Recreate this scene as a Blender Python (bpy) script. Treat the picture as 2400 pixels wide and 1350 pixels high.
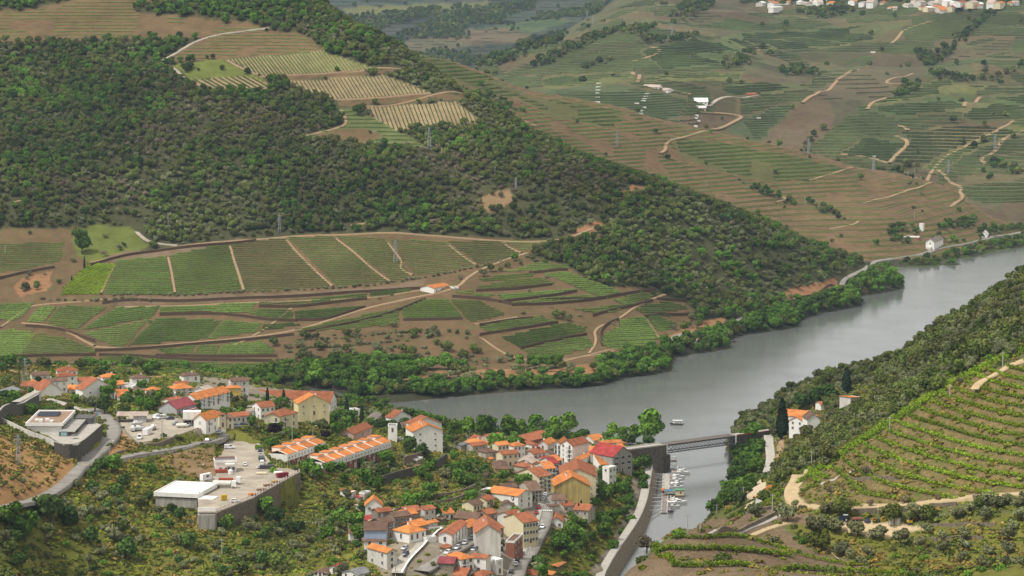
import bpy,math,random
import numpy as np

for _o in list(bpy.data.objects):
    bpy.data.objects.remove(_o)
C=bpy.context.scene.collection
SC=bpy.context.scene

# ------------------------------------------------------------------ camera
FPX=6500.0                       # focal length in pixels of the 2400 px wide photograph
HC=265.0                         # camera height above the river
TH=math.atan(775.0/FPX)        # downward pitch
cam_d=bpy.data.cameras.new('camera')
cam_d.sensor_width=36.0
cam_d.lens=36.0*FPX/2400.0
cam_d.clip_start=1.0
cam_d.clip_end=20000.0
cam=bpy.data.objects.new('camera',cam_d)
C.objects.link(cam)
cam.location=(0,0,HC)
cam.rotation_euler=(math.pi/2-TH,0,0)
SC.camera=cam

# ------------------------------------------------------------------ daylight (bright overcast)
SUN_EL,SUN_AZ=math.radians(58),math.radians(-120)   # azimuth measured from +Y towards +X
w=bpy.data.worlds.new('World')
SC.world=w
w.use_nodes=True
nt=w.node_tree
nt.nodes.clear()
o_=nt.nodes.new('ShaderNodeOutputWorld')
bg=nt.nodes.new('ShaderNodeBackground')
sky=nt.nodes.new('ShaderNodeTexSky')
sky.sky_type='NISHITA'
sky.sun_disc=False
sky.sun_elevation=SUN_EL
sky.sun_rotation=SUN_AZ
sky.air_density=1.0
sky.dust_density=3.0
sky.ozone_density=1.0
hs=nt.nodes.new('ShaderNodeHueSaturation')
hs.inputs['Saturation'].default_value=0.3
hs.inputs['Value'].default_value=1.0
nt.links.new(sky.outputs[0],hs.inputs['Color'])
cl=nt.nodes.new('ShaderNodeMix')            # bright even cloud over the clear sky
cl.data_type='RGBA'
cl.inputs[0].default_value=0.72
cl.inputs[7].default_value=(6.6,6.45,6.15,1)
nt.links.new(hs.outputs[0],cl.inputs[6])
nt.links.new(cl.outputs[2],bg.inputs[0])
bg.inputs[1].default_value=0.15
nt.links.new(bg.outputs[0],o_.inputs[0])
sd=bpy.data.lights.new('sun','SUN')
sd.energy=3.0
sd.angle=math.radians(5)
sd.color=(1.0,0.96,0.9)
sun=bpy.data.objects.new('sun',sd)
C.objects.link(sun)
from mathutils import Vector,Matrix,Euler
_sv=Vector((math.sin(SUN_AZ)*math.cos(SUN_EL),math.cos(SUN_AZ)*math.cos(SUN_EL),math.sin(SUN_EL)))
sun.rotation_euler=(-_sv).to_track_quat('-Z','Y').to_euler()
SC.view_settings.view_transform='Standard'
SC.view_settings.look='None'
SC.view_settings.exposure=0.12
SC.view_settings.gamma=1.0
SC.view_settings.use_curve_mapping=False
SC.render.film_transparent=False
SC.cycles.max_bounces=6
SC.cycles.diffuse_bounces=2
SC.cycles.glossy_bounces=2
SC.cycles.transmission_bounces=2
SC.cycles.volume_bounces=0
SC.cycles.use_adaptive_sampling=True

rng=np.random.default_rng(7)
rnd=random.Random(11)

# ------------------------------------------------------------------ pixel <-> place
CT,ST=math.cos(TH),math.sin(TH)
def raydir(u,v):
    a=(np.asarray(u,float)-1200.0)/FPX
    b=(675.0-np.asarray(v,float))/FPX
    X=a
    Y=CT+b*ST
    Z=-ST+b*CT
    return X/Y,Z/Y            # per metre of y
def proj(x,y,z):
    dz=z-HC
    dep=y*CT-dz*ST
    up=y*ST+dz*CT
    return 1200.0+FPX*x/dep,675.0-FPX*up/dep
def at_dist(u,v,D):
    a,b=raydir(u,v)
    return (float(a*D),float(D),float(HC+b*D))
def at_level(u,v,z):
    a,b=raydir(u,v)
    D=(z-HC)/b
    return (float(a*D),float(D),float(z))

# ------------------------------------------------------------------ relief: six thin-plate layers joined by their maximum
class Layer:
    def __init__(self,pts,lam=2e-5):
        P=np.array(pts,float)
        self.X=P[:,:2]/1000.0
        n=len(P)
        r=np.linalg.norm(self.X[:,None]-self.X[None],axis=2)
        K=np.where(r>0,r*r*np.log(np.maximum(r,1e-9)),0)+lam*np.eye(n)
        Q=np.c_[np.ones(n),self.X]
        A=np.zeros((n+3,n+3))
        A[:n,:n]=K; A[:n,n:]=Q; A[n:,:n]=Q.T
        self.c=np.linalg.solve(A,np.r_[P[:,2],0,0,0])
    def __call__(self,x,y):
        x=np.asarray(x,float)/1000.0; y=np.asarray(y,float)/1000.0
        out=self.c[-3]+self.c[-2]*x+self.c[-1]*y
        for i in range(len(self.X)):
            r2=(x-self.X[i,0])**2+(y-self.X[i,1])**2
            out=out+self.c[i]*0.5*r2*np.log(np.maximum(r2,1e-12))
        return out

def P(*rows):
    out=[]
    for r in rows:
        if r[2]=='w':
            out.append(at_level(r[0],r[1],r[3] if len(r)>3 else 0.0))
        elif r[2]=='z':
            out.append(at_level(r[0],r[1],r[3]))
        else:
            out.append(at_dist(r[0],r[1],r[2]))
    return out
def G(*rows):      # hidden places: (pixel column, distance, height)
    return [((r[0]-1200.0)/FPX*r[1],r[1],r[2]) for r in rows]

shoreA=[(-400,885),(-100,885),(300,890),(650,905),(900,942),(1100,925),(1400,903),(1560,872),(1700,818),(1850,770),(2020,712),(2045,690)]
A_=P(*[(u,v,'w',0.3) for u,v in shoreA])
A_+=G(*[(u,HC*FPX/(v+100)-45,-9) for u,v in shoreA])
A_+=P((-400,850,1800),(0,850,1790),(400,850,1790),(800,850,1780),(-400,760,1870),(0,760,1865),(300,760,1865),(-400,620,1970),(0,620,1960),(0,540,2010),        (300,560,2010),(700,550,2010),(1000,555,2005),(1200,570,2000),(1025,680,1900),(600,700,1890),(300,700,1890),(600,800,1830),(1000,790,1830),(1200,850,1785),        (1400,780,1850),(1200,720,1870),(1400,620,1960),(1400,530,2020),(1600,750,1935),(1700,700,2010),(1700,600,2080),(1850,660,2090),(1950,660,2165),        (0,0,2400),(300,0,2410),(-400,0,2420),(300,150,2300),(0,150,2280),(-400,200,2250),(0,350,2130),(300,350,2130),(600,350,2130),(600,250,2210),(600,120,2310),        (900,250,2215),(900,400,2080),(1200,430,2070),(300,450,2070),(-400,420,2090),(600,450,2070),(1050,330,2140),(750,60,2350))
ridgeA=[(720,0,2400),(900,103,2330),(1060,205,2260),(1200,290,2200),(1350,370,2150),(1500,440,2110),(1700,503,2130),(1850,560,2170),(2000,610,2240),(2040,626,2262)]
A_+=P(*ridgeA)
for u,v,D in ridgeA:
    z=at_dist(u,v,D)[2]
    A_+=G((u,D+120,z-22),(u,D+300,max(z-90,-25)),(u,D+800,-40))
A_+=G((0,2600,262),(400,2600,255),(-400,2600,262),(0,3000,190),(500,3000,120),(-400,3000,200),(0,3600,0),(-500,3600,0),(600,3600,-20),(2110,2330,-14),(2200,2400,-30),(2300,2700,-60),(2500,2400,-60))

shoreB=[(2045,690),(2070,672),(2120,650),(2200,622),(2300,598),(2400,578),(2600,545),(2900,505)]
B_=P(*[(u,v,'w',0.3) for u,v in shoreB])
B_+=G(*[(u,HC*FPX/(v+100)-60,-10) for u,v in shoreB])
B_+=P((2100,615,2400),(2100,560,2480),(2100,500,2560),(2100,430,2700),(1900,450,2640),(1700,400,2650),(1400,380,2560),(1100,200,2620),(1200,280,2560),(2200,560,2510),(2350,560,2570),(1950,560,2460),(1800,500,2540))
ridgeB=[(850,90,2690),(907,101,2690),(1000,130,2690),(1067,143,2690),(1133,168,2700),(1233,212,2700),(1300,225,2700),(1367,240,2700),(1467,261,2710),(1608,300,2730),(1700,322,2740),(1796,338,2750),(1880,359,2760),(1962,380,2760),(2050,400,2770),(2150,419,2780),(2190,430,2790)]
B_+=P(*ridgeB)
for u,v,D in ridgeB:
    z=at_dist(u,v,D)[2]
    B_+=G((u,D+110,z-20),(u,D+320,max(z-75,-20)),(u,D+1200,-40))
B_+=G((2350,2700,15),(2350,2900,5),(2500,2900,-20),(2700,2800,-20),(800,2400,120),(400,2500,100),(2300,4000,-60),(1800,2250,-25),(1500,2300,-10),(0,1700,-60),(600,1700,-60),(-500,1700,-60),(0,2200,0),(1100,1600,-60),(1100,2100,0),(-500,2300,0),(600,1200,-60),(2000,1900,-60))

C_=P((2400,575,'w',0),(2200,620,'w',0),(2650,536,'w',0),(2400,560,2600),(2400,500,2700),(2200,545,2560),(2650,500,2720),(2400,400,2850),(2250,450,2760),(2400,300,3100),(2700,300,3150),(2400,200,3400),(2400,100,3800),(2400,0,4300),(2700,0,4300),(2400,-80,5000),(2800,-80,5000),       (2100,385,2990),(1950,370,3000),(1900,340,3060),(1700,305,3080),(1500,250,3050),(1300,215,3100),(1200,190,3150),(1600,200,3250),(1700,240,3170),(1900,200,3350),(2100,250,3230),(2000,100,3900),(1700,100,3800),(1700,0,4500),(2200,0,4450),(1950,0,4450),(1400,100,3900),(1400,150,3500),(2200,200,3420),(2200,340,3040),(2100,300,3110),(2250,120,3780))
C_+=G((2400,2480,-12),(2200,2340,-14),(2650,2620,-14),(1900,2900,10),(2050,2870,15),(1600,2880,50),(1300,2900,60),(1800,2600,-50),(1400,2600,-40),(2100,2500,-20))
edgeC=[(1133,164,3650),(1260,117,3850),(1350,57,4200),(1450,0,4700),(1560,-50,5200)]
C_+=P(*edgeC)
for u,v,D in edgeC:
    z=at_dist(u,v,D)[2]
    C_+=G((u-60,D+150,z-35),(u-200,D+400,z-130),(u-500,D+500,-60))
C_+=G((1000,3300,40),(900,3500,-10),(1500,6500,220),(2000,6000,250),(2600,6500,260),(1100,6500,-20))

D_=P((1140,172,4900),(1000,130,5000),(800,50,5400),(1000,0,5800),(1300,0,5800),(1300,90,5200),(1150,80,5350),(600,0,5800),(900,70,5300),(1500,40,5500))
D_+=G((1140,4500,20),(900,4600,30),(500,4800,60),(1600,5000,40),(2400,5000,60),(1000,7000,300),(1800,7000,270),(0,5000,60),(-500,7000,250),(2800,7500,220),(1000,3800,-60),(2000,4000,-60),(0,3800,-60))

shoreT=[(-400,960),(0,960),(400,955),(650,948),(850,950),(950,972),(1050,1005),(1200,1025),(1350,1038),(1450,1042),(1545,1052)]
T_=P(*[(u,v,'w',0.5) for u,v in shoreT])
T_+=G(*[(u,HC*FPX/(v+100)+40,-9) for u,v in shoreT])
pin=[(1572,1085),(1540,1110),(1524,1150),(1512,1215),(1480,1285),(1438,1350),(1390,1440)]
T_+=P(*[(u,v,'w',-4) for u,v in pin])+P(*[(u+45,v,'w',-9) for u,v in pin])+P(*[(u-22,v-8,'z',6) for u,v in pin[1:]])
T_+=P((1400,1050,'z',10),(1200,1042,'z',10),(1060,1042,'z',12),(1470,1080,'z',9),(1490,1120,'z',6.5),(1300,1080,'z',13),(1290,1150,'z',16),(1255,1230,'z',20),(1200,1345,'z',26),        (1400,1150,'z',9),(1400,1230,'z',10),(1330,1300,'z',14),(1150,1180,'z',28),(1000,1120,'z',32),(1000,1075,'z',27),(950,1280,'z',38),(1050,1250,'z',33),(1100,1330,'z',31),        (740,1095,'z',33),(900,1062,'z',30),(1000,1030,'z',22),(700,980,'z',33),(500,960,'z',42),(300,950,'z',47),(100,930,'z',44),(300,905,'z',36),(100,900,'z',38),(600,925,'z',28),        (780,965,'z',18),(900,990,'z',16),(350,1010,'z',50),(430,1000,'z',50),(480,990,'z',49),(580,1110,'z',41),(560,1060,'z',41),(480,1135,'z',41),(380,1190,'z',37),(430,1197,'z',35.5),(463,1201,'z',35),(345,1172,'z',40),(640,1090,'z',41),(600,1150,'z',40),(700,1172,'z',31),(620,1190,'z',32),(500,1250,'z',34),(508,1243,'z',34.5),(455,1225,'z',35),(400,1200,'z',37),(600,1210,'z',32.5),        (250,1000,'z',50),(200,1090,'z',52),(30,1190,'z',58),(130,1010,'z',60),(60,1060,'z',62),(-150,1000,'z',74),(0,1000,'z',65),(190,1092,'z',51.5),(150,1080,'z',57),(300,1200,'z',42),(100,1300,'z',40),(400,1300,'z',32),        (0,1350,'z',42),(600,1300,'z',28),(800,1345,'z',30),(820,1160,'z',30),(400,1120,'z',41),(400,1066,'z',46),(460,1052,'z',45),(500,1044,'z',44.5),(330,1080,'z',48),(-200,1200,'z',72),(-400,1050,'z',80),(-200,1350,'z',60),(-200,930,'z',48))
T_+=G((-300,1550,37),(0,1550,34),(200,1552,34),(400,1552,33),(560,1552,29))
T_+=G((0,850,40),(600,850,25),(1100,850,25),(-600,850,70),(0,600,40),(900,600,20),(-600,600,60),(1500,1000,-25),(1600,900,-40),(1700,1300,-30),(1900,1500,-40),(1700,600,-60),(2500,1000,-120),(1300,2000,-40),(0,1900,-30))

R_=P(*[(u,v,'w',0) for u,v in [(1716,1092),(1690,1160),(1665,1215),(1718,1015),(1850,962)]])
R_+=G((1680,1460,-8),(1660,1380,-8),(1640,1300,-8),(1700,1570,-8),(1850,1690,-8),(2050,1760,-8),(2300,1850,-8),(2600,1900,-8),(1600,1500,-30))
R_+=P((1800,1050,'z',12),(1810,1112,'z',13),(1765,1160,'z',13),(1740,1010,'z',9),(1880,990,'z',20),(1930,960,'z',24),(2010,925,'z',32),(2000,1000,'z',50),(2200,850,'z',78),(2400,652,'z',112),(2400,760,'z',106),        (2200,772,'z',66),(2050,860,'z',40),(1900,1080,'z',42),(1960,890,'z',22),(2300,720,'z',90),(2600,560,'z',140),(1700,1190,'z',22),(1830,1140,'z',40))
R_+=P((1850,1150,1010),(1800,1180,1000),(1740,1210,985),(2000,1050,1022),(2100,985,1030),(2200,920,1040),(2310,870,1035),(2400,828,1030),(2600,730,1040),        (1860,1185,982),(2000,1192,947),(2200,1180,938),(2400,1160,928),(2600,1150,920),(2400,1000,975),(2200,1100,966),(2000,1120,985),(2400,900,1005),(2200,1000,1005),(2600,900,990),        (2000,1300,905),(2000,1350,875),(2200,1300,890),(2400,1300,872),(2400,1220,905),(2600,1250,880),(2000,1235,938),(2150,1235,932),(1600,1335,850),(1750,1256,925),(1700,1232,945),(1850,1290,915),(1640,1245,930),(1460,1347,842),(1590,1258,908),(1750,1340,860),(1520,1300,880))
R_+=G((1420,880,40),(1520,960,40),(1600,1010,35),(1660,1100,12),(1640,1180,-4),(1380,980,-5),(1500,1100,-15),(1300,850,20),(1200,1000,-20),(1700,700,88),(2400,700,110),(2000,780,88),(1300,700,60),(900,800,-20),(600,1000,-80),(2000,500,110),(2600,500,130),(1400,500,90),(1000,500,10),(0,600,-40),(2900,1100,150),(2900,1500,110),(2400,1560,40),(2100,1620,10),(2000,2200,-80),(1500,1900,-60),(2700,2300,-60))

LAYERS=[Layer(x) for x in (A_,B_,C_,D_,T_,R_)]
LA,LB,LC,LD,LT,LR=range(6)

def vnoise(x,y,s,seed=0):
    """smooth value noise in -1..1"""
    x=np.asarray(x,float)/s; y=np.asarray(y,float)/s
    xi=np.floor(x).astype(np.int64); yi=np.floor(y).astype(np.int64)
    fx=x-xi; fy=y-yi
    fx=fx*fx*(3-2*fx); fy=fy*fy*(3-2*fy)
    def h(a,b):
        n=(a*374761393+b*668265263+seed*974711)&0xffffffff
        n=((n ^ (n >> 13))*1274126177)&0xffffffff
        return ((n ^ (n >> 16))&0xffff)/32767.5-1.0
    return (h(xi,yi)*(1-fx)+h(xi+1,yi)*fx)*(1-fy)+(h(xi,yi+1)*(1-fx)+h(xi+1,yi+1)*fx)*fy

# ------------------------------------------------------------------ the relief grid: fans out from the viewpoint
NA=860
R1=np.geomspace(560,1560,560)[:-1]
R2=np.geomspace(1560,2850,400)[:-1]
R3=np.geomspace(2850,7200,300)
RR=np.r_[R1,R2,R3]
NR=len(RR)
TA=np.linspace(-0.245,0.245,NA)          # x / y
GY=np.repeat(RR[:,None],NA,1)
GX=GY*TA[None]
HL=np.stack([L(GX,GY) for L in LAYERS])
# ------------------------------------------------------------------ land use, drawn where it lies (polygons in photograph pixels)
def inpoly(u,v,poly):
    p=np.array(poly,float)
    m=(u>=p[:,0].min())&(u<=p[:,0].max())&(v>=p[:,1].min())&(v<=p[:,1].max())
    out=np.zeros(u.shape,bool)
    if not m.any():
        return out
    uu=u[m]; vv=v[m]
    c=np.zeros(uu.shape,bool)
    n=len(p)
    for i in range(n):
        x1,y1=p[i]; x2,y2=p[(i+1)%n]
        if y1==y2:
            continue
        t=((y1>vv) != (y2>vv))&(uu<(x2-x1)*(vv-y1)/(y2-y1)+x1)
        c ^= t
    out[m]=c
    return out

def visible(GZ_,tol=3.0):
    """vertex sees the viewpoint (running maximum of the slope along each spoke)"""
    s=(GZ_-HC)/GY
    run=np.maximum.accumulate(s,0)
    return s>=run-tol/GY

GZ=HL.max(0)
GL=HL.argmax(0)
GZ=np.clip(GZ,-12,330)
# soft folds and hummocks, on the two wooded hills and beyond
_w=np.clip((GZ-8)/40,0,1)*(GL != LT)*(GL != LR)
GZ=GZ+_w*(3.2*vnoise(GX,GY,90,1)+2.0*vnoise(GX,GY,38,2))*np.where((GL==LC)|(GL==LD),1.6,0.8)
GZ=GZ+np.where(GL==LC,np.clip((GZ-25)/60,0,1)*(13*vnoise(GX,GY,210,12)+6*vnoise(GX+.6*GY,GY,95,13)),0)
GZ=GZ+np.where(GL==LD,14*vnoise(GX,GY,300,3),0)
GZ=np.where((GL==LT)&(GZ>4),GZ+0.5*vnoise(GX,GY,18,5),GZ)
U,V=proj(GX,GY,GZ)
U0,V0=U,V
VIS=visible(GZ)

# (name, layers, polygon)
SOIL_A=[(0,540),(200,535),(215,615),(420,578),(660,553),(800,548),(1000,552),(1290,566),(1400,528),(1412,545),(1310,568),(1230,600),(1330,622),(1400,672),(1500,672),(1540,700),(1600,705),(1640,740),(1640,780),(1560,800),(1540,820),(1400,856),(1250,856),(1200,866),(900,858),(800,850),(690,856),(640,878),(430,884),(230,884),(0,884)]
VINE_A={ 'a':[([(208,619),(268,621),(236,690),(146,692),(150,675)],(100,-42),1.25),([(276,612),(388,603),(406,690),(243,691)],(100,1),.95),([(400,600),(533,573),(566,683),(416,690)],(100,-8),1.0),       ([(542,572),(664,560),(774,672),(576,683)],(100,2),.8),([(675,558),(780,556),(908,660),(788,671)],(100,3),.75),([(790,556),(903,562),(938,612),(962,646),(921,661)],(100,6),.6),       ([(915,563),(1042,567),(1112,620),(1035,640),(975,645),(945,612)],(100,8),.75),([(1050,567),(1170,565),(1218,594),(1192,605),(1122,620)],(100,4),.85),([(1180,565),(1289,568),(1273,581),(1226,592)],(100,4),.75),       ([(0,714),(78,712),(54,741),(32,752),(0,749)],(100,-4),1),([(89,721),(133,719),(103,757),(65,753)],(100,6),1),([(142,719),(249,721),(179,773),(108,759)],(100,8),1),([(271,723),(374,719),(352,746),(260,763),(195,773)],(100,-14),1),       ([(198,782),(347,750),(292,814),(271,814),(222,795)],(100,-4),1),([(368,746),(517,752),(482,795),(303,811)],(100,-3),1.05),([(525,752),(612,760),(601,779),(488,795)],(100,-5),1),([(618,763),(688,759),(704,763),(607,779)],(100,-6),1),       ([(379,719),(509,716),(496,733),(374,734)],(100,-3),1),([(515,714),(601,709),(585,736),(498,733)],(100,-2),.9),([(607,709),(726,700),(723,717),(612,719)],(100,-6),.85),([(731,700),(861,687),(856,700),(731,717)],(100,-10),.9),([(867,684),(986,678),(921,692),(867,699)],(100,-9),.9),       ([(585,736),(607,725),(688,730),(685,749),(623,746)],(100,3),1),([(693,730),(856,717),(802,736),(748,750),(693,749)],(100,-8),1),([(693,774),(932,723),(932,763),(704,779)],(100,-16),1.05),([(943,722),(1002,702),(1046,702),(1083,744),(945,748)],(100,-2),1.05),       ([(1056,703),(1127,709),(1186,738),(1110,755),(1094,749)],(100,6),1.05),([(368,820),(460,811),(447,832),(390,830)],(100,-4),1.05),([(466,811),(517,809),(504,833),(452,833)],(100,0),1.05),([(524,809),(612,801),(645,825),(634,832),(509,833)],(100,-1),1.05),       ([(249,835),(433,847),(412,878),(233,874)],(100,3),1.05),([(436,849),(490,849),(477,874),(417,876)],(100,0),1),([(494,851),(612,852),(612,866),(487,871)],(100,0),1),([(0,782),(27,774),(87,782),(49,831),(0,838)],(100,2),1.05),([(95,783),(157,795),(222,820),(222,828),(51,831)],(100,8),1.05),       ([(1172,639),(1234,626),(1249,636),(1181,640)],(100,-6),1.1),([(1229,625),(1260,616),(1330,622),(1334,629),(1269,636),(1251,639)],(100,0),1.1),([(1120,657),(1159,649),(1251,642),(1247,651),(1137,661)],(100,-7),1.1),([(1116,675),(1194,657),(1260,651),(1299,664),(1194,677),(1129,680)],(100,-8),1.1),       ([(1277,644),(1334,638),(1387,660),(1444,679),(1452,688),(1417,701),(1382,688),(1321,662)],(100,4),1.1),([(1168,692),(1260,684),(1352,679),(1295,692),(1194,706),(1177,703)],(100,-8),1.05),([(1059,684),(1098,682),(1159,692),(1142,699)],(100,8),1),([(1203,710),(1269,701),(1374,690),(1404,699),(1295,712),(1225,712)],(100,-7),1.05),       ([(1339,725),(1400,721),(1461,712),(1468,719),(1444,732),(1382,734)],(100,-5),1.05),([(1439,706),(1505,684),(1531,695),(1522,701),(1470,719)],(100,-16),1.1),([(1492,727),(1514,714),(1571,708),(1619,723),(1566,732),(1514,740)],(100,0),1.1),([(1514,741),(1544,741),(1584,758),(1584,769),(1544,780)],(100,2),1.1),       ([(1544,738),(1627,730),(1632,736),(1566,744)],(100,-8),1.1),([(1452,752),(1509,743),(1544,793),(1514,811),(1435,819),(1409,806),(1417,784),(1452,767)],(100,-4),1.1),([(1124,767),(1181,754),(1256,743),(1308,754),(1225,769),(1155,784)],(100,-9),1.1),       ([(1177,793),(1260,771),(1330,758),(1374,769),(1365,782),(1295,797),(1221,815)],(100,-12),1.1),([(1229,822),(1295,802),(1374,791),(1391,813),(1356,824),(1286,839),(1242,830)],(100,-11),1.1),([(0,575),(150,568),(140,612),(60,632),(0,645)],(100,2),.5)]}
ROWS_TOP=[ ([(532,137),(600,133),(757,119),(800,135),(850,152),(888,162),(800,170),(700,176),(612,180),(575,160)],(60,78),8.5,'g'), ([(440,188),(560,179),(600,184),(645,203),(640,210),(580,207),(500,208),(470,203)],(70,40),9,'g'), ([(664,192),(900,176),(960,198),(1008,218),(900,228),(790,234),(720,215)],(50,80),9,'t'), ([(857,250),(1073,237),(1098,262),(1133,285),(1128,290),(1000,300),(930,307),(905,292),(870,272)],(34,90),9.5,'t')]

CLS={}
def cls(name,col,stripe=0.0,fine=0.25):
    CLS[name]=(len(CLS),np.array(col,float),stripe,fine)
cls('forest',(.062,.063,.027)); cls('brownterr',(.15,.094,.05),.2); cls('ctile',(.112,.098,.048),.3); cls('blue',(.05,.06,.045),.2)
cls('grass',(.15,.145,.028)); cls('scrub',(.115,.12,.04)); cls('soil',(.14,.082,.046),.1); cls('vinesoil',(.125,.083,.045)); cls('tanrows',(.27,.205,.11)); cls('lightgreen',(.12,.14,.032))
cls('path',(.55,.44,.30)); cls('orange',(.27,.14,.07)); cls('dry',(.31,.175,.075)); cls('straw',(.22,.145,.075)); cls('yellowgreen',(.16,.15,.028)); cls('dirt',(.24,.20,.15)); cls('sand',(.52,.40,.24))
cls('terr',(.15,.112,.05),0,.6); cls('rubble',(.155,.108,.066),0,.65); cls('olive',(.15,.14,.03)); cls('cgreen',(.10,.118,.045),.3); cls('cdark',(.07,.095,.042),.3); cls('cbrown',(.115,.088,.052),.35); cls('cyellow',(.125,.125,.045),.4)
cls('colive',(.135,.115,.052),.2); cls('terrgreen',(.12,.13,.05),.8); cls('bank',(.17,.115,.075)); cls('bgreen',(.105,.095,.038),.4); cls('stonewall',(.30,.25,.19))
GC=np.select([GL==LA,GL==LB,GL==LC,GL==LD,GL==LT,GL==LR],[CLS[n][0] for n in ('forest','brownterr','ctile','blue','grass','scrub')])

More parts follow.
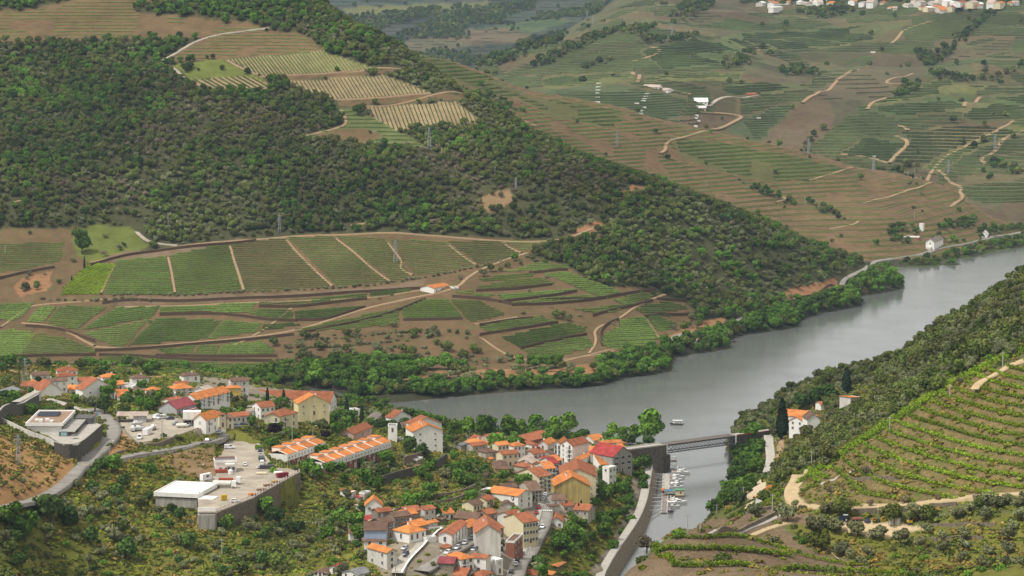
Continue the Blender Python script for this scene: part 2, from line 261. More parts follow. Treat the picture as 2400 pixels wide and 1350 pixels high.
PAINT=[ ('path',(LR,),[(1798,1120),(1780,1128),(1752,1155),(1742,1195),(1756,1192),(1775,1165),(1794,1148)]), ('soil',(LA,),SOIL_A), ('terrgreen',(LA,),[(640,778),(700,800),(900,790),(1000,770),(1120,790),(1210,850),(1100,866),(900,858),(700,858),(650,830)]), ('soil',(LA,),[(640,778),(700,800),(900,790),(1000,770),(1120,790),(1210,850),(1100,866),(900,858),(700,858),(650,830)]), ('brownterr',(LA,),[(0,26),(60,22),(140,8),(330,0),(380,4),(315,20),(330,28),(430,38),(560,52),(632,64),(600,78),(500,84),(468,90),(460,85),(430,88),(390,92),(300,90),(240,92),(130,98),(60,100),(0,98)]), ('brownterr',(LA,),[(505,84),(600,76),(635,68),(700,78),(730,92),(757,118),(700,128),(600,134),(520,138),(440,140),(400,146),(385,140),(420,122),(460,100)]), ('lightgreen',(LA,),[(402,150),(520,138),(560,158),(605,178),(650,205),(600,184),(560,180),(445,186),(415,160)]), ('tanrows',(LA,),ROWS_TOP[0][0]),('tanrows',(LA,),ROWS_TOP[1][0]),('tanrows',(LA,),ROWS_TOP[2][0]),('tanrows',(LA,),ROWS_TOP[3][0]), ('soil',(LA,),[(610,180),(890,164),(940,162),(925,172),(850,176),(660,190),(640,186)]), ('soil',(LA,),[(790,236),(1010,219),(1100,222),(1090,232),(930,240),(800,250)]), ('terrgreen',(LA,),[(800,252),(850,262),(900,290),(960,320),(1010,350),(980,350),(920,338),(860,342),(760,328),(705,322),(740,314),(800,298),(812,285),(798,262)]), ('soil',(LA,),[(812,300),(860,300),(900,318),(860,335),(760,325),(740,318)]), ('lightgreen',(LA,),[(215,528),(303,532),(350,575),(300,598),(215,615),(180,600),(170,560)]), ('orange',(LA,),[(30,665),(60,645),(130,635),(110,680),(40,695)]), ('bank',(LA,),[(215,622),(250,600),(300,588),(420,578),(560,562),(660,557),(530,571),(395,599),(276,611)]), ('bank',(LA,),[(240,700),(420,694),(580,690),(790,678),(930,668),(1000,655),(990,676),(860,684),(700,696),(600,704),(440,712),(250,716)]), ('orange',(LA,),[(1010,868),(1300,862),(1400,852),(1415,880),(1380,895),(1250,893),(1080,905),(960,910),(790,912),(780,902),(930,895)]), ('orange',(LA,),[(1560,790),(1640,760),(1700,740),(1690,770),(1600,810),(1560,815)]), ('orange',(LA,),[(1820,695),(1870,672),(1960,650),(1965,680),(1900,702),(1830,706)]), ('straw',(LA,),[(1130,455),(1200,440),(1210,470),(1150,500),(1120,480)]),('orange',(LA,),[(1390,515),(1420,528),(1400,545),(1340,545),(1360,530)]),('orange',(LA,),[(1480,430),(1520,440),(1500,460),(1450,455)]), ('bgreen',(LB,),[(1560,318),(1700,334),(1880,366),(1990,396),(1900,425),(1800,425),(1700,405),(1600,370)]), ('bgreen',(LB,),[(907,103),(1067,145),(1233,214),(1200,235),(1100,205),(960,160)]), ('bgreen',(LB,),[(1200,215),(1467,262),(1440,300),(1280,270)]), ('cbrown',(LC,),[(1783,333),(1896,227),(1942,229),(2000,250),(2017,258),(1954,292),(1912,325),(1875,354)]), ('cbrown',(LC,),[(1921,208),(2017,162),(2075,125),(2162,142),(2171,162),(2125,196),(2092,225),(2050,246),(2000,250),(1954,233),(1900,225)]), ('cbrown',(LC,),[(1746,175),(1817,146),(1912,167),(1900,196),(1800,196),(1746,187)]),('cbrown',(LC,),[(1575,271),(1733,275),(1675,300),(1633,306)]),('cbrown',(LC,),[(1530,45),(1640,20),(1690,0),(1800,0),(1760,30),(1640,55)]), ('cbrown',(LC,),[(2180,120),(2300,108),(2372,85),(2372,118),(2250,140),(2190,150)]),('cbrown',(LC,),[(2210,300),(2190,440),(2300,480),(2400,470),(2400,520),(2150,540),(2080,440)]), ('cgreen',(LC,),[(1971,362),(2025,321),(2133,333),(2083,383),(2067,379)]),('cgreen',(LC,),[(1600,130),(1720,80),(1900,70),(2010,60),(2150,45),(2060,90),(1950,110),(1760,120)]), ('cgreen',(LC,),[(1500,120),(1620,85),(1700,110),(1690,150),(1560,165)]),('cgreen',(LC,),[(1690,185),(1830,195),(1880,205),(1780,225),(1700,222)]), ('colive',(LC,),[(2108,308),(2375,283),(2317,317),(2183,388),(2087,383),(2133,333)]),('colive',(LC,),[(2250,170),(2400,165),(2400,190),(2330,196)]), ('cyellow',(LC,),[(1270,185),(1400,170),(1490,172),(1488,192),(1275,207)]),('cyellow',(LC,),[(1508,179),(1583,167),(1742,171),(1733,185),(1508,194)]),('cyellow',(LC,),[(2160,390),(2280,330),(2385,280),(2400,285),(2300,345),(2190,405)]), ('cdark',(LC,),[(1255,215),(1400,196),(1479,200),(1608,233),(1608,258),(1538,304),(1400,250)]),('cdark',(LC,),[(1680,300),(1830,245),(1870,245),(1780,335)]), ('cyellow',(LC,),[(2029,250),(2080,225),(2192,190),(2321,200),(2290,215),(2110,235)]),('cgreen',(LC,),[(2033,258),(2110,238),(2290,218),(2258,258),(2110,275)]),('cgreen',(LC,),[(2300,230),(2400,215),(2400,270),(2290,290),(2250,275)]), ('cyellow',(LD,),[(800,20),(1000,8),(1150,5),(1120,28),(960,25),(820,38)]),('cbrown',(LD,),[(950,95),(1080,70),(1250,60),(1250,95),(1080,110),(960,130)]),('cgreen',(LD,),[(1040,35),(1060,28),(1075,35),(1040,45)]),('cdark',(LD,),[(1160,60),(1300,40),(1340,50),(1240,80)]), ('dry',(LT,),[(-60,990),(0,1000),(60,1035),(100,1050),(165,1080),(182,1102),(150,1132),(60,1182),(0,1202),(-60,1210)]), ('dry',(LT,),[(262,1018),(300,1005),(335,1045),(310,1058),(245,1062)]),('yellowgreen',(LT,),[(262,1092),(370,1070),(440,1120),(430,1135),(340,1140),(300,1110)]),('straw',(LT,),[(370,1070),(500,1046),(512,1100),(478,1130),(440,1120)]), ('dirt',(LT,),[(280,985),(420,975),(490,985),(540,1000),(490,1020),(380,1032),(320,1045),(285,1010)]),('dirt',(LT,),[(590,905),(760,920),(760,940),(600,940)]),('dirt',(LT,),[(1090,1035),(1480,1035),(1490,1080),(1400,1130),(1400,1190),(1330,1230),(1280,1250),(1230,1350),(1040,1350),(1060,1280),(1150,1210),(1230,1120),(1120,1070)]), ('dirt',(LT,),[(480,880),(600,900),(600,940),(440,930)]),('dirt',(LT,),[(1480,1110),(1520,1110),(1515,1180),(1440,1300),(1400,1350),(1370,1350),(1420,1290),(1480,1180)]),('straw',(LT,),[(930,1085),(1030,1090),(1010,1110),(950,1115)]),('dirt',(LT,),[(820,1230),(1060,1230),(1060,1350),(900,1350)]), ('terr',(LR,),[(1870,1190),(1840,1165),(1930,1100),(2100,988),(2210,918),(2310,868),(2400,826),(2460,800),(2460,1160),(2200,1178),(2000,1192)]), ('rubble',(LR,),[(1460,1350),(1500,1300),(1590,1256),(1650,1222),(1740,1205),(1830,1180),(1880,1200),(1960,1225),(1870,1240),(1830,1232),(1900,1290),(2100,1350),(2000,1560),(1460,1560)]), ('olive',(LR,),[(1840,1225),(1960,1240),(2050,1250),(2150,1235),(2250,1210),(2460,1190),(2460,1560),(2160,1560),(2040,1310),(1900,1275)]), ('sand',(LR,),[(1940,1222),(2100,1225),(2180,1238),(2080,1262),(1990,1248)]),]
def bits(ls):
    m=np.zeros(GL.shape,bool)
    for l in ls:
        m |= GL==l
    return m
_wu=5*vnoise(GX,GY,9,90)+6*vnoise(GX,GY,27,91); _wv=2.2*vnoise(GX,GY,8,92)+2.5*vnoise(GX,GY,25,93)
for name,ls,poly in PAINT:
    poly=[(-90 if a<=0 else 2500 if a>=2400 else a,-80 if b<=0 else b) for a,b in poly]
    q_=.15 if name in ('tanrows','dirt') else .5 if name in ('lightgreen','terr','soil') else 1.0
    GC[inpoly(U+q_*_wu,V+q_*_wv,poly)&VIS&bits(ls)]=CLS[name][0]
for poly,d,hue in VINE_A['a']:
    poly=[(-90 if a<=0 else a,b) for a,b in poly]
    GC[inpoly(U,V,poly)&VIS&(GL==LA)]=CLS['vinesoil'][0]

# terraces cut into the slopes (real steps)
def terrace(z,step,sharp):
    k=np.floor(z/step); f=z/step-k
    return step*(k+np.where(f<1-sharp,0.25*f/(1-sharp),0.25+0.75*(f-1+sharp)/sharp))
_tm=GC==CLS['terr'][0]
GZ0=GZ.copy()
GZ=np.where(_tm,terrace(GZ,2.35,.35),GZ)
_tb=(GC==CLS['brownterr'][0])|(GC==CLS['bgreen'][0])|(GC==CLS['terrgreen'][0])
GZ=np.where(_tb&(GL==LB),terrace(GZ,3.2,.4),GZ)
GZ=np.where(_tb&(GL==LA),terrace(GZ,2.6,.4),GZ)
_to=(GC==CLS['orange'][0])&(GL==LA)
GZ=np.where(_to,terrace(GZ,2.2,.35),GZ)
_ol=(GC==CLS['olive'][0])
GZ=np.where(_ol,terrace(GZ,2.6,.3),GZ)

_rv=[(1420,1362),(1427,1341),(1456,1291),(1481,1255),(1505,1217),(1519,1181),(1525,1157),(1530,1116),(1533,1092),(1570,1090),(1640,1150),(1600,1362)]
_rvp=np.array([at_level(a,b,1.0)[:2] for a,b in _rv])
_m=inpoly(GX,GY,_rvp)&(GL==LT)
GZ=np.where(_m,np.minimum(GZ,-5),GZ)
# level places the town stands on: (polygon in pixels, height)
FLATS=[([(464,1172),(368,1166),(470,1128),(505,1120),(505,1060),(520,1030),(575,1034),(620,1050),(645,1095),(698,1105),(690,1118),(600,1158),(545,1186),(504,1197),(466,1197)],41.0),         ([(280,984),(310,973),(370,970),(430,984),(478,993),(478,1000),(460,1010),(398,1026),(340,1036),(318,1036),(286,1004)],50.0),([(113,1018),(147,1041),(182,1040),(237,994),(176,961),(61,990)],60.3)]
for poly,h in FLATS:
    p=np.array([at_level(a,b,h)[:2] for a,b in poly])
    m=inpoly(GX,GY,p)
    GZ=np.where(m,h-0.3,GZ)
    GZ0=np.where(m,h-0.3,GZ0)

_p=np.array([at_level(a,b,37.0)[:2] for a,b in [(345,1180),(362,1190),(466,1197),(480,1240),(410,1240),(335,1205)]])
_m=inpoly(GX,GY,_p); GZ=np.where(_m,np.minimum(GZ,36.6),GZ); GZ0=np.where(_m,GZ,GZ0)
_p=np.array([at_level(a,b,41.0)[:2] for a,b in [(362,1155),(466,1160),(466,1200),(340,1200),(345,1175)]])
_m=inpoly(GX,GY,_p); GZ=np.where(_m,np.minimum(GZ,36.6),GZ); GZ0=np.where(_m,GZ,GZ0)

# ------------------------------------------------------------------ looking the ground up
def _col(x,y):
    a=(np.asarray(x,float)/np.asarray(y,float)-TA[0])/(TA[1]-TA[0])
    return np.clip(a,0,NA-1.001)
def ground(x,y,src=None):
    src=GZ if src is None else src
    x=np.asarray(x,float); y=np.asarray(y,float)
    a=_col(x,y); i=a.astype(int); fa=a-i
    r=np.clip(np.interp(y,RR,np.arange(NR)),0,NR-1.001); j=r.astype(int); fr=r-j
    z=(src[j,i]*(1-fa)+src[j,i+1]*fa)*(1-fr)+(src[j+1,i]*(1-fa)+src[j+1,i+1]*fa)*fr
    return z
def gclass(x,y):
    a=np.rint(_col(x,y)).astype(int)
    r=np.clip(np.rint(np.interp(y,RR,np.arange(NR))),0,NR-1).astype(int)
    return GC[r,a],GL[r,a],VIS[r,a]
def hit(u,v,floor=0.0,src=None):
    """first ground (or water) point seen through a pixel -> arrays x, y, z"""
    src=GZ if src is None else src
    u=np.atleast_1d(np.asarray(u,float)); v=np.atleast_1d(np.asarray(v,float))
    sa,sb=raydir(u,v)
    ox=np.empty(len(u)); oy=np.empty(len(u))
    for s in range(0,len(u),4000):
        a=sa[s:s+4000]; b=sb[s:s+4000]
        c=np.clip((a-TA[0])/(TA[1]-TA[0]),0,NA-1.001); i=c.astype(int); f=c-i
        z=np.maximum(src[:,i]*(1-f)+src[:,i+1]*f,floor)
        rz=HC+b[None]*RR[:,None]
        above=z-rz
        j=np.argmax(above>=0,0)
        j=np.where((above>=0).any(0),np.maximum(j,1),NR-1)
        k=np.arange(len(a))
        d0=above[j-1,k]; d1=above[j,k]
        t=np.clip(-d0/np.where(d1-d0==0,1,d1-d0),0,1)
        D=RR[j-1]*(1-t)+RR[j]*t
        ox[s:s+4000]=a*D; oy[s:s+4000]=D
    return ox,oy,np.maximum(ground(ox,oy,src),floor)
def hit1(u,v,floor=0.0):
    x,y,z=hit([u],[v],floor)
    return float(x[0]),float(y[0]),float(z[0])

# ------------------------------------------------------------------ materials
def newmat(name):
    m=bpy.data.materials.new(name); m.use_nodes=True
    n=m.node_tree; b=n.nodes['Principled BSDF']
    b.inputs['Specular IOR Level'].default_value=0.05
    return m,n,b
def nd(n,t,**kw):
    x=n.nodes.new(t)
    for k,v in kw.items():
        setattr(x,k,v)
    return x
def mathn(n,op,a,b=None,clamp=False):
    x=n.nodes.new('ShaderNodeMath'); x.operation=op; x.use_clamp=clamp
    for i,q in enumerate((a,b)):
        if q is None: continue
        if isinstance(q,(int,float)): x.inputs[i].default_value=q
        else: n.links.new(q,x.inputs[i])
    return x.outputs[0]
def mixc(n,fac,a,b,blend='MIX'):
    x=n.nodes.new('ShaderNodeMix'); x.data_type='RGBA'; x.blend_type=blend
    for s,q in ((x.inputs[0],fac),(x.inputs[6],a),(x.inputs[7],b)):
        if isinstance(q,(int,float)): s.default_value=q
        elif isinstance(q,tuple): s.default_value=q+(1,) if len(q)==3 else q
        else: n.links.new(q,s)
    return x.outputs[2]
def noise(n,scale,vec=None,detail=3,rough=.6,out=0):
    x=n.nodes.new('ShaderNodeTexNoise'); x.inputs['Scale'].default_value=scale
    x.inputs['Detail'].default_value=detail; x.inputs['Roughness'].default_value=rough
    if vec is not None: n.links.new(vec,x.inputs['Vector'])
    return x.outputs[out]
def ramp(n,fac,lo,hi,a=0.0,b=1.0):
    x=n.nodes.new('ShaderNodeMapRange'); x.inputs[1].default_value=lo; x.inputs[2].default_value=hi
    x.inputs[3].default_value=a; x.inputs[4].default_value=b
    n.links.new(fac,x.inputs[0])
    return x.outputs[0]

m,n,b=newmat('earth')
ca=nd(n,'ShaderNodeVertexColor',layer_name='Col')
at=nd(n,'ShaderNodeAttribute',attribute_name='look')     # x stripe strength, y fine contrast, z greenness
sep=nd(n,'ShaderNodeSeparateXYZ'); n.links.new(at.outputs['Vector'],sep.inputs[0])
geo=nd(n,'ShaderNodeNewGeometry')
pos=geo.outputs['Position']
sp=nd(n,'ShaderNodeSeparateXYZ'); n.links.new(pos,sp.inputs[0])
n1=noise(n,.9,pos,4,.7); n2=noise(n,.12,pos,3); n3=noise(n,.025,pos,3)
fine=mathn(n,'MULTIPLY',mathn(n,'SUBTRACT',n1,.5),sep.outputs[1])
mid=mathn(n,'MULTIPLY',mathn(n,'SUBTRACT',n2,.5),.9)
big=mathn(n,'MULTIPLY',mathn(n,'SUBTRACT',n3,.5),.8)
tot=mathn(n,'ADD',mathn(n,'ADD',mathn(n,'MULTIPLY',fine,3.0),mid),mathn(n,'ADD',big,1.0))
tot=mathn(n,'MAXIMUM',tot,.25)
# rows and terrace lines follow the height of the ground
zz=mathn(n,'ADD',mathn(n,'MULTIPLY',sp.outputs[2],2*math.pi/2.5),mathn(n,'MULTIPLY',n2,5.0))
st=ramp(n,mathn(n,'SINE',zz),-.2,.8)
brk=ramp(n,noise(n,.05,pos,2),.35,.6)
stripe=mathn(n,'MULTIPLY',mathn(n,'MULTIPLY',st,brk),sep.outputs[0])
mul=n.nodes.new('ShaderNodeVectorMath'); mul.operation='SCALE'
n.links.new(ca.outputs[0],mul.inputs[0]); n.links.new(tot,mul.inputs['Scale'])
c1=mixc(n,stripe,mul.outputs[0],(.07,.105,.028))
grn=mathn(n,'MULTIPLY',ramp(n,noise(n,.35,pos,4,.7),.48,.62),sep.outputs[2])
c2=mixc(n,grn,c1,(.085,.12,.03))
n.links.new(c2,b.inputs['Base Color'])
b.inputs['Roughness'].default_value=.95
bm_=nd(n,'ShaderNodeBump'); bm_.inputs['Strength'].default_value=.6; bm_.inputs['Distance'].default_value=.8
n.links.new(n1,bm_.inputs['Height']); n.links.new(bm_.outputs[0],b.inputs['Normal'])
M_EARTH=m

m,n,b=newmat('river_water')
geo=nd(n,'ShaderNodeNewGeometry'); pos=geo.outputs['Position']
mp=nd(n,'ShaderNodeMapping'); mp.inputs['Scale'].default_value=(.35,1.0,1.0); mp.inputs['Rotation'].default_value=(0,0,-.35)
n.links.new(pos,mp.inputs[0])
h1=noise(n,.55,mp.outputs[0],4,.65); h2=noise(n,.035,pos,2,.5); 
calm=ramp(n,h2,.35,.65,.35,1.0)
b.inputs['Base Color'].default_value=(.12,.126,.117,1)
b.inputs['Roughness'].default_value=.12; b.inputs['IOR'].default_value=1.33; b.inputs['Specular IOR Level'].default_value=.5
bm_=nd(n,'ShaderNodeBump'); bm_.inputs['Distance'].default_value=.5
n.links.new(mathn(n,'MULTIPLY',calm,.16),bm_.inputs['Strength'])
n.links.new(h1,bm_.inputs['Height']); n.links.new(bm_.outputs[0],b.inputs['Normal'])
M_WATER=m

def simple(name,col,rough=.8,amt=.25,scale=1.5,spec=.08,metal=0.0,streak=False,objvar=0.0):
    m,n,b=newmat(name)
    geo=nd(n,'ShaderNodeNewGeometry')
    vec=geo.outputs['Position']
    if streak:
        mp=nd(n,'ShaderNodeMapping'); mp.inputs['Scale'].default_value=(1.6,1.6,.18); n.links.new(vec,mp.inputs[0]); vec=mp.outputs[0]
    f=ramp(n,noise(n,scale,vec,4,.65),.3,.7,1-amt,1+amt*.6)
    if objvar:
        oi=nd(n,'ShaderNodeObjectInfo')
        f=mathn(n,'MULTIPLY',f,ramp(n,oi.outputs['Random'],0,1,1-objvar,1+objvar))
    s=n.nodes.new('ShaderNodeVectorMath'); s.operation='SCALE'
    s.inputs[0].default_value=col; n.links.new(f,s.inputs['Scale'])
    n.links.new(s.outputs[0],b.inputs['Base Color'])
    b.inputs['Roughness'].default_value=rough; b.inputs['Metallic'].default_value=metal
    b.inputs['Specular IOR Level'].default_value=spec
    return m
MATS={}
def mat(name,*a,**k):
    if name not in MATS:
        MATS[name]=simple(name,*a,**k)
    return MATS[name]

# ------------------------------------------------------------------ mesh helpers
def mesh_obj(name,verts,faces,mats,parent=None,loc=None,mi=None,smooth=False,data=None):
    me=bpy.data.meshes.new(name)
    me.from_pydata([tuple(map(float,v)) for v in verts],[],faces)
    for m_ in (mats if isinstance(mats,(list,tuple)) else [mats]):
        me.materials.append(m_)
    if mi is not None:
        me.polygons.foreach_set('material_index',mi)
    if smooth:
        me.polygons.foreach_set('use_smooth',[True]*len(me.polygons))
    me.update()
    o=bpy.data.objects.new(name,me)
    C.objects.link(o)
    if parent is not None: o.parent=parent
    if loc is not None: o.location=loc
    return o
def np_mesh(name,V_,F_,mats,mi=None,smooth=False):
    me=bpy.data.meshes.new(name)
    V_=np.asarray(V_,np.float32); F_=np.asarray(F_,np.int32)
    k=F_.shape[1]
    me.vertices.add(len(V_)); me.vertices.foreach_set('co',V_.ravel())
    me.loops.add(F_.size); me.loops.foreach_set('vertex_index',F_.ravel())
    me.polygons.add(len(F_)); me.polygons.foreach_set('loop_start',np.arange(0,F_.size,k,dtype=np.int32))
    for m_ in (mats if isinstance(mats,(list,tuple)) else [mats]):
        me.materials.append(m_)
    if mi is not None: me.polygons.foreach_set('material_index',np.asarray(mi,np.int32))
    if smooth: me.polygons.foreach_set('use_smooth',np.ones(len(F_),bool))
    me.update(calc_edges=True)
    return me
def link(name,data,loc=(0,0,0),rz=0.0,parent=None,scale=None):
    o=bpy.data.objects.new(name,data); C.objects.link(o)
    o.location=loc; o.rotation_euler=(0,0,rz)
    if scale is not None: o.scale=scale if hasattr(scale,'__len__') else (scale,)*3
    if parent is not None: o.parent=parent
    return o
def tag(o,label=None,cat=None,group=None,kind=None):
    if label: o['label']=label
    if cat: o['category']=cat
    if group: o['group']=group
    if kind: o['kind']=kind
    return o
def thing(name,label,cat,loc,rz=0.0,group=None):
    return tag(link(name,None,loc,rz),label,cat,group)
class MB:
    """collects solids into one mesh"""
    def __init__(s): s.v=[]; s.f=[]; s.m=[]
    def add(s,V_,F_,mi=0):
        b_=len(s.v); s.v+=[tuple(q) for q in V_]; s.f+=[tuple(i+b_ for i in q) for q in F_]; s.m+=[mi]*len(F_); return s
    def box(s,x0,x1,y0,y1,z0,z1,mi=0):
        return s.add([(x0,y0,z0),(x1,y0,z0),(x1,y1,z0),(x0,y1,z0),(x0,y0,z1),(x1,y0,z1),(x1,y1,z1),(x0,y1,z1)],                     [(0,3,2,1),(4,5,6,7),(0,1,5,4),(1,2,6,5),(2,3,7,6),(3,0,4,7)],mi)
    def bar(s,p,q,w_,h_=None,mi=0):
        p=Vector(p); q=Vector(q); d=(q-p).normalized(); h_=h_ or w_
        up=Vector((0,0,1)) if abs(d.z)<.95 else Vector((0,1,0))
        a=d.cross(up).normalized()*(w_/2); c=a.cross(d).normalized()*(h_/2)
        return s.add([p-a-c,p+a-c,p+a+c,p-a+c,q-a-c,q+a-c,q+a+c,q-a+c],                     [(0,1,2,3),(4,7,6,5),(0,4,5,1),(1,5,6,2),(2,6,7,3),(3,7,4,0)],mi)
    def cone(s,p,q,r0,r1,n_=6,mi=0):
        p=Vector(p); q=Vector(q); d=(q-p).normalized()
        up=Vector((0,0,1)) if abs(d.z)<.95 else Vector((1,0,0))
        a=d.cross(up).normalized(); c=a.cross(d).normalized()
        V_=[p+(a*math.cos(t)+c*math.sin(t))*r0 for t in [2*math.pi*i/n_ for i in range(n_)]]+[q+(a*math.cos(t)+c*math.sin(t))*r1 for t in [2*math.pi*i/n_ for i in range(n_)]]
        return s.add(V_,[(i,(i+1)%n_,n_+(i+1)%n_,n_+i) for i in range(n_)]+[tuple(range(n_))[::-1],tuple(range(n_,2*n_))],mi)
    def poly(s,pts,z0,z1,mi=0):
        n_=len(pts)
        return s.add([(p[0],p[1],z0) for p in pts]+[(p[0],p[1],z1) for p in pts],[tuple(range(n_))[::-1],tuple(range(n_,2*n_))]+[(i,(i+1)%n_,n_+(i+1)%n_,n_+i) for i in range(n_)],mi)
    def mesh(s,name,mats,smooth=False):
        me=bpy.data.meshes.new(name); me.from_pydata([tuple(map(float,q)) for q in s.v],[],s.f)
        for m_ in (mats if isinstance(mats,(list,tuple)) else [mats]): me.materials.append(m_)
        me.polygons.foreach_set('material_index',s.m)
        if smooth: me.polygons.foreach_set('use_smooth',[True]*len(s.f))
        me.update(); return me
    def build(s,name,mats,parent=None,loc=(0,0,0),rz=0.0,smooth=False):
        return link(name,s.mesh(name,mats,smooth),loc,rz,parent)

# ------------------------------------------------------------------ ground sheets, one per land mass
colr=np.array([CLS[k][1] for k in CLS])[GC]
colr[(GZ<2.2)&(GL != LT)]=(.045,.045,.025)
colr[(GL==LC)&(GC != CLS['cyellow'][0])]*=.88
look=np.zeros(GC.shape+(3,))
look[...,0]=np.array([CLS[k][2] for k in CLS])[GC]
look[...,1]=np.array([CLS[k][3] for k in CLS])[GC]
grn={'soil':.6,'terr':.75,'rubble':.15,'brownterr':.2,'dry':.12,'dirt':.25,'grass':.5,'scrub':.7,'olive':.45,'orange':.18,'straw':.15,'terrgreen':.3,'bgreen':.4,'bank':.3}
look[...,2]=np.array([grn.get(k,0) for k in CLS])[GC]
# far fields: a patchwork of plots (Voronoi cells over the ground), each with its own tint
_pc=rng.uniform(0,1,(900,2))*np.array([3000,4700])+np.array([-1500,2600])
_tint=rng.uniform(.72,1.22,900); _hue=rng.uniform(-1,1,900)
_m=((GL==LC)|(GL==LD))&np.isin(GC,[CLS[k][0] for k in ('ctile','blue','cgreen','cbrown','colive','cdark')])
_idx=np.nonzero(_m.ravel())[0]
gx_,gy_=GX.ravel()[_idx],GY.ravel()[_idx]
_cell=(np.floor((gx_+1500+25*vnoise(gx_,gy_,60,8))/110).astype(int)*71+np.floor((gy_+25*vnoise(gx_,gy_,70,9)+.4*gx_)/85).astype(int)*37)%900
_t=_tint[_cell]; _h=_hue[_cell]
cf=colr.reshape(-1,3)
cf[_idx]*=np.stack([_t*(1+.16*_h),_t,_t*(1+.05*_h)],1)
if True:
    # pale terrace faces on the near terraces: the riser is stony, the tread weedy
    ph=(GZ0/2.35)%1.0
    ris=_tm&(ph>.62)
    colr[ris]=colr[ris]*np.array([1.25,1.2,1.15])
idx=(np.arange(NR-1)[:,None]*NA+np.arange(NA-1)[None])
quads=np.stack([idx,idx+1,idx+NA+1,idx+NA],-1).reshape(-1,4)
fl=GL[:-1,:-1].ravel()
zmx=np.maximum.reduce([GZ[:-1,:-1],GZ[1:,:-1],GZ[1:,1:],GZ[:-1,1:]]).ravel()
allv=np.stack([GX,GY,GZ],-1).reshape(-1,3)
for l,nm in ((LA,'hill'),(LB,'hill.001'),(LC,'hill.002'),(LD,'hill.003'),(LT,'ground'),(LR,'hill.004')):
    q=quads[(fl==l)&(zmx>-3)]
    used,inv=np.unique(q,return_inverse=True)
    me=np_mesh(nm,allv[used],inv.reshape(-1,4),M_EARTH,smooth=True)
    ca=me.color_attributes.new('Col','FLOAT_COLOR','POINT')
    ca.data.foreach_set('color',np.c_[colr.reshape(-1,3)[used],np.ones(len(used))].ravel().astype(np.float32))
    a=me.attributes.new('look','FLOAT_VECTOR','POINT')
    a.data.foreach_set('vector',look.reshape(-1,3)[used].ravel().astype(np.float32))
    tag(link(nm,me),kind='structure')
wv=[(-1800,500,0),(1800,500,0),(1800,3400,0),(-1800,3400,0)]
wo=mesh_obj('river_water',wv,[(0,1,2,3)],M_WATER); wo['kind']='structure'
# a bed below everything, so the sheet goes on out of the picture
fo=mesh_obj('ground_beyond',[(-9000,-3000,-13),(9000,-3000,-13),(9000,14000,-13),(-9000,14000,-13)],[(0,1,2,3)],mat('far_earth',(.12,.12,.06),.95)); fo['kind']='structure'
# ------------------------------------------------------------------ close-up views the places were read from: (left, top, magnification)
CR={0:(0,0,1.0),1:(0,850,3.374),2:(600,850,3.97),3:(780,1010,3.97),4:(1100,950,3.375),5:(1600,830,2.596),6:(1400,0,2.4),8:(0,500,1.846),9:(1900,480,4.8),10:(1050,500,2.2857)}
def px(c,p):
    a=CR[c]
    return a[0]+p[0]/a[2],a[1]+p[1]/a[2]
FOOT=[]      # occupied footprints in the world, nothing grows there
def occupied(x,y,r=0.0):
    for (cx,cy,rad,poly) in FOOT:
        if (x-cx)**2+(y-cy)**2<(rad+r)**2:
            if poly is None: return True
            c=False; n_=len(poly)
            for i in range(n_):
                x1,y1=poly[i]; x2,y2=poly[(i+1)%n_]
                if (y1>y) != (y2>y) and x<(x2-x1)*(y-y1)/(y2-y1)+x1: c=not c
            if c: return True
            if r>0 and min(_segd(x,y,poly[i],poly[(i+1)%n_]) for i in range(n_))<r: return True
    return False
def _segd(x,y,p,q):
    dx,dy=q[0]-p[0],q[1]-p[1]; L=dx*dx+dy*dy
    t=0 if L==0 else max(0,min(1,((x-p[0])*dx+(y-p[1])*dy)/L))
    return math.hypot(x-p[0]-t*dx,y-p[1]-t*dy)
def occupy(poly):
    cx=sum(p[0] for p in poly)/len(poly); cy=sum(p[1] for p in poly)/len(poly)
    FOOT.append((cx,cy,max(math.hypot(p[0]-cx,p[1]-cy) for p in poly),poly))

# ------------------------------------------------------------------ building materials
WALL={'white':(.80,.78,.73),'offwhite':(.62,.59,.53),'cream':(.68,.60,.40),'paleyellow':(.72,.63,.36),'yellow':(.72,.50,.10),'ochre':(.50,.38,.15),'grey':(.42,.42,.42),'blue':(.33,.40,.52),'stone':(.26,.22,.17),'brick':(.30,.12,.08),'concrete':(.36,.34,.30),'darkstone':(.12,.115,.105),'oldwall':(.46,.41,.33),'pink':(.55,.36,.30)}
ROOF={'orange':(.56,.205,.065),'terracotta':(.33,.12,.06),'mottled':(.40,.15,.075),'brown':(.17,.105,.075),'red':(.33,.055,.05),'maroon':(.27,.07,.075),'grey':(.20,.20,.20),'white':(.66,.65,.62),'pale':(.45,.36,.30),'old':(.20,.17,.14)}
def wallmat(k):
    if 'wall_'+k not in MATS:
        MATS['wall_'+k]=simple('wall_'+k,WALL[k],.85,{'white':.08,'stone':.5,'darkstone':.4,'ochre':.4,'oldwall':.4,'concrete':.4,'offwhite':.25}.get(k,.14),.5 if k not in ('stone','darkstone') else 2.5,.2,streak=k not in ('stone','darkstone'))
    return MATS['wall_'+k]
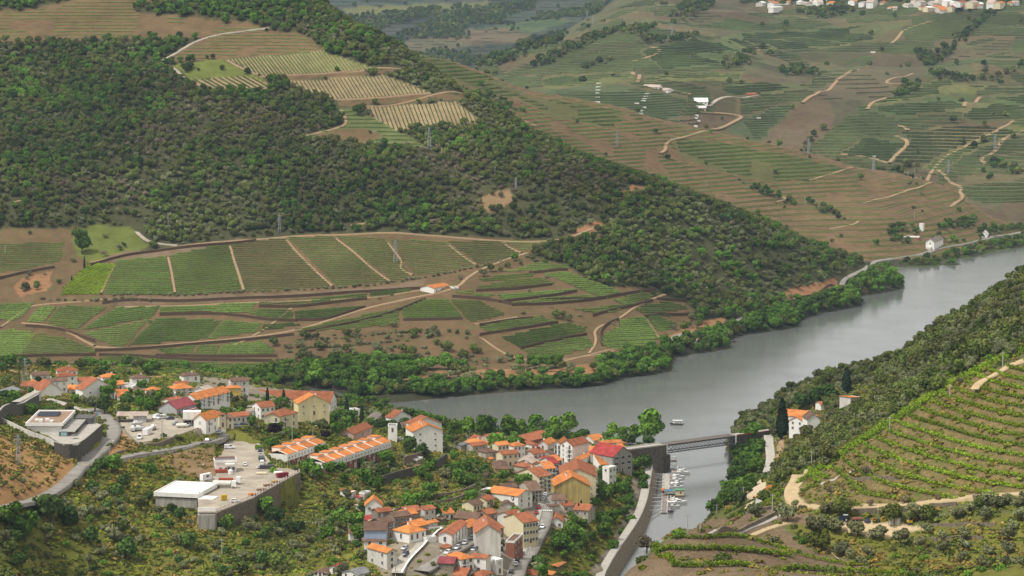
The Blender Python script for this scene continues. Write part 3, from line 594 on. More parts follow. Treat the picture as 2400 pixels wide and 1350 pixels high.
def roofmat(k):
    key='roof_'+k
    if key not in MATS:
        m,n,b=newmat(key)
        geo=nd(n,'ShaderNodeNewGeometry'); tc=nd(n,'ShaderNodeTexCoord'); oi=nd(n,'ShaderNodeObjectInfo')
        big=noise(n,.35,geo.outputs['Position'],3,.6); fi=noise(n,3.0,geo.outputs['Position'],3,.7)
        f=mathn(n,'ADD',ramp(n,big,.3,.7,.72,1.2),ramp(n,fi,.25,.75,-.22,.22))
        f=mathn(n,'MULTIPLY',f,ramp(n,oi.outputs['Random'],0,1,.85,1.15))
        s=n.nodes.new('ShaderNodeVectorMath'); s.operation='SCALE'; s.inputs[0].default_value=ROOF[k]; n.links.new(f,s.inputs['Scale'])
        lich=ramp(n,noise(n,1.1,geo.outputs['Position'],4,.75),.56,.68,0,{'mottled':.75,'brown':.5,'terracotta':.35,'old':.5,'orange':.3}.get(k,.12))
        c=mixc(n,lich,s.outputs[0],(.13,.10,.08))
        n.links.new(c,b.inputs['Base Color']); b.inputs['Roughness'].default_value=.85
        if k not in ('white','grey'):
            wv_=nd(n,'ShaderNodeTexWave'); wv_.inputs['Scale'].default_value=1.4; wv_.bands_direction='X'; n.links.new(tc.outputs['Object'],wv_.inputs[0])
            bp=nd(n,'ShaderNodeBump'); bp.inputs['Strength'].default_value=.5; bp.inputs['Distance'].default_value=.12
            n.links.new(wv_.outputs['Fac'],bp.inputs['Height']); n.links.new(bp.outputs[0],b.inputs['Normal'])
        MATS[key]=m
    return MATS[key]
M_GLASS=simple('window_glass',(.035,.04,.05),.15,.3,2,.5)
M_FRAME=simple('window_frame',(.70,.69,.66),.6,.1)
M_DOOR=simple('door_paint',(.16,.09,.06),.6,.2)
M_METAL=simple('grey_metal',(.35,.36,.37),.45,.15,2,.4)
M_DARK=simple('dark_metal',(.06,.06,.065),.5,.2,2,.4)
M_WHITE=simple('white_paint',(.78,.77,.74),.55,.08)
M_ASPH=simple('asphalt',(.26,.24,.21),.9,.28,.16)
M_CONC=simple('pale_concrete',(.40,.37,.32),.9,.18,.3)
M_YARD=simple('sandy_paving',(.37,.32,.25),.9,.3,.13)
M_STONE=simple('stone_masonry',(.205,.168,.122),.95,.5,.9,.1)
M_DSTONE=simple('dark_masonry',(.10,.088,.072),.95,.5,1.2,.2)
M_SAND=simple('sandy_track',(.46,.35,.20),.95,.22,.5)
M_TANP=simple('dirt_track',(.31,.215,.125),.95,.25,.5)

def window_mesh(w_,h_,shutter=False):
    mb=MB()
    mb.box(-w_/2,w_/2,-.05,.02,0,h_,1 if not shutter else 2)             # pane, set into the frame
    t=.09
    mb.box(-w_/2-t,-w_/2,-.08,.02,-t,h_+t); mb.box(w_/2,w_/2+t,-.08,.02,-t,h_+t)
    mb.box(-w_/2,w_/2,-.08,.02,h_,h_+t); mb.box(-w_/2-t,w_/2+t,-.16,.02,-t-.06,-t+.03)
    mb.box(-.035,.035,-.075,-.045,0,h_)
    return mb.mesh('window',[M_FRAME,M_GLASS,mat('shutter',(.5,.48,.44),.7)])
WIN=window_mesh(1.05,1.25); WIN_S=window_mesh(.8,.8); WIN_T=window_mesh(1.0,1.95); WIN_B=window_mesh(1.05,1.25,True); WIN_W=window_mesh(2.2,1.3)
_d=MB(); _d.box(-.5,.5,-.06,.02,0,2.05); _d.box(-.6,-.5,-.09,.02,0,2.15,1); _d.box(.5,.6,-.09,.02,0,2.15,1); _d.box(-.5,.5,-.09,.02,2.05,2.15,1)
DOOR=_d.mesh('door',[M_DOOR,M_FRAME])
_d=MB(); _d.box(-1.4,1.4,-1.0,0,-.12,0)
for i in range(13): _d.box(-1.38+i*.227,-1.34+i*.227,-.99,-.95,0,.95,1)
_d.box(-1.4,1.4,-1.0,-.94,.95,1.02,1); _d.box(-1.4,-1.36,-1,0,.95,1.02,1); _d.box(1.36,1.4,-1,0,.95,1.02,1)
BALC=_d.mesh('balcony',[M_WHITE,M_DARK])
_d=MB(); _d.box(-.35,.35,-.35,.35,-1.2,.9); _d.box(-.45,.45,-.45,.45,.9,1.0); _d.box(-.3,.3,-.3,.3,1.0,1.25,1)
CHIM=_d.mesh('chimney',[wallmat('white'),roofmat('terracotta')])
CHIM_S=CHIM

def roof_mb(kind,X,Y,ze,rise,o=.45,t=.16):
    """roof over the footprint [0,X] x [0,Y]; the ridge runs along x for 'gR', along y for 'gL'"""
    mb=MB()
    x0,x1,y0,y1=-o,X+o,-o,Y+o
    e=ze-.05
    if kind=='gR':
        ym=Y/2; s=rise/(Y/2); el=e-s*o
        A1=[(x0,y0,el),(x1,y0,el),(x1,ym,e+rise),(x0,ym,e+rise),(x0,y1,el),(x1,y1,el)]
        V_=A1+[(a,b_,c+t) for a,b_,c in A1]
        F_=[(0,3,2,1),(3,4,5,2),(6,7,8,9),(9,8,11,10),(0,1,7,6),(5,4,10,11),(1,2,8,7),(2,5,11,8),(3,0,6,9),(4,3,9,10)]
    elif kind=='gL':
        xm=X/2; s=rise/(X/2); el=e-s*o
        A1=[(x0,y0,el),(x0,y1,el),(xm,y1,e+rise),(xm,y0,e+rise),(x1,y0,el),(x1,y1,el)]
        V_=A1+[(a,b_,c+t) for a,b_,c in A1]
        F_=[(0,1,2,3),(3,2,5,4),(6,9,8,7),(9,10,11,8),(0,6,7,1),(4,5,11,10),(0,3,9,6),(3,4,10,9),(1,7,8,2),(2,8,11,5)]
    elif kind=='hip':
        m_=min(X,Y)/2; s=rise/m_; el=e-s*o
        if X>=Y: r0,r1=(m_,Y/2),(X-m_+.01,Y/2)
        else: r0,r1=(X/2,m_),(X/2,Y-m_+.01)
        base=[(x0,y0,el),(x1,y0,el),(x1,y1,el),(x0,y1,el)]
        V_=base+[(a,b_,c+t) for a,b_,c in base]+[(r0[0],r0[1],e+rise+t),(r1[0],r1[1],e+rise+t)]
        F_=[(0,3,2,1),(0,1,5,4),(1,2,6,5),(2,3,7,6),(3,0,4,7)]
        F_+=[(4,5,9,8),(5,6,9),(6,7,8,9),(7,4,8)] if X>=Y else [(4,5,8),(5,6,9,8),(6,7,9),(7,4,8,9)]
    elif kind=='shed':
        V_=[(x0,y0,e-.2),(x1,y0,e-.2),(x1,y1,e+rise),(x0,y1,e+rise)]
        V_=V_+[(a,b_,c+t) for a,b_,c in V_]
        F_=[(0,3,2,1),(4,5,6,7),(0,1,5,4),(1,2,6,5),(2,3,7,6),(3,0,4,7)]
    else:
        mb.box(.16,X-.16,.16,Y-.16,ze-.5,ze-.25)
        mb.box(0-.06,X+.06,-.06,.16,ze-.6,ze+.25,1); mb.box(-.06,X+.06,Y-.16,Y+.06,ze-.6,ze+.25,1)
        mb.box(-.06,.16,.16,Y-.16,ze-.6,ze+.25,1); mb.box(X-.16,X+.06,.16,Y-.16,ze-.6,ze+.25,1)
        return mb
    return mb.add(V_,F_)
def wall_mb(kind,X,Y,ze,rise,down=4.0):
    mb=MB()
    if kind=='flat': ze=ze-.62
    V_=[(0,0,-down),(X,0,-down),(X,Y,-down),(0,Y,-down),(0,0,ze),(X,0,ze),(X,Y,ze),(0,Y,ze)]
    F_=[(0,1,5,4),(2,3,7,6)]
    if kind=='gR':
        V_+=[(0,Y/2,ze+rise-.08),(X,Y/2,ze+rise-.08)]
        F_+=[(3,0,4,8,7),(1,2,6,9,5),(4,5,9,8),(6,7,8,9)]
    elif kind=='gL':
        V_+=[(X/2,0,ze+rise-.08),(X/2,Y,ze+rise-.08)]
        F_=[(0,1,5,8,4),(2,3,7,9,6),(3,0,4,7),(1,2,6,5),(4,8,9,7),(5,6,9,8)]
    elif kind=='shed':
        V_+=[(X,Y,ze+rise-.15),(0,Y,ze+rise-.15)]
        F_=[(0,1,5,4),(2,3,9,8),(3,0,4,9),(1,2,8,5),(4,5,8,9)]
    else:
        F_+=[(3,0,4,7),(1,2,6,5),(4,5,6,7)]
    return mb.add(V_,F_)

def solve(c,A,L,R,h,z0=None,maxw=70):
    """corner A (eave), far ends L and R of its two walls (eave pixels, or metres) -> place, turn and size"""
    au,av=px(c,A)
    s=CR[c][2]
    if z0 is None:
        x,y,z=hit1(au,av+h/s,.3)
    else:
        x,y,z=at_level(au,av+h/s,z0)
    a,b_=raydir(au,av)
    ze=HC+float(b_)*y
    Av=Vector((x,y))
    def far(Q):
        q=at_level(*px(c,Q),ze)
        return Vector((q[0],q[1]))-Av
    if isinstance(R,(int,float)):
        l=far(L); d=l.normalized(); p=Vector((d.y,-d.x))           # x axis = p, y axis = d
        if p.y<0 and abs(d.y)<.9: p=-p
        return Av,z,ze-z,p,d,float(R),l.length
    if isinstance(L,(int,float)):
        r=far(R); d=r.normalized(); p=Vector((-d.y,d.x))
        return Av,z,ze-z,d,p,r.length,float(L)
    l,r=far(L),far(R)
    if abs(l.x)>abs(r.x):
        d=l.normalized(); p=Vector((d.y,-d.x))
        if p.dot(r)<0: p=-p
        w2=abs(r.x/p.x) if abs(p.x)>.3 else r.length
        w2=max(3.5,min(maxw,.5*w2+.5*min(r.length,2*w2)))
        return Av,z,ze-z,p,d,w2,l.length
    d=r.normalized(); p=Vector((-d.y,d.x))
    if p.dot(l)<0: p=-p
    w2=abs(l.x/p.x) if abs(p.x)>.3 else l.length
    w2=max(3.5,min(maxw,.5*w2+.5*min(l.length,2*w2)))
    return Av,z,ze-z,d,p,r.length,w2

def put(data,name,parent,loc,rz=0.0):
    return link(name,data,loc,rz,parent)

def facade(parent,side,X,Y,h,floors,cnt,win=None,balc=False,door=False,gable=0.0):
    """windows along a wall; side 0 runs along x at y = 0, side 1 along y at x = 0"""
    W_=X if side==0 else Y
    if cnt<=0 or floors<=0: return
    fh=min(3.1,h/floors)
    for f in range(floors):
        for i in range(cnt):
            p=W_*(i+.5)/cnt+rnd.uniform(-.12,.12)
            zb=h-fh*(f+1)+.95
            w_=win or WIN
            if w_ is WIN and rnd.random()<.2: w_=WIN_B
            if balc and (i%2==0): w_=WIN_T; zb-=.75
            if w_ is WIN_T: zb=h-fh*(f+1)+.15
            isdoor=door and f==floors-1 and i==cnt // 2
            loc,rz=((p,-.002,zb),0.0) if side==0 else ((-.002,p,zb),-math.pi/2)
            if isdoor:
                loc=(loc[0],loc[1],zb-.85 if w_ is not WIN_T else zb)
                put(DOOR,'door',parent,loc,rz)
            else:
                put(w_,'window',parent,loc,rz)
                if balc and i%2==0 and f<floors-1:
                    put(BALC,'balcony',parent,(loc[0],loc[1]-(.01 if side==0 else 0),loc[2]-.05),rz)

NH=[0]
def house(c,A,L,R,h,roof,wall,rcol,label,wl=(0,0),wr=(0,0),balcL=False,balcR=False,door=True,rise=None,chim=0,cat='house',name='house',z0=None,group=None,win=None,down=4.0,maxw=30):
    P0,z,H_,dx,dy,X,Y=solve(c,A,L,R,h,z0,maxw)
    H_=max(H_,1.8); X=max(X,2.5); Y=max(Y,2.5)
    # keep a right-handed frame (x axis, y axis, up)
    cross=dx.x*dy.y-dx.y*dy.x
    if cross<0:
        dx,dy,X,Y=dy,dx,Y,X
        wl,wr,balcL,balcR=wr,wl,balcR,balcL
        roof={'gR':'gL','gL':'gR'}.get(roof,roof)
    rz=math.atan2(dx.y,dx.x)
    t=thing(name,label,cat,(P0.x,P0.y,z),rz,group)
    span=Y if roof=='gR' else X if roof=='gL' else min(X,Y)
    if rise is None:
        rise={'gR':.2,'gL':.2,'hip':.23,'shed':.13,'flat':0}[roof]*span
    wall_mb(roof,X,Y,H_,rise,down).build('wall',wallmat(wall),t)
    rf=roof_mb(roof,X,Y,H_,rise).build('roof',[roofmat(rcol),wallmat('white')],t)
    for i in range(chim):
        q=rnd.uniform(.25,.75)
        lx,ly=(X*q,Y*.62) if roof=='gR' else (X*.62,Y*q)
        link('chimney',CHIM,(lx,ly,H_+(rise*.8 if roof != 'flat' else .3)),0,rf)
    if max(wr)>0: facade(t,0,X,Y,H_,wr[0],wr[1],win,balcR,door)
    if max(wl)>0: facade(t,1,X,Y,H_,wl[0],wl[1],win,balcL,door and max(wr)==0)
    cs=[P0,P0+dx*X,P0+dx*X+dy*Y,P0+dy*Y]
    occupy([(q.x,q.y) for q in cs])
    return t,X,Y,H_

# ------------------------------------------------------------------ roads, walls
def world_line(pts,c=0,step=2.0,smooth=True,src=None,level=None):
    P_=[]
    for p in pts:
        u,v=px(c,p)
        if level is None:
            x,y,z=hit([u],[v],.2,src); P_.append((x[0],y[0]))
        else:
            q=at_level(u,v,level); P_.append(q[:2])
    P_=np.array(P_)
    for _ in range(2 if smooth and len(P_)>2 else 0):
        a=P_[:-1]*.75+P_[1:]*.25; b_=P_[:-1]*.25+P_[1:]*.75
        P_=np.vstack([P_[:1],np.stack([a,b_],1).reshape(-1,2)[1:-1],P_[-1:]])
    d=np.r_[0,np.cumsum(np.hypot(*np.diff(P_,axis=0).T))]
    t=np.arange(0,d[-1]+step*.5,step); t=np.minimum(t,d[-1])
    return np.stack([np.interp(t,d,P_[:,0]),np.interp(t,d,P_[:,1])],1)
def normals2(P_):
    T=np.gradient(P_,axis=0); T /= np.maximum(np.linalg.norm(T,axis=1,keepdims=True),1e-9)
    return np.stack([-T[:,1],T[:,0]],1)
def ribbon(name,pts,width,material,c=0,lift=.12,level=False,step=2.0,kerb=False,kind='structure',skirt=.8,occ=True,plane=None):
    P_=world_line(pts,c,step,level=plane)
    N_=normals2(P_)
    wd=np.broadcast_to(np.interp(np.linspace(0,1,len(P_)),np.linspace(0,1,len(np.atleast_1d(width))),np.atleast_1d(width)),(len(P_),))
    k=np.linspace(-.5,.5,5)
    X=P_[:,None,0]+N_[:,None,0]*k[None]*wd[:,None]; Y=P_[:,None,1]+N_[:,None,1]*k[None]*wd[:,None]
    Z=ground(X,Y)
    if level:
        z=.35*Z.max(1)+.65*Z.mean(1)
        for _ in range(6): z=np.convolve(np.pad(z,2,'edge'),np.ones(5)/5,'valid')
        Z=np.maximum(np.repeat(z[:,None],5,1),Z*.6+z[:,None]*.4)
    Z=Z+lift if plane is None else np.full(Z.shape,plane)
    V_=np.stack([X,Y,Z],-1)
    lo=V_[:,[0,-1]].copy(); lo[...,2]-=skirt
    V_=np.concatenate([lo[:,:1],V_,lo[:,1:]],1)
    n_,k_=V_.shape[:2]
    i=(np.arange(n_-1)[:,None]*k_+np.arange(k_-1)[None])
    F_=np.stack([i,i+k_,i+k_+1,i+1],-1).reshape(-1,4)
    o=link(name,np_mesh(name,V_.reshape(-1,3),F_,material,smooth=False)); o['kind']=kind
    if occ:
        for j in range(0,n_-1,3):
            FOOT.append((float(P_[j,0]),float(P_[j,1]),float(wd[j]/2+.8),None))
    return P_,N_,V_[:,1:-1,2].mean(1),wd,o
def wall_line(name,label,cat,pts,height,thick,material,c=0,step=2.5,top=None,down=3.0,coping=None,level=None,group=None,src=None):
    """a wall following the ground: height above it (or a fixed top level)"""
    P_=world_line(pts,c,step,smooth=len(pts)>2,level=level)
    N_=normals2(P_)
    g=ground(P_[:,0],P_[:,1])
    zt=(g+height) if top is None else np.full(len(P_),float(top))
    if top is None:
        for _ in range(2): zt=np.convolve(np.pad(zt,1,'edge'),np.ones(3)/3,'valid')
    zb=np.minimum(g,zt-height)-down
    a=P_+N_*thick/2; b_=P_-N_*thick/2
    V_=np.concatenate([np.c_[a,zb],np.c_[a,zt],np.c_[b_,zt],np.c_[b_,zb]],1).reshape(-1,3)
    n_=len(P_); F_=[]
    for i in range(n_-1):
        for k in range(3): F_.append((4*i+k,4*i+k+1,4*i+5+k,4*i+4+k))
    F_.append((0,3,2,1)); e=4*(n_-1); F_.append((e,e+1,e+2,e+3))
    o=mesh_obj(name,V_,F_,material)
    tag(o,label,cat,group)
    if coping is not None:
        a=P_+N_*(thick/2+.08); b_=P_-N_*(thick/2+.08)
        V_=np.concatenate([np.c_[a,zt],np.c_[a,zt+.14],np.c_[b_,zt+.14],np.c_[b_,zt]],1).reshape(-1,3)
        F_=[(4*i+k,4*i+(k+1)%4,4*i+4+(k+1)%4,4*i+4+k) for i in range(n_-1) for k in range(4)]+[(0,3,2,1),(e,e+1,e+2,e+3)]
        mesh_obj('coping',V_,F_,coping,o)
    for j in range(n_): FOOT.append((float(P_[j,0]),float(P_[j,1]),thick/2+.6,None))
    return o,P_,N_,zt
def slab(name,pts,c,z,material,thick=.5,kind='structure',lip=None):
    p=[at_level(*px(c,q),z)[:2] for q in pts]
    a=sum(p[i][0]*p[(i+1)%len(p)][1]-p[(i+1)%len(p)][0]*p[i][1] for i in range(len(p)))
    if a<0: p=p[::-1]
    mb=MB(); mb.poly(p,z-thick,z)
    o=mb.build(name,material); o['kind']=kind
    occupy(p)
    return o,p
CR.update({11:(40,940,7.94),12:(340,1030,5.868),13:(1460,980,5.4),14:(1190,1010,8.438),15:(280,940,10.0)})
# ------------------------------------------------------------------ streets, squares, tracks
lot,lot_p=slab('car_park',[(1180,10),(1450,15),(1580,60),(1620,120),(1680,250),(1790,390),(1990,400),(2120,450),(1500,790),(1320,860),(1130,935),(960,1000),(730,1000),(730,806),(170,772),(370,640),(740,600),(940,440),(950,300),(1080,150),(1090,40)],12,41.0,M_YARD)
lot2,_=slab('boat_yard_paving',[(0,440),(300,330),(900,300),(1500,440),(1950,560),(1800,640),(1180,850),(880,900),(560,960),(440,960),(200,800),(60,640)],15,50.0,M_YARD)
slab('villa_terrace',[(580,640),(850,806),(1130,804),(1380,608),(1562,440),(1300,330),(1100,300),(840,500)],11,60.5,M_CONC)
road_w=ribbon('road',[(-60,1222),(15,1199),(60,1184),(120,1158),(170,1120),(205,1085),(235,1055),(258,1034),(267,1010),(262,990),(245,975),(228,966),(216,958)],7.2,M_ASPH,level=True,skirt=1.5)
side_r=ribbon('road',[(225,1078),(245,1084),(296,1072),(370,1058),(445,1044),(504,1034),(528,1026)],4.6,M_ASPH,lift=.16,level=True,skirt=2)
town_r=ribbon('road',[(560,1000),(520,1003),(500,985),(540,960),(600,948),(700,952),(800,975),(880,995)],5,M_ASPH,lift=.16,level=True)
street=ribbon('street',[(1196,1372),(1206,1350),(1223,1312),(1251,1262),(1271,1224),(1275,1199),(1279,1181),(1288,1158),(1297,1138),(1306,1112),(1314,1090),(1312,1075),(1325,1062)],[8.6,8.6,8.2,6.5],M_ASPH,level=True,skirt=1)
pave_l=ribbon('pavement',[(1184,1372),(1194,1350),(1211,1312),(1240,1262),(1260,1224),(1266,1199),(1270,1181),(1280,1158)],1.8,M_CONC,lift=.26,level=True,skirt=.5)
pave_r=ribbon('pavement',[(1222,1345),(1237,1312),(1264,1262),(1284,1224),(1290,1199)],1.6,M_CONC,lift=.26,level=True,skirt=.5)
ramp_r=ribbon('street',[(990,1268),(971,1285),(954,1300),(941,1322),(931,1352)],5.0,M_CONC,lift=.2,level=True)
low_r=ribbon('street',[(1112,1268),(1085,1282),(1052,1298),(1010,1327),(985,1350)],6.5,M_ASPH,lift=.2,level=True)
prom=ribbon('promenade',[(1404,1362),(1409,1341),(1439,1291),(1465,1255),(1490,1217),(1505,1181),(1511,1157),(1517,1116),(1521,1092)],4.2,M_CONC,lift=.3,level=True,skirt=2,plane=6.3)
quay=ribbon('road',[(1802,1022),(1806,1050),(1809,1085),(1800,1112)],5.5,M_CONC,lift=.2,level=True)
yard_r=ribbon('path',[(1826,1028),(1832,1050),(1822,1075)],4,M_TANP,lift=.2)
far_road=ribbon('road',[(1560,800),(1700,765),(1800,728),(1870,705),(1920,690),(1965,681),(1974,668),(1977,656),(2017,640),(2040,628),(2042,617),(2058,611),(2096,606),(2156,598),(2185,589),(2212,580),(2265,571),(2306,562),(2358,553),(2400,545)],4.4,M_ASPH,lift=.35,level=True,skirt=1.5)
TRACKS=[('track',3.2,M_TANP,0,[(210,617),(280,600),(420,578),(560,562),(670,555),(785,552),(1000,553),(1200,563),(1289,567),(1340,558),(1415,530)]),          ('track',3.6,M_TANP,0,[(1240,590),(1190,606),(1130,630),(1090,655),(1080,670),(1040,685),(960,700),(860,722),(780,748),(700,775),(560,795),(400,808),(280,818),(222,812)]),          ('track',2.6,M_TANP,0,[(222,812),(140,765),(50,757)]),('track',2.2,M_TANP,0,[(1000,678),(860,700),(700,704),(600,710),(440,716),(270,722)]),('track',2.0,M_TANP,0,[(0,770),(60,720),(105,712),(250,700)]),          ('track',2.2,M_TANP,0,[(690,716),(640,760),(545,812)]),('track',2.0,M_TANP,0,[(270,620),(236,692)]),('track',2.2,M_TANP,0,[(394,602),(411,692)]),('track',2.6,M_TANP,0,[(538,572),(572,684)]),('track',2.2,M_TANP,0,[(669,559),(781,673)]),          ('track',2.0,M_TANP,0,[(784,556),(916,662)]),('track',1.8,M_TANP,0,[(905,563),(945,612),(935,630),(970,647)]),('track',1.8,M_TANP,0,[(1046,568),(1117,622)]),('track',1.8,M_TANP,0,[(1175,566),(1222,594)]),          ('track',2.0,M_TANP,0,[(1125,790),(1190,835),(1290,850),(1420,830),(1440,822)]),('track',2.2,M_TANP,0,[(1110,762),(1190,748),(1215,742)]),('track',2.4,M_TANP,0,[(1380,830),(1400,800),(1390,770),(1450,752),(1500,712),(1560,690)]),          ('track',1.8,M_TANP,0,[(1510,742),(1546,795)]),('track',2.0,M_TANP,0,[(850,906),(1000,885),(1150,870),(1300,855),(1480,812)]),('track',2.2,M_TANP,0,[(0,862),(60,880),(230,888),(430,884)]),          ('track',4.0,M_YARD,0,[(362,147),(382,142),(420,120),(460,96),(505,82),(560,76),(632,65)]),('track',3.5,M_YARD,0,[(402,156),(420,170),(433,187)]),('track',3,M_TANP,0,[(440,188),(475,206),(560,212),(640,206)]),('track',3.4,M_TANP,0,[(797,253),(808,270),(812,290),(795,300),(740,314),(700,323)]),          ('track',2.6,M_TANP,0,[(528,139),(560,158),(608,178)]),('track',3.5,M_YARD,0,[(318,540),(335,558),(355,570),(420,576)]),('track',3.0,M_TANP,0,[(820,532),(845,524),(900,520)]),('track',3.0,M_TANP,0,[(30,478),(50,468)]),('track',3.0,M_TANP,0,[(610,181),(790,172),(940,162)]),('track',3.0,M_TANP,0,[(790,235),(900,229),(1010,219)]),('track',3.0,M_TANP,0,[(855,250),(960,243),(1100,225)]),          ('track',4.5,M_TANP,0,[(1546,361),(1562,352),(1558,340),(1573,328),(1617,318),(1658,308)]),('track',3.5,M_TANP,0,[(1894,423),(1937,411),(1975,401),(2000,392)]),('track',4.0,M_TANP,0,[(2021,478),(2050,468),(2125,449),(2160,440),(2183,428)]),('track',3.5,M_TANP,0,[(1941,538),(1983,530),(2012,522),(2010,516)]),('track',3.2,M_TANP,0,[(1817,475),(1842,468),(1836,460)]),('track',3.0,M_TANP,0,[(1190,258),(1215,275),(1260,300)]),          ('track',6.0,M_TANP,0,[(1668,304),(1708,292),(1748,273),(1700,265),(1640,262)]),('track',6.0,M_TANP,0,[(1879,243),(1896,229),(1917,220),(1965,185),(2012,162)]),('track',6.0,M_TANP,0,[(2033,258),(2036,247),(2080,228)]),('track',6.0,M_TANP,0,[(2104,292),(2125,300),(2129,307)]),('track',6.0,M_TANP,0,[(2100,318),(2133,332),(2110,356),(2083,384)]),('track',5.0,M_TANP,0,[(1971,362),(2050,371),(2083,384)]),          ('track',5.0,M_TANP,0,[(2375,283),(2330,315),(2262,342),(2183,388),(2146,418)]),('track',6.0,M_TANP,0,[(2400,306),(2370,316),(2325,362),(2296,371),(2312,386)]),('track',5.0,M_TANP,0,[(2196,396),(2229,425),(2254,442),(2250,452),(2260,463),(2225,486)]),('track',6.0,M_TANP,0,[(1483,168),(1502,175),(1494,194)]),('track',5.0,M_TANP,0,[(1567,210),(1600,215),(1621,224)]),('track',6.0,M_YARD,0,[(1658,252),(1680,234),(1717,227),(1775,222)]),          ('track',6.0,M_TANP,0,[(1517,108),(1555,118),(1520,135),(1480,145)]),('track',6.0,M_TANP,0,[(1770,108),(1782,120)]),('track',6.0,M_TANP,0,[(1720,126),(1735,136)]),('track',6.0,M_TANP,0,[(2085,104),(2110,80),(2118,70),(2190,47)]),('track',6.0,M_TANP,0,[(2258,252),(2290,232),(2300,225)]),('track',5.0,M_TANP,0,[(2130,195),(2060,197),(2140,172)])]
for nm,w_,mt,c_,pts in TRACKS:
    ribbon(nm,pts,w_*.78,mt,c_,lift=.3,level=True,skirt=1.2)
sand=ribbon('sandy_track',[(2480,1158),(2400,1162),(2200,1176),(2050,1187),(1930,1193),(1880,1190),(1858,1172),(1858,1150),(1880,1125),(1896,1105)],[5.2,5.2,5.8,6.5,9,6,3.5],M_SAND,lift=.25,level=True,skirt=1.5)
ribbon('sandy_track',[(1852,1222),(1800,1238),(1752,1257)],2.6,M_SAND,lift=.12,level=True)
ribbon('sandy_track',[(2420,842),(2370,856),(2335,880),(2295,905),(2282,930)],3.2,M_SAND,lift=.9,level=True)
ribbon('stony_track',[(1660,1250),(1740,1240),(1800,1222),(1850,1196)],2.4,M_CONC,lift=.12,level=True)
ribbon('stone_edge',[(1915,1140),(1960,1122),(2000,1100),(2040,1098)],1.4,M_CONC,lift=.25)

# zebra crossing and bay marks on the street
zb=at_level(*px(3,(1985,733)),0)
i0=int(np.argmin(np.abs(proj(street[0][:,0],street[0][:,1],street[2])[1]-1194.5)))
c0=street[0][i0]; n0=street[1][i0]; t0=np.array([n0[1],-n0[0]])
mb=MB()
for k in range(-4,5):
    q=c0+n0*k*.85; z=street[2][i0]+.02
    a=[q+n0*.24+t0*1.6,q-n0*.24+t0*1.6,q-n0*.24-t0*1.6,q+n0*.24-t0*1.6]
    mb.add([(p[0],p[1],z) for p in a],[(0,1,2,3)])
mb.build('zebra_crossing',M_WHITE)['kind']='structure'
ye=MB()
for k in range(7):
    p0=at_level(*px(11,(1190+22*k,1270-14*k)),0)
_o=hit1(*px(11,(1240,1225)))
for k in range(6):
    ye.box(-3+k*1.1,-2.5+k*1.1,-4,4,-.03,.0)
o=ye.build('yellow_road_marking',mat('yellow_marking',(.55,.42,.12),.8)); o.location=(_o[0]-.5,_o[1],_o[2]+.42); o.rotation_euler=(0,0,-.5); o['kind']='structure'

# ------------------------------------------------------------------ houses
WN,WT=WIN,WIN_T
# upper-left quarter
house(1,(163,212),(-90,290),(110,182),62,'gL','offwhite','grey','long whitewashed warehouse with grey sheet roof at the left edge',wl=(1,9),rise=1.6,cat='warehouse',name='warehouse',win=WIN_W)
house(1,(-4,132),(-90,140),(40,118),40,'gR','offwhite','orange','small orange roofed house end at the far left of town',wl=(1,1),wr=(1,1))
house(1,(300,196),(165,192),9,18,'gL','offwhite','terracotta','low house with rust coloured roof behind the left white gable',wl=(1,3))
house(1,(325,226),(255,197),(487,216),46,'gL','white','terracotta','white gable house with rusty roof beside the long warehouse',rise=4.2)
house(1,(592,214),(480,211),9,34,'gL','white','orange','orange roofed house tucked left of the biggest white gable',wl=(1,3))
house(1,(655,214),(592,198),(895,192),84,'gL','white','terracotta','big plain white gable building with two tiny windows',wr=(1,2),rise=5.0,win=WIN_S,chim=2,cat='building',name='building')
house(1,(935,268),(893,238),(1012,246),40,'gR','white','orange','small white house with orange roof right of the biggest gable',wr=(1,1),wl=(1,1))
house(1,(1150,222),(1005,227),(1200,212),28,'gL','offwhite','brown','long low house with a brown tiled roof',wl=(1,4),wr=(1,1))
house(1,(1050,200),(1010,188),(1160,172),16,'flat','white','white','low white block with flat roof at the back of town',wr=(1,3))
house(1,(1205,222),(1145,210),(1278,207),38,'hip','white','orange','orange hipped house with a white veranda',wr=(1,2),wl=(1,1),win=WIN_T)
house(1,(1380,208),(1330,190),(1532,196),60,'hip','offwhite','orange','white two storey villa with orange hip roof and terrace',wr=(2,3),wl=(1,2),balcR=True)
house(1,(1405,250),(1345,235),(1470,240),34,'flat','white','white','white garden annexe below the hipped villa')
house(1,(1907,196),(1790,200),(1942,188),106,'hip','yellow','orange','bright yellow house with orange hip roof',wl=(2,2),wr=(2,1),balcR=True,chim=1)
house(1,(1558,292),(1495,264),(1818,228),80,'gR','white','orange','long white apartment block with bright orange roof and balconies',wr=(3,7),wl=(0,0),balcR=True,cat='apartment block',name='apartment_block',rise=2.6)
house(1,(1398,364),(1255,352),(1552,327),52,'gR','grey','maroon','grey warehouse with purplish red sheet roof',cat='warehouse',name='warehouse',rise=3.0,wr=(1,3),win=WIN_S)
house(1,(1432,392),(1405,378),(1556,362),24,'shed','offwhite','maroon','low shed with red sheet roof beside the grey warehouse',cat='shed',name='shed')
house(1,(1345,302),(1278,296),(1440,284),28,'gR','white','terracotta','low house with two brown red roofs behind the grey warehouse',wr=(1,3))
house(15,(2030,440),(1900,330),(2310,350),360,'gR','white','orange','white three storey house with two orange roof dormers',wr=(2,2),wl=(1,1),balcR=True,rise=2.6)
house(1,(1735,412),(1655,385),(1775,395),100,'hip','cream','terracotta','cream house with rust roof right of the dormer house',wr=(3,1),wl=(2,2))
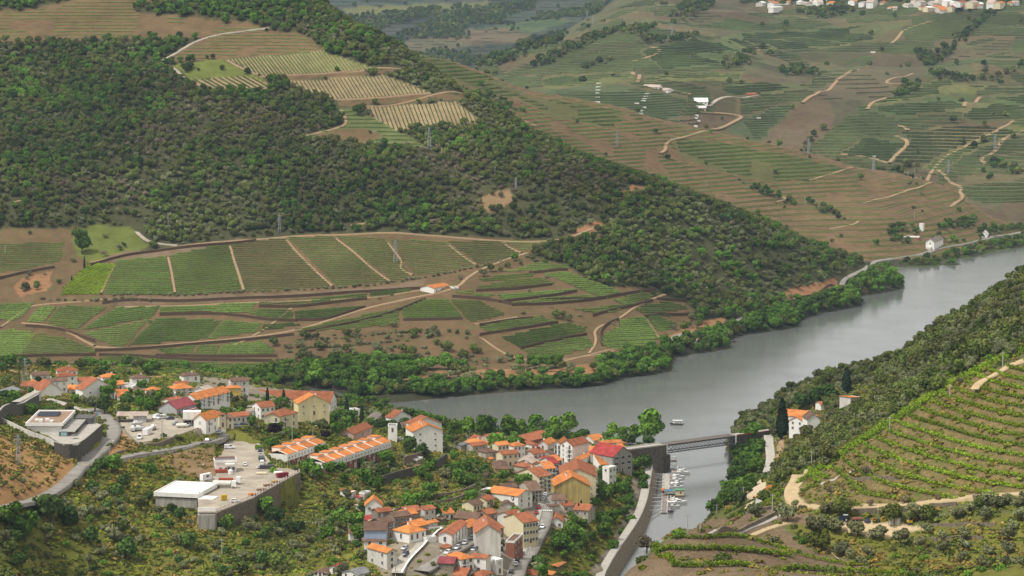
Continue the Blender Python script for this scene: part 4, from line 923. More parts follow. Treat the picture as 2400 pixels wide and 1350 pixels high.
house(1,(1795,440),(1755,428),(1824,428),84,'gR','cream','brown','narrow cream house with brown roof beside its taller neighbour',wr=(2,1),wl=(2,1))
house(1,(1840,428),(1795,408),(1972,414),60,'gR','offwhite','terracotta','white bungalow with a brown red gable roof',wr=(1,4),wl=(1,1))
house(1,(1962,386),(1925,374),(2050,368),50,'gR','white','pale','white house with pale flat tiled roof left of the grand villa',wr=(1,2))
house(1,(2062,352),(1992,332),(2172,342),104,'gR','white','terracotta','white stepped house with terracotta gable in front of the big red roof',wr=(2,3),wl=(2,2))
house(2,(232,497),(150,460),(390,460),116,'hip','cream','terracotta','pale cream villa with terracotta hip roof above the plum tree',wr=(2,2),wl=(0,0),balcR=True)
house(2,(222,500),(78,498),5.0,112,'gR','cream','terracotta','gabled front wing of the pale cream villa',wl=(2,2),balcL=True,rise=1.6)
house(2,(395,380),(325,368),(683,364),176,'gL','paleyellow','orange','huge pale yellow gable house with a low orange roof',wr=(2,3),rise=3.9,chim=1,cat='building',name='building',win=WIN_S)
house(2,(690,374),(-150,352),(862,340),84,'gL','white','terracotta','very long wine warehouse with weathered red roof near the river',wr=(2,4),cat='warehouse',name='warehouse',rise=5.0,maxw=60)
house(2,(915,440),(868,425),(942,408),66,'flat','white','grey','small white flat roofed house between the two cypresses',wl=(1,1),wr=(1,1))
house(2,(1095,542),(1003,540),(1155,476),62,'gR','oldwall','old','old riverside stone house with grey weathered roof',wr=(1,2))
house(2,(1272,514),(1200,502),(1442,494),60,'gL','white','terracotta','white gable house at the water with brown red roof',rise=3.2,chim=1)
house(2,(1362,588),(1282,576),(1447,562),52,'gR','white','brown','low brown roofed house behind the parked dark car',wr=(1,3),win=WIN_T)
house(2,(1728,562),(1450,578),10.0,150,'gR','white','terracotta','rear wing of the tall white riverside block',rise=3.4,cat='building',name='building')
house(2,(1738,628),(1460,642),14.0,215,'gR','white','orange','tall white riverside block with bright orange roof',wl=(4,2),wr=(4,3),balcR=True,rise=3.2,chim=2,cat='apartment block',name='apartment_block',win=WIN_S)
house(2,(1310,590),(1228,590),7.0,152,'flat','white','grey','slim white tower house beside the parking court',wl=(1,1),win=WIN_S)
house(2,(905,662),(828,628),(1077,594),56,'gR','pink','terracotta','open fronted house with rust tiled roof and white columns',wr=(1,3),wl=(1,1),rise=2.0)
house(2,(888,1204),(783,1192),(918,1186),62,'shed','white','terracotta','small white hut with red tile edge on the grassy slope')
house(2,(1010,1215),(960,1210),(1052,1185),70,'flat','oldwall','grey','roofless grey ruin behind the round tree',cat='ruin',name='ruin')
house(2,(960,1265),(935,1260),(985,1250),25,'shed','oldwall','red','tiny red roofed lean-to below the ruin',cat='shed',name='shed')
# the two terraces of stepped row houses
def rows(c,A,L,R,h,n_,label,grp):
    P0,z,H_,dx,dy,X,Y=solve(c,A,L,R,h,None,90)
    rz=math.atan2(dx.y,dx.x); w_=X/n_; Y=min(max(Y,8.5),10)
    for i in range(n_):
        p=P0+dx*w_*i
        nm_=['first','second','third','fourth','fifth','sixth','seventh','eighth'][i]
        t=thing('row_house',f'{nm_} house from the left in {label}','row house',(p.x,p.y,z),rz,grp)
        hh=H_+(0.0 if i%2 else .0)
        mb=MB(); mb.box(.02,w_-.02,.9,Y,-3,hh-.02); mb.build('wall',wallmat('white'),t)
        mb=MB(); mb.box(.02,w_-.02,0,.88,hh-2.9,hh-.02)
        mb.build('upper_wall',wallmat('white'),t)
        for bx in ((.0,.3,0.02,.88,-3,hh-2.9),(w_*.45,w_*.5,.05,.88,-3,hh-2.9),(w_*.5,w_-.3,.3,.88,-3,hh-2.95)): MB().box(*bx).build('ground_floor_wall',wallmat('brick'),t)
        put(WIN_B,'window',t,(w_*.72,.29,.7)); put(DOOR,'door',t,(w_*.28,.88,0))
        for q in (.2,.5,.8): put(WIN_S,'window',t,(w_*q,-.003,hh-2.0))
        rb=roof_mb('gR',w_,Y,hh,1.55,.0,.14); r=rb.build('roof',[roofmat('orange'),wallmat('white')],t)
        # overhang strip at the front only
        mb=MB(); mb.box(-.12,.12,-.45,Y*.5,hh+.05,hh+.1)
        V_=[(-.14,-.5,hh-.1),(.14,-.5,hh-.1),(.14,Y/2,hh+1.62),(-.14,Y/2,hh+1.62)]
        V_=V_+[(a,b_,q+.32) for a,b_,q in V_]
        mb=MB().add(V_,[(0,3,2,1),(4,5,6,7),(0,1,5,4),(1,2,6,5),(2,3,7,6),(3,0,4,7)]); mb.build('party_wall_cap',wallmat('white'),t)
        mb=MB(); mb.box(w_*.35,w_*.95,Y*.52,Y*.98,hh+.4,hh+2.3); mb.box(w_*.33,w_*.97,Y*.5,Y,hh+2.3,hh+2.45,1)
        mb.build('stair_head',[wallmat('white'),roofmat('orange')],t)
    cs=[P0,P0+dx*X,P0+dx*X+dy*Y,P0+dy*Y]; occupy([(q.x,q.y) for q in cs])
rows(2,(292,858),(148,797),(648,738),84,4,'the shorter terrace above the car park','orange roofed terrace above the car park')
rows(2,(640,934),(503,882),(1258,730),98,7,'the longer terrace of stepped orange roofs','longer terrace of row houses')
# lower town
house(3,(462,690),(302,692),(514,657),95,'gR','white','orange','white gable house with an orange roof on the slope, satellite dish on its wall',wl=(1,2),wr=(2,1),rise=3.0)
house(3,(300,728),(214,712),4.0,24,'shed','offwhite','pale','pink tiled porch left of the gable house with the dish',cat='porch',name='porch')
house(3,(338,840),(250,818),(420,748),34,'shed','cream','red','cream cottage with a plain red sloping roof',wr=(1,4),win=WIN_S)
house(3,(500,920),(293,920),(548,878),150,'gL','blue','brown','pale blue walled house under a brown roof',wl=(0,0),wr=(3,2),rise=2.4)
house(3,(288,948),(158,952),6.0,56,'gL','white','brown','low white annexe left of the blue house')
house(3,(497,1022),(290,1024),8.0,55,'hip','white','brown','white house with brown hip roof in front of the blue house',wl=(1,2))
house(3,(712,948),(560,916),(822,876),100,'hip','white','orange','white house with large orange hip roof beside the stone ramp',wr=(1,3),wl=(1,1),win=WIN_T,chim=1)
house(3,(506,1130),(322,1080),(573,1086),165,'gL','offwhite','orange','tall cream walled house with a split orange roof',wl=(2,2),wr=(3,1),rise=1.2)
house(3,(1043,768),(967,740),(1104,717),64,'gR','white','orange','small white cottage with the brightest orange roof',wr=(1,2),wl=(1,1),rise=1.5)
house(3,(1105,964),(1008,942),(1250,852),112,'gR','white','terracotta','white corner house with terracotta roof above the lower street',wr=(2,5),wl=(1,1),win=WIN_T)
house(3,(1262,898),(1200,862),(1342,838),100,'gR','stone','orange','stone house with orange roof joined to the white corner house',wr=(1,3))
house(3,(1340,822),(1135,800),(1390,792),60,'gL','stone','brown','old stone house with a long dark brown roof',rise=2.2)
house(3,(1562,945),(1327,948),(1655,856),330,'gR','offwhite','mottled','tall stained white apartment house with mottled orange roof',wr=(5,4),balcR=True,rise=3.4,chim=2,cat='apartment house',name='apartment_house',win=WIN)
house(3,(1772,852),(1592,800),(1862,776),240,'gR','cream','terracotta','long street house with a blank cream gable',wr=(3,5),rise=2.6,chim=1)
house(3,(1690,1030),(1640,1000),(1768,958),165,'flat','brick','brown','brown brick lean-to between cream gable and white apartments',wr=(2,3))
_dh,_X,_Y,_H=house(3,(1724,604),(1440,566),(1816,548),130,'gL','white','orange','white wine house with black lettering and bird emblem on its side',wr=(3,2),wl=(0,0),rise=1.8,cat='building',name='building')
house(3,(1845,562),(1712,505),(1912,505),105,'gR','oldwall','brown','street house with a patched dark brown roof',wr=(3,3),win=WT)
house(3,(1700,520),(1620,500),(1740,470),45,'hip','ochre','brown','small ochre house with a brown roof amid ruins',wl=(1,1))
house(3,(1600,545),(1500,520),(1660,500),30,'gR','stone','brown','low ruined stone house with sagging brown roof',cat='ruin',name='ruin')
house(3,(1480,570),(1380,560),6,26,'flat','offwhite','white','small white flat shed left of the lettered wine house',cat='shed',name='shed')
house(3,(1710,715),(1535,715),7,30,'gR','offwhite','brown','low gabled outhouse in front of the lettered wall',rise=2.2,cat='outhouse',name='outhouse')
house(3,(1918,428),(1712,386),(1990,352),155,'gR','cream','terracotta','big cream gable house at the top of the parked street',wr=(4,3),rise=3.0,chim=1,balcR=True)
house(3,(1985,350),(1880,312),(2038,292),190,'gR','offwhite','orange','orange roofed street house behind the big cream gable',wr=(4,3),balcR=True,rise=2.2)
house(3,(2036,302),(1925,270),(2075,255),170,'gR','offwhite','red','narrow street house with reddish roof, third from the cream gable',wr=(3,3),balcR=True)
house(3,(2072,275),(1960,250),(2108,240),150,'gR','cream','orange','last orange house of the shaded street row',wr=(3,3),balcR=True)
house(3,(1850,300),(1720,290),8,60,'gR','offwhite','pale','white gabled back house behind the terracotta street roof')
house(3,(1640,350),(1512,352),(1700,285),80,'hip','ochre','brown','decaying house with brown hip roof and peeling ochre wall',wr=(2,2))
house(3,(1685,262),(1550,262),(1702,228),70,'hip','ochre','terracotta','rear decaying house with half red half brown roof')
house(3,(1465,262),(1420,258),(1480,250),35,'gR','ochre','orange','tiny ochre garden house with orange roof',cat='hut',name='hut')
house(3,(1425,1182),(1287,1168),(1456,1145),150,'gL','white','terracotta','white house with small rust roof at the foot of the tall apartments',wl=(2,1))
house(3,(1520,1205),(1430,1182),(1540,1168),130,'flat','white','white','white flat roofed cube beside the tall apartments',wr=(2,1))
house(3,(1195,1192),(1062,1150),(1277,1128),120,'hip','white','orange','orange hipped house with a green railed balcony',wr=(2,2),balcR=True)
house(3,(1122,1232),(977,1226),(1172,1184),95,'gL','stone','maroon','stone house with dull purple roof at the lower street',wr=(1,1),rise=1.5)
house(3,(1392,1350),(1282,1335),(1492,1315),60,'hip','white','terracotta','terracotta hip roof at the bottom edge beside the tall apartments',wr=(1,2))
house(3,(1232,1350),(1120,1342),(1300,1290),50,'gL','stone','terracotta','low terracotta roof at the bottom edge next to a metal sheet roof')
house(3,(1255,1310),(1190,1300),(1310,1275),40,'shed','offwhite','grey','small lean-to with grey metal sheet roof',cat='shed',name='shed')
house(3,(240,1338),(85,1312),(345,1292),60,'gR','white','grey','house with dark grey roof at the bottom left of the village',wl=(1,2),rise=1.2)
house(3,(48,1272),(-30,1262),(106,1242),60,'gR','white','red','little house with a dull red roof at the lower left of the village',wl=(1,1))
house(3,(-60,1330),(-180,1322),(0,1300),40,'gR','white','brown','white hut with brown roof and shuttered windows at the lower left',wl=(1,3))
house(3,(2142,842),(2012,842),11,74,'gR','white','terracotta','small white chapel-like house over the street wall',wl=(1,2),rise=2.0)
house(3,(2158,642),(2042,640),8,76,'gL','white','brown','white house with brown roof and two tall windows below the ochre gable',wl=(1,2),win=WT)
house(3,(2295,618),(2168,614),8,40,'hip','white','orange','small orange roofed annexe against the ochre gable')
house(3,(2310,690),(2165,690),6,30,'shed','offwhite','brown','lean-to with brown tiles below the orange annexe')
house(3,(2378,738),(2245,728),9,130,'gL','oldwall','terracotta','old plastered house with rust roof beside the tall cypresses',wl=(2,2))
house(4,(955,634),(672,638),(1000,580),225,'gR','ochre','orange','large stained ochre gable with orange roof and chimneys',wr=(5,3),balcR=True,rise=4.2,chim=5,cat='apartment house',name='apartment_house')
house(4,(1000,560),(722,560),(1072,482),215,'gR','cream','terracotta','broad cream apartment house with big terracotta roof',wr=(4,3),balcR=True,rise=3.6,cat='apartment house',name='apartment_house')
house(4,(1105,494),(1066,480),(1162,482),175,'flat','white','white','modern white flat roofed house behind the cream apartments',wr=(3,2),wl=(1,1))
house(4,(1138,404),(1008,330),(1288,380),135,'gL','concrete','red','warehouse with smooth dark red roof near the bridge',wr=(3,3),rise=4.2,cat='warehouse',name='warehouse',win=WIN_W)
house(4,(870,432),(822,400),(985,385),60,'gR','white','orange','orange roofed house left of the dark red warehouse',wl=(1,4),chim=1,win=WT)
house(4,(1040,468),(925,415),(1098,440),45,'gR','white','orange','white gabled house with orange roof below the dark red warehouse',chim=1)
house(14,(1280,290),(1045,255),(1600,215),350,'gR','white','terracotta','four storey white town house with balconies at the street bend',wl=(4,2),balcL=True,rise=2.4,cat='town house',name='town_house')
house(14,(1050,285),(925,275),(1180,190),260,'gR','white','orange','narrow town house with bright orange roof at the street bend',wl=(3,2),win=WT,rise=2.2)
house(14,(790,262),(600,248),(935,190),130,'gR','offwhite','orange','cream house with orange gable roof and white cornice',wl=(1,1),chim=1,rise=1.8)
house(14,(1135,150),(985,128),(1480,165),40,'gR','offwhite','orange','long orange roof by the riverside trees',chim=1,rise=2.0)
house(14,(1700,210),(1490,165),(1900,250),40,'gR','offwhite','orange','orange roofed house behind the stained grey wall',rise=2.2)
house(14,(1640,400),(1600,210),(1700,350),90,'flat','oldwall','grey','stained yard building behind the four storey house')
house(14,(860,470),(650,450),(940,460),90,'gR','oldwall','brown','grey plastered gable house with brown roof above the street',rise=2.0)
house(14,(480,285),(240,230),(510,275),50,'hip','white','terracotta','terracotta hip roofed house beside the dark round trees')
house(14,(690,704),(500,645),(775,662),150,'gR','cream','orange','street row house with fresh orange tiles behind the cream gable',wr=(3,2),balcR=True,rise=2)
house(14,(725,562),(580,535),(765,520),80,'gR','offwhite','red','reddish roof with white party walls in the street row',wr=(2,1))
house(14,(850,618),(700,602),(885,592),110,'gR','cream','orange','small bright orange roof near the end of the street row',wr=(3,1),win=WIN_T)
house(14,(905,660),(860,640),(1010,585),190,'gR','offwhite','brown','tall shaded street front with balconies and dark tiles',wr=(4,3),balcR=True)
house(14,(300,645),(180,622),(470,522),60,'gR','white','pale','long white building with a pale lean roof behind the street row')
house(14,(155,1020),(0,1005),(200,965),50,'hip','ochre','brown','ochre hut with brown hip roof between ruin and street')
house(14,(560,440),(500,430),(620,400),40,'gR','brick','brown','brown yard roof beside the round dark trees')
house(14,(1330,120),(1230,105),(1400,90),30,'gR','offwhite','terracotta','rust roof near the waterfront between orange roofs')
house(14,(1750,330),(1640,310),(1860,280),60,'gR','oldwall','brown','brown roofed stone house left of the dark red warehouse')
house(3,(880,860),(830,850),6,40,'gR','offwhite','orange','small orange roof beside the round trees above the ramp')
house(3,(1010,830),(960,826),5,30,'shed','stone','brown','brown lean-to under the bright orange cottage',cat='shed',name='shed')
house(1,(240,175),(170,172),9,22,'gR','offwhite','orange','orange roof behind the long warehouse, second row')
house(1,(830,232),(800,225),8,30,'gR','white','terracotta','rust roofed house peeping behind the big gable')
house(1,(1620,215),(1540,210),9,30,'gR','white','pale','pale roofed house between villa and yellow house')
house(1,(1010,195),(900,192),10,16,'flat','concrete','grey','low dark depot roof at the back of town',cat='depot',name='depot')
house(14,(430,215),(0,155),(880,105),50,'gR','brick','brick' if 'brick' in ROOF else 'terracotta','very long row of brick red lodge roofs',wl=(0,0),cat='lodge',name='lodge',rise=2.2,maxw=16)
house(14,(620,330),(490,320),(700,290),60,'gR','brick','red','brick red outbuilding in front of the long lodge',cat='outbuilding',name='outbuilding')
house(4,(152,272),(42,284),(190,238),66,'gR','white','terracotta','white house with rust gable at the left end of the riverside row',rise=2.2)
house(4,(230,268),(185,250),(243,246),46,'flat','white','white','white flat topped house next to the left rust gable')
house(4,(105,322),(0,325),(205,285),40,'gR','offwhite','orange','low white house with salmon roof before the rust gable')
house(4,(300,268),(242,262),(362,256),30,'hip','stone','brown','pyramid roofed brown pavilion before the riverside trees',cat='pavilion',name='pavilion')
house(4,(262,318),(212,300),(302,292),26,'gR','offwhite','orange','cluster house with mixed orange tiles')
house(4,(350,330),(300,315),(400,300),26,'gR','brick','terracotta','low rust roofed house by the dark round trees')
house(4,(1170,312),(1108,300),(1243,300),22,'hip','stone','terracotta','station shed with dark red hip roof near the bridge',cat='shed',name='shed')
house(4,(1035,335),(985,312),(1105,302),40,'gR','oldwall','terracotta','old terracotta roof wedged behind the dark red warehouse')
house(4,(700,1276),(634,1270),(742,1230),30,'shed','stone','orange','orange tiled hut among the bushes right of the street',cat='hut',name='hut')
house(4,(650,1352),(585,1348),(686,1328),22,'shed','stone','orange','orange roofed hut cut by the bottom edge',cat='hut',name='hut')
house(4,(525,1352),(380,1348),(592,1326),22,'hip','white','terracotta','rust hip roof cut by the bottom edge beside the street')
house(3,(1420,905),(1370,895),6,40,'gR','offwhite','terracotta','low rust roofed house behind the stone house row',wr=(1,1))
house(3,(870,1000),(830,990),5,40,'flat','white','white','white terrace kiosk by the ramp wall',cat='kiosk',name='kiosk')
house(3,(1700,770),(1640,765),6,40,'gR','oldwall','brown','small brown roof between wine house and cream gable')
house(3,(2010,700),(1990,690),5,50,'gR','offwhite','brown','narrow house with brown tiles beside the crossing')
house(3,(2240,690),(2150,700),8,60,'gL','offwhite','terracotta','plastered house with old tiles beneath the ochre gable',wl=(1,2))
house(3,(1050,1090),(1010,1085),5,40,'shed','stone','terracotta','little rust tiled shed under the stone ramp wall',cat='shed',name='shed')
house(2,(1500,600+300),(1440,895),6,40,'flat','stone','grey','ruined stone hut on the green bank below the riverside block',cat='ruin',name='ruin')
house(2,(1905,770),(1850,765),7,50,'gR','concrete','grey','grey shed right of the riverside block',cat='shed',name='shed')
house(2,(1130,720),(1080,712),6,40,'gR','oldwall','terracotta','garden house behind the longer terrace',wr=(1,1))
house(1,(1080,262),(1020,258),8,40,'gR','white','orange','orange roofed garden house under the brown long roof',wr=(1,2))
house(1,(720,240+20),(650,255),5,30,'flat','offwhite','white','white lean-to at the foot of the biggest gable',cat='shed',name='shed')
house(1,(2250,300),(2190,296),9,50,'gR','cream','terracotta','cream house behind the pale cream villa',wr=(2,2))
# right bank
house(5,(735,412),(648,402),(762,392),62,'gR','white','orange','white house with crossed orange roofs beside the giant cypress',wl=(2,2),wr=(1,1),rise=2.2)
house(5,(835,392),(758,394),9,46,'gR','white','brown','plain white gable with brown roof on the right bank',rise=2.6)
house(5,(800,362),(750,382),16,24,'gR','white','orange','long orange roof behind the plain white gable')
house(5,(1098,268),(1022,282),7,14,'shed','offwhite','orange','pinkish orange roof hidden among shrubs on the right bank',cat='shed',name='shed',rise=1.0,z0=42)
house(5,(660,600),(588,628),(742,572),24,'gR','stone','terracotta','weathered rust roof half hidden by the slope',rise=2.0)
house(5,(505,868),(445,862),(568,812),26,'hip','white','orange','orange hip roofed house below the right bank road',rise=1.6)
# far side
house(8,(1878,324),(1842,308),(1946,312),24,'gR','white','orange','lone white farmhouse with orange roof in the vineyard',wr=(1,3),rise=1.6,win=WIN_T,cat='farmhouse',name='farmhouse')
house(8,(1965,322),(1946,316),(1980,312),12,'flat','concrete','grey','grey shed beside the vineyard farmhouse',cat='shed',name='shed')
house(9,(1388,418),(1295,416),(1492,380),96,'gR','white','old','white estate house with a grey brown roof by the far river road',wr=(2,4),wl=(1,1),rise=3.0,cat='estate house',name='estate_house')
house(9,(1350,478),(1300,476),4,38,'flat','offwhite','white','low terrace wing in front of the far estate house')
house(9,(1262,214),(1222,212),4,84,'flat','white','white','slim white tower on the far bank slope',cat='tower',name='tower')
house(9,(1218,362),(1000,356),6,42,'flat','brick','white','long low brick red shed with a white roof edge on the far bank',cat='shed',name='shed')
house(9,(1985,332),(1915,330),10,44,'gR','white','white','tiny white chapel beside the far river road',wl=(1,1),rise=3.0,cat='chapel',name='chapel')
house(10,(1322,690),(1290,688),5,8,'flat','white','white','small white hut among the riverside trees',cat='hut',name='hut')
house(6,(395,508),(195,500),12,16,'gL','white','pale','long white wine estate on the far vineyard hillside',wl=(1,8),cat='estate',name='estate',maxw=80,rise=2.2)
house(6,(345,490),(255,488),12,14,'gL','white','pale','upper white wing of the far wine estate',wl=(1,4),cat='estate',name='estate')
house(6,(622,572),(545,572),14,26,'gL','white','white','white winery barn with pale roof on the far hillside',wl=(1,3),cat='barn',name='barn',rise=4)
house(6,(612,606),(508,606),10,22,'gL','pink','white','pinkish winery shed in front of the pale roofed barn',wl=(1,4),cat='barn',name='barn')
house(6,(900,530),(850,532),8,8,'gL','brick','terracotta','small rust roofed barn on the far estate road',cat='barn',name='barn')
for (x_,y_,w_,lab) in [(908,664,24,'tiny white vineyard hut below the far brown field'),(1558,882,14,'tiny white pump house among the far green plots'),(1552,292,24,'tiny white shed on the brown far slope'),(554,712,18,'white retaining block on the far estate steps')]:
    house(6,(x_+w_/2,y_),(x_-w_/2,y_),5,6,'flat','white','white',lab,cat='hut',name='hut')
# hilltop village, far away
vr=random.Random(5)
vrc=['orange','terracotta','pale','orange','white','pale']; vwc=['white','white','offwhite','cream','white']
VCOL={'orange':'orange','terracotta':'rust','pale':'pinkish','white':'white'}
def vill(x,y,w_,i,where):
    rc=vr.choice(vrc); wc=vr.choice(vwc); wd=vr.uniform(.75,1.15)*w_
    hh=vr.uniform(10,17)*(1.3 if wd>24 else 1)
    house(6,(x+wd/2,y),(x-wd/2,y+vr.uniform(-3,3)),vr.uniform(8,12),hh,vr.choice(['gL','hip','gL','gR']),wc,rc,          f'{"cream" if wc == "cream" else "white"} house, {VCOL[rc]} roof, {where}',wl=(2 if hh>15 else 1,vr.choice([2,3])),cat='village house',name='village_house',group='hilltop village houses on the far skyline',door=False,maxw=40)
ORDN=['furthest left','second from the left','third from the left','fourth from the left','fifth from the left','sixth from the left','seventh from the left','eighth from the left','ninth from the left','tenth from the left','eleventh from the left','twelfth from the left','thirteenth from the left','fourteenth from the left','fifteenth from the left','sixteenth from the left']
for k,(x,y,w_) in enumerate([(940,14,20),(975,6,26),(1005,16,30),(1018,40,60),(1050,8,22),(1085,10,24),(1130,10,26),(1165,18,32),(1200,6,24),(1225,14,28),(1270,10,28),(1305,16,32)]):
    vill(x,y,w_,k,ORDN[k]+' in the left ridge cluster')
for k,(x,y,w_) in enumerate([(1425,4,28),(1460,6,26),(1510,14,26),(1565,10,34),(1600,12,26),(1640,44,22),(1675,44,22),(1730,28,30),(1765,26,22)]):
    vill(x,y,w_,k,ORDN[k]+' in the thin middle row')
q=[(1835,10,34),(1870,18,34),(1905,8,34),(1945,16,36),(1985,6,34),(2020,18,36),(2060,10,32),(2095,20,32),(2130,10,28),(2160,22,26)]
for k,(x,y,w_) in enumerate(q): vill(x,y,w_,k,ORDN[k]+', back row of right cluster')
q=[(1840,38,34),(1875,42,30),(1912,58,30),(1930,36,34),(1970,50,26),(2010,36,36),(2045,40,34),(2085,36,28),(2125,34,28)]
for k,(x,y,w_) in enumerate(q): vill(x,y,w_,k,ORDN[k]+', front row of right cluster')
for k,(x,y,w_) in enumerate([(2205,22,30),(2240,18,30),(2280,14,28),(2320,14,32),(2360,10,26)]): vill(x,y,w_,k,ORDN[k]+' trailing off to the right edge')

# smaller houses between the ones above, each described by its nearest neighbour
SEEN=set(); WCN={'white':'white','offwhite':'greyish','cream':'cream','oldwall':'weathered','stone':'stone'}
def infill(poly,n_,seed,yaw,sz,wcs,rcs):
    r=random.Random(seed); us=[p[0] for p in poly]; vs=[p[1] for p in poly]; done=0
    for _ in range(n_*30):
        if done>=n_: break
        u,v=r.uniform(min(us),max(us)),r.uniform(min(vs),max(vs))
        if not inpoly(np.array([u]),np.array([v]),poly)[0]: continue
        x,y,z=hit1(u,v); wd,dp=r.uniform(*sz),r.uniform(5,8); a=yaw+r.uniform(-.15,.15)
        cx,cy=x+math.cos(a)*wd/2-math.sin(a)*dp/2,y+math.sin(a)*wd/2+math.cos(a)*dp/2
        if z<3 or occupied(cx,cy,4.6) or occupied(x,y,1.5): continue
        fl=r.choice([1,1,2]); s=FPX/y; h=(3.1*fl+.4)*s
        eu,ev=proj(x+math.cos(a)*wd,y+math.sin(a)*wd,z+h/s)
        wc,rc=r.choice(wcs),r.choice(rcs); best=None
        for o in C.objects:
            if o.parent is None and o.get('category') and o.get('label') and len(o['label'].split())<=7 and not o.get('infill'):
                q=proj(o.location.x,o.location.y,o.location.z); d=math.hypot(q[0]-u,(q[1]-v)*1.5)
                if best is None or d<best[0]: best=(d,q,o['label'])
        side=('right of' if u>best[1][0] else 'left of') if abs(u-best[1][0])>abs(v-best[1][1]) else ('below' if v>best[1][1] else 'above')
        lab=f'{"low" if fl == 1 else "two storey"} {VCOL.get(rc, rc)} roofed house {side} the {best[2]}'
        for adj in (WCN[wc],f'{WCN[wc]} small',f'{WCN[wc]} tiny',f'narrow {WCN[wc]}'):
            if lab in SEEN: lab=f'{adj} {"low" if fl == 1 else "two storey"} {VCOL.get(rc, rc)} roofed house {side} the {best[2]}'
        SEEN.add(lab)
        t=house(0,(float(u),float(v)-h),dp,(float(eu),float(ev)),h,r.choice(['gR','gR','hip']),wc,rc,lab,wr=(fl,r.choice([2,3])),group=None,chim=r.choice([0,1]))[0]
        t['infill']=1; done+=1
infill([(60,888),(560,894),(560,926),(60,926)],11,3,.5,(7,12),['white','white','offwhite','cream'],['orange','terracotta','brown','terracotta'])
infill([(1100,1052),(1300,1058),(1290,1112),(1150,1112)],12,4,.75,(6,10),['white','offwhite','cream','oldwall'],['orange','terracotta','brown','terracotta'])
infill([(1090,1200),(1240,1125),(1265,1200),(1180,1290),(1090,1290)],7,5,.9,(6,9),['offwhite','stone','cream'],['brown','terracotta'])
infill([(830,1212),(1010,1225),(1010,1345),(850,1345)],8,6,.8,(6,9),['white','offwhite','stone'],['terracotta','brown','orange'])
infill([(1320,1060),(1440,1050),(1430,1085),(1330,1120)],6,7,.5,(7,10),['white','offwhite'],['orange','terracotta'])
infill([(1850,955),(1960,925),(1965,960),(1880,1010)],3,8,.5,(8,11),['white','offwhite'],['orange','terracotta'])

# lettering and bird emblem on the wine house wall (its long side faces left)
def text_on(parent,s,x,y,z,size,m_,rz):
    cu=bpy.data.curves.new('lettering','FONT'); cu.body=s; cu.size=size; cu.extrude=.02; cu.align_x='LEFT'; cu.resolution_u=2
    cu.materials.append(m_)
    o=bpy.data.objects.new('lettering',cu); C.objects.link(o); bpy.context.view_layer.update(); me=bpy.data.meshes.new_from_object(o.evaluated_get(bpy.context.evaluated_depsgraph_get())); bpy.data.objects.remove(o)
    if len(me.materials)==0: me.materials.append(m_)
    o=link('lettering',me,parent=parent)
    o.location=(x,y,z); o.rotation_euler=(math.pi/2,0,rz)
    return o
# wall at x = 0 faces left; reading direction runs from large y to small y
if _Y>6:
    text_on(_dh,'DOURO',-.03,_Y*.46,_H*.52,.05*_Y,M_DARK,-math.pi/2)
    text_on(_dh,'BACKPACKERS',-.03,_Y*.46,_H*.52-.055*_Y,.05*_Y,M_DARK,-math.pi/2)
    mb=MB()
    for k in range(14):
        a=2*math.pi*k/14; b2=2*math.pi*(k+1)/14
        mb.add([(-.03,_Y*.17+math.cos(a)*.75,_H*.78+math.sin(a)*1.25),(-.03,_Y*.17+math.cos(b2)*.75,_H*.78+math.sin(b2)*1.25),(-.03,_Y*.17+.15+math.cos(b2)*.35,_H*.78+.1+math.sin(b2)*.7),(-.03,_Y*.17+.15+math.cos(a)*.35,_H*.78+.1+math.sin(a)*.7)],[(0,1,2,3)])
    mb.box(-.05,-.02,_Y*.12,_Y*.2,_H*.3,_H*.48); mb.box(-.05,-.02,_Y*.155,_Y*.165,_H*.16,_H*.3)
    mb.build('emblem',M_DARK,_dh)
# ------------------------------------------------------------------ walls that hold the town up
wall_line('retaining_wall','tall stained stone wall carrying the car park edge','retaining wall',[(2122,452),(2000,515),(1800,625),(1500,792)],12,1.0,M_STONE,12,top=41.05,level=41.0,down=2)
wall_line('retaining_wall','stone wall below the car park beside the big dark tree','retaining wall',[(1500,800),(1320,868),(1130,945),(962,1015)],11,1.0,M_STONE,12,top=41.05,level=41.0,down=2)
wall_line('retaining_wall','grey concrete wall foot under the white corner parapet','retaining wall',[(960,1030),(728,1035)],9,1.0,wallmat('concrete'),12,top=40.9,level=41.0,down=4)
wall_line('parapet','white parapet at the corner of the flat roofed garage','parapet',[(962,985),(724,985)],0.1,.5,wallmat('white'),12,top=42.4,level=41.0,down=2.2)
# railing with white posts and red rails along the car park
fence_pts=world_line([(2120,452),(1500,792),(1320,860),(1130,935),(970,1000)],12,3.4,smooth=False,level=41.0)
fn=thing('railing','white posts and rust red rails along the edge of the car park','railing',(fence_pts[0][0],fence_pts[0][1],41.05))
pm=MB(); pm.box(-.16,.16,-.16,.16,0,1.3); pm.box(-.2,.2,-.2,.2,1.3,1.42); pm=pm.mesh('post',M_WHITE)
for i,p in enumerate(fence_pts):
    link('post',pm,(p[0]-fence_pts[0][0],p[1]-fence_pts[0][1],0),.6,fn)
    if i:
        a=fence_pts[i-1]-fence_pts[0]; b_=p-fence_pts[0]
        mb=MB(); mb.bar((a[0],a[1],1.05),(b_[0],b_[1],1.05),.08); mb.bar((a[0],a[1],.6),(b_[0],b_[1],.6),.08)
        r=mb.build('rail',mat('rust_red',(.28,.07,.05),.6),fn); r['kind']='stuff'
wall_line('retaining_wall','high weathered stone wall under the boat yard','retaining wall',[(560,1010),(700,1000),(900,980),(1150,880),(1400,790),(1700,690),(1990,560)],7,.9,M_STONE,15,top=49.95,level=49.9,down=4)
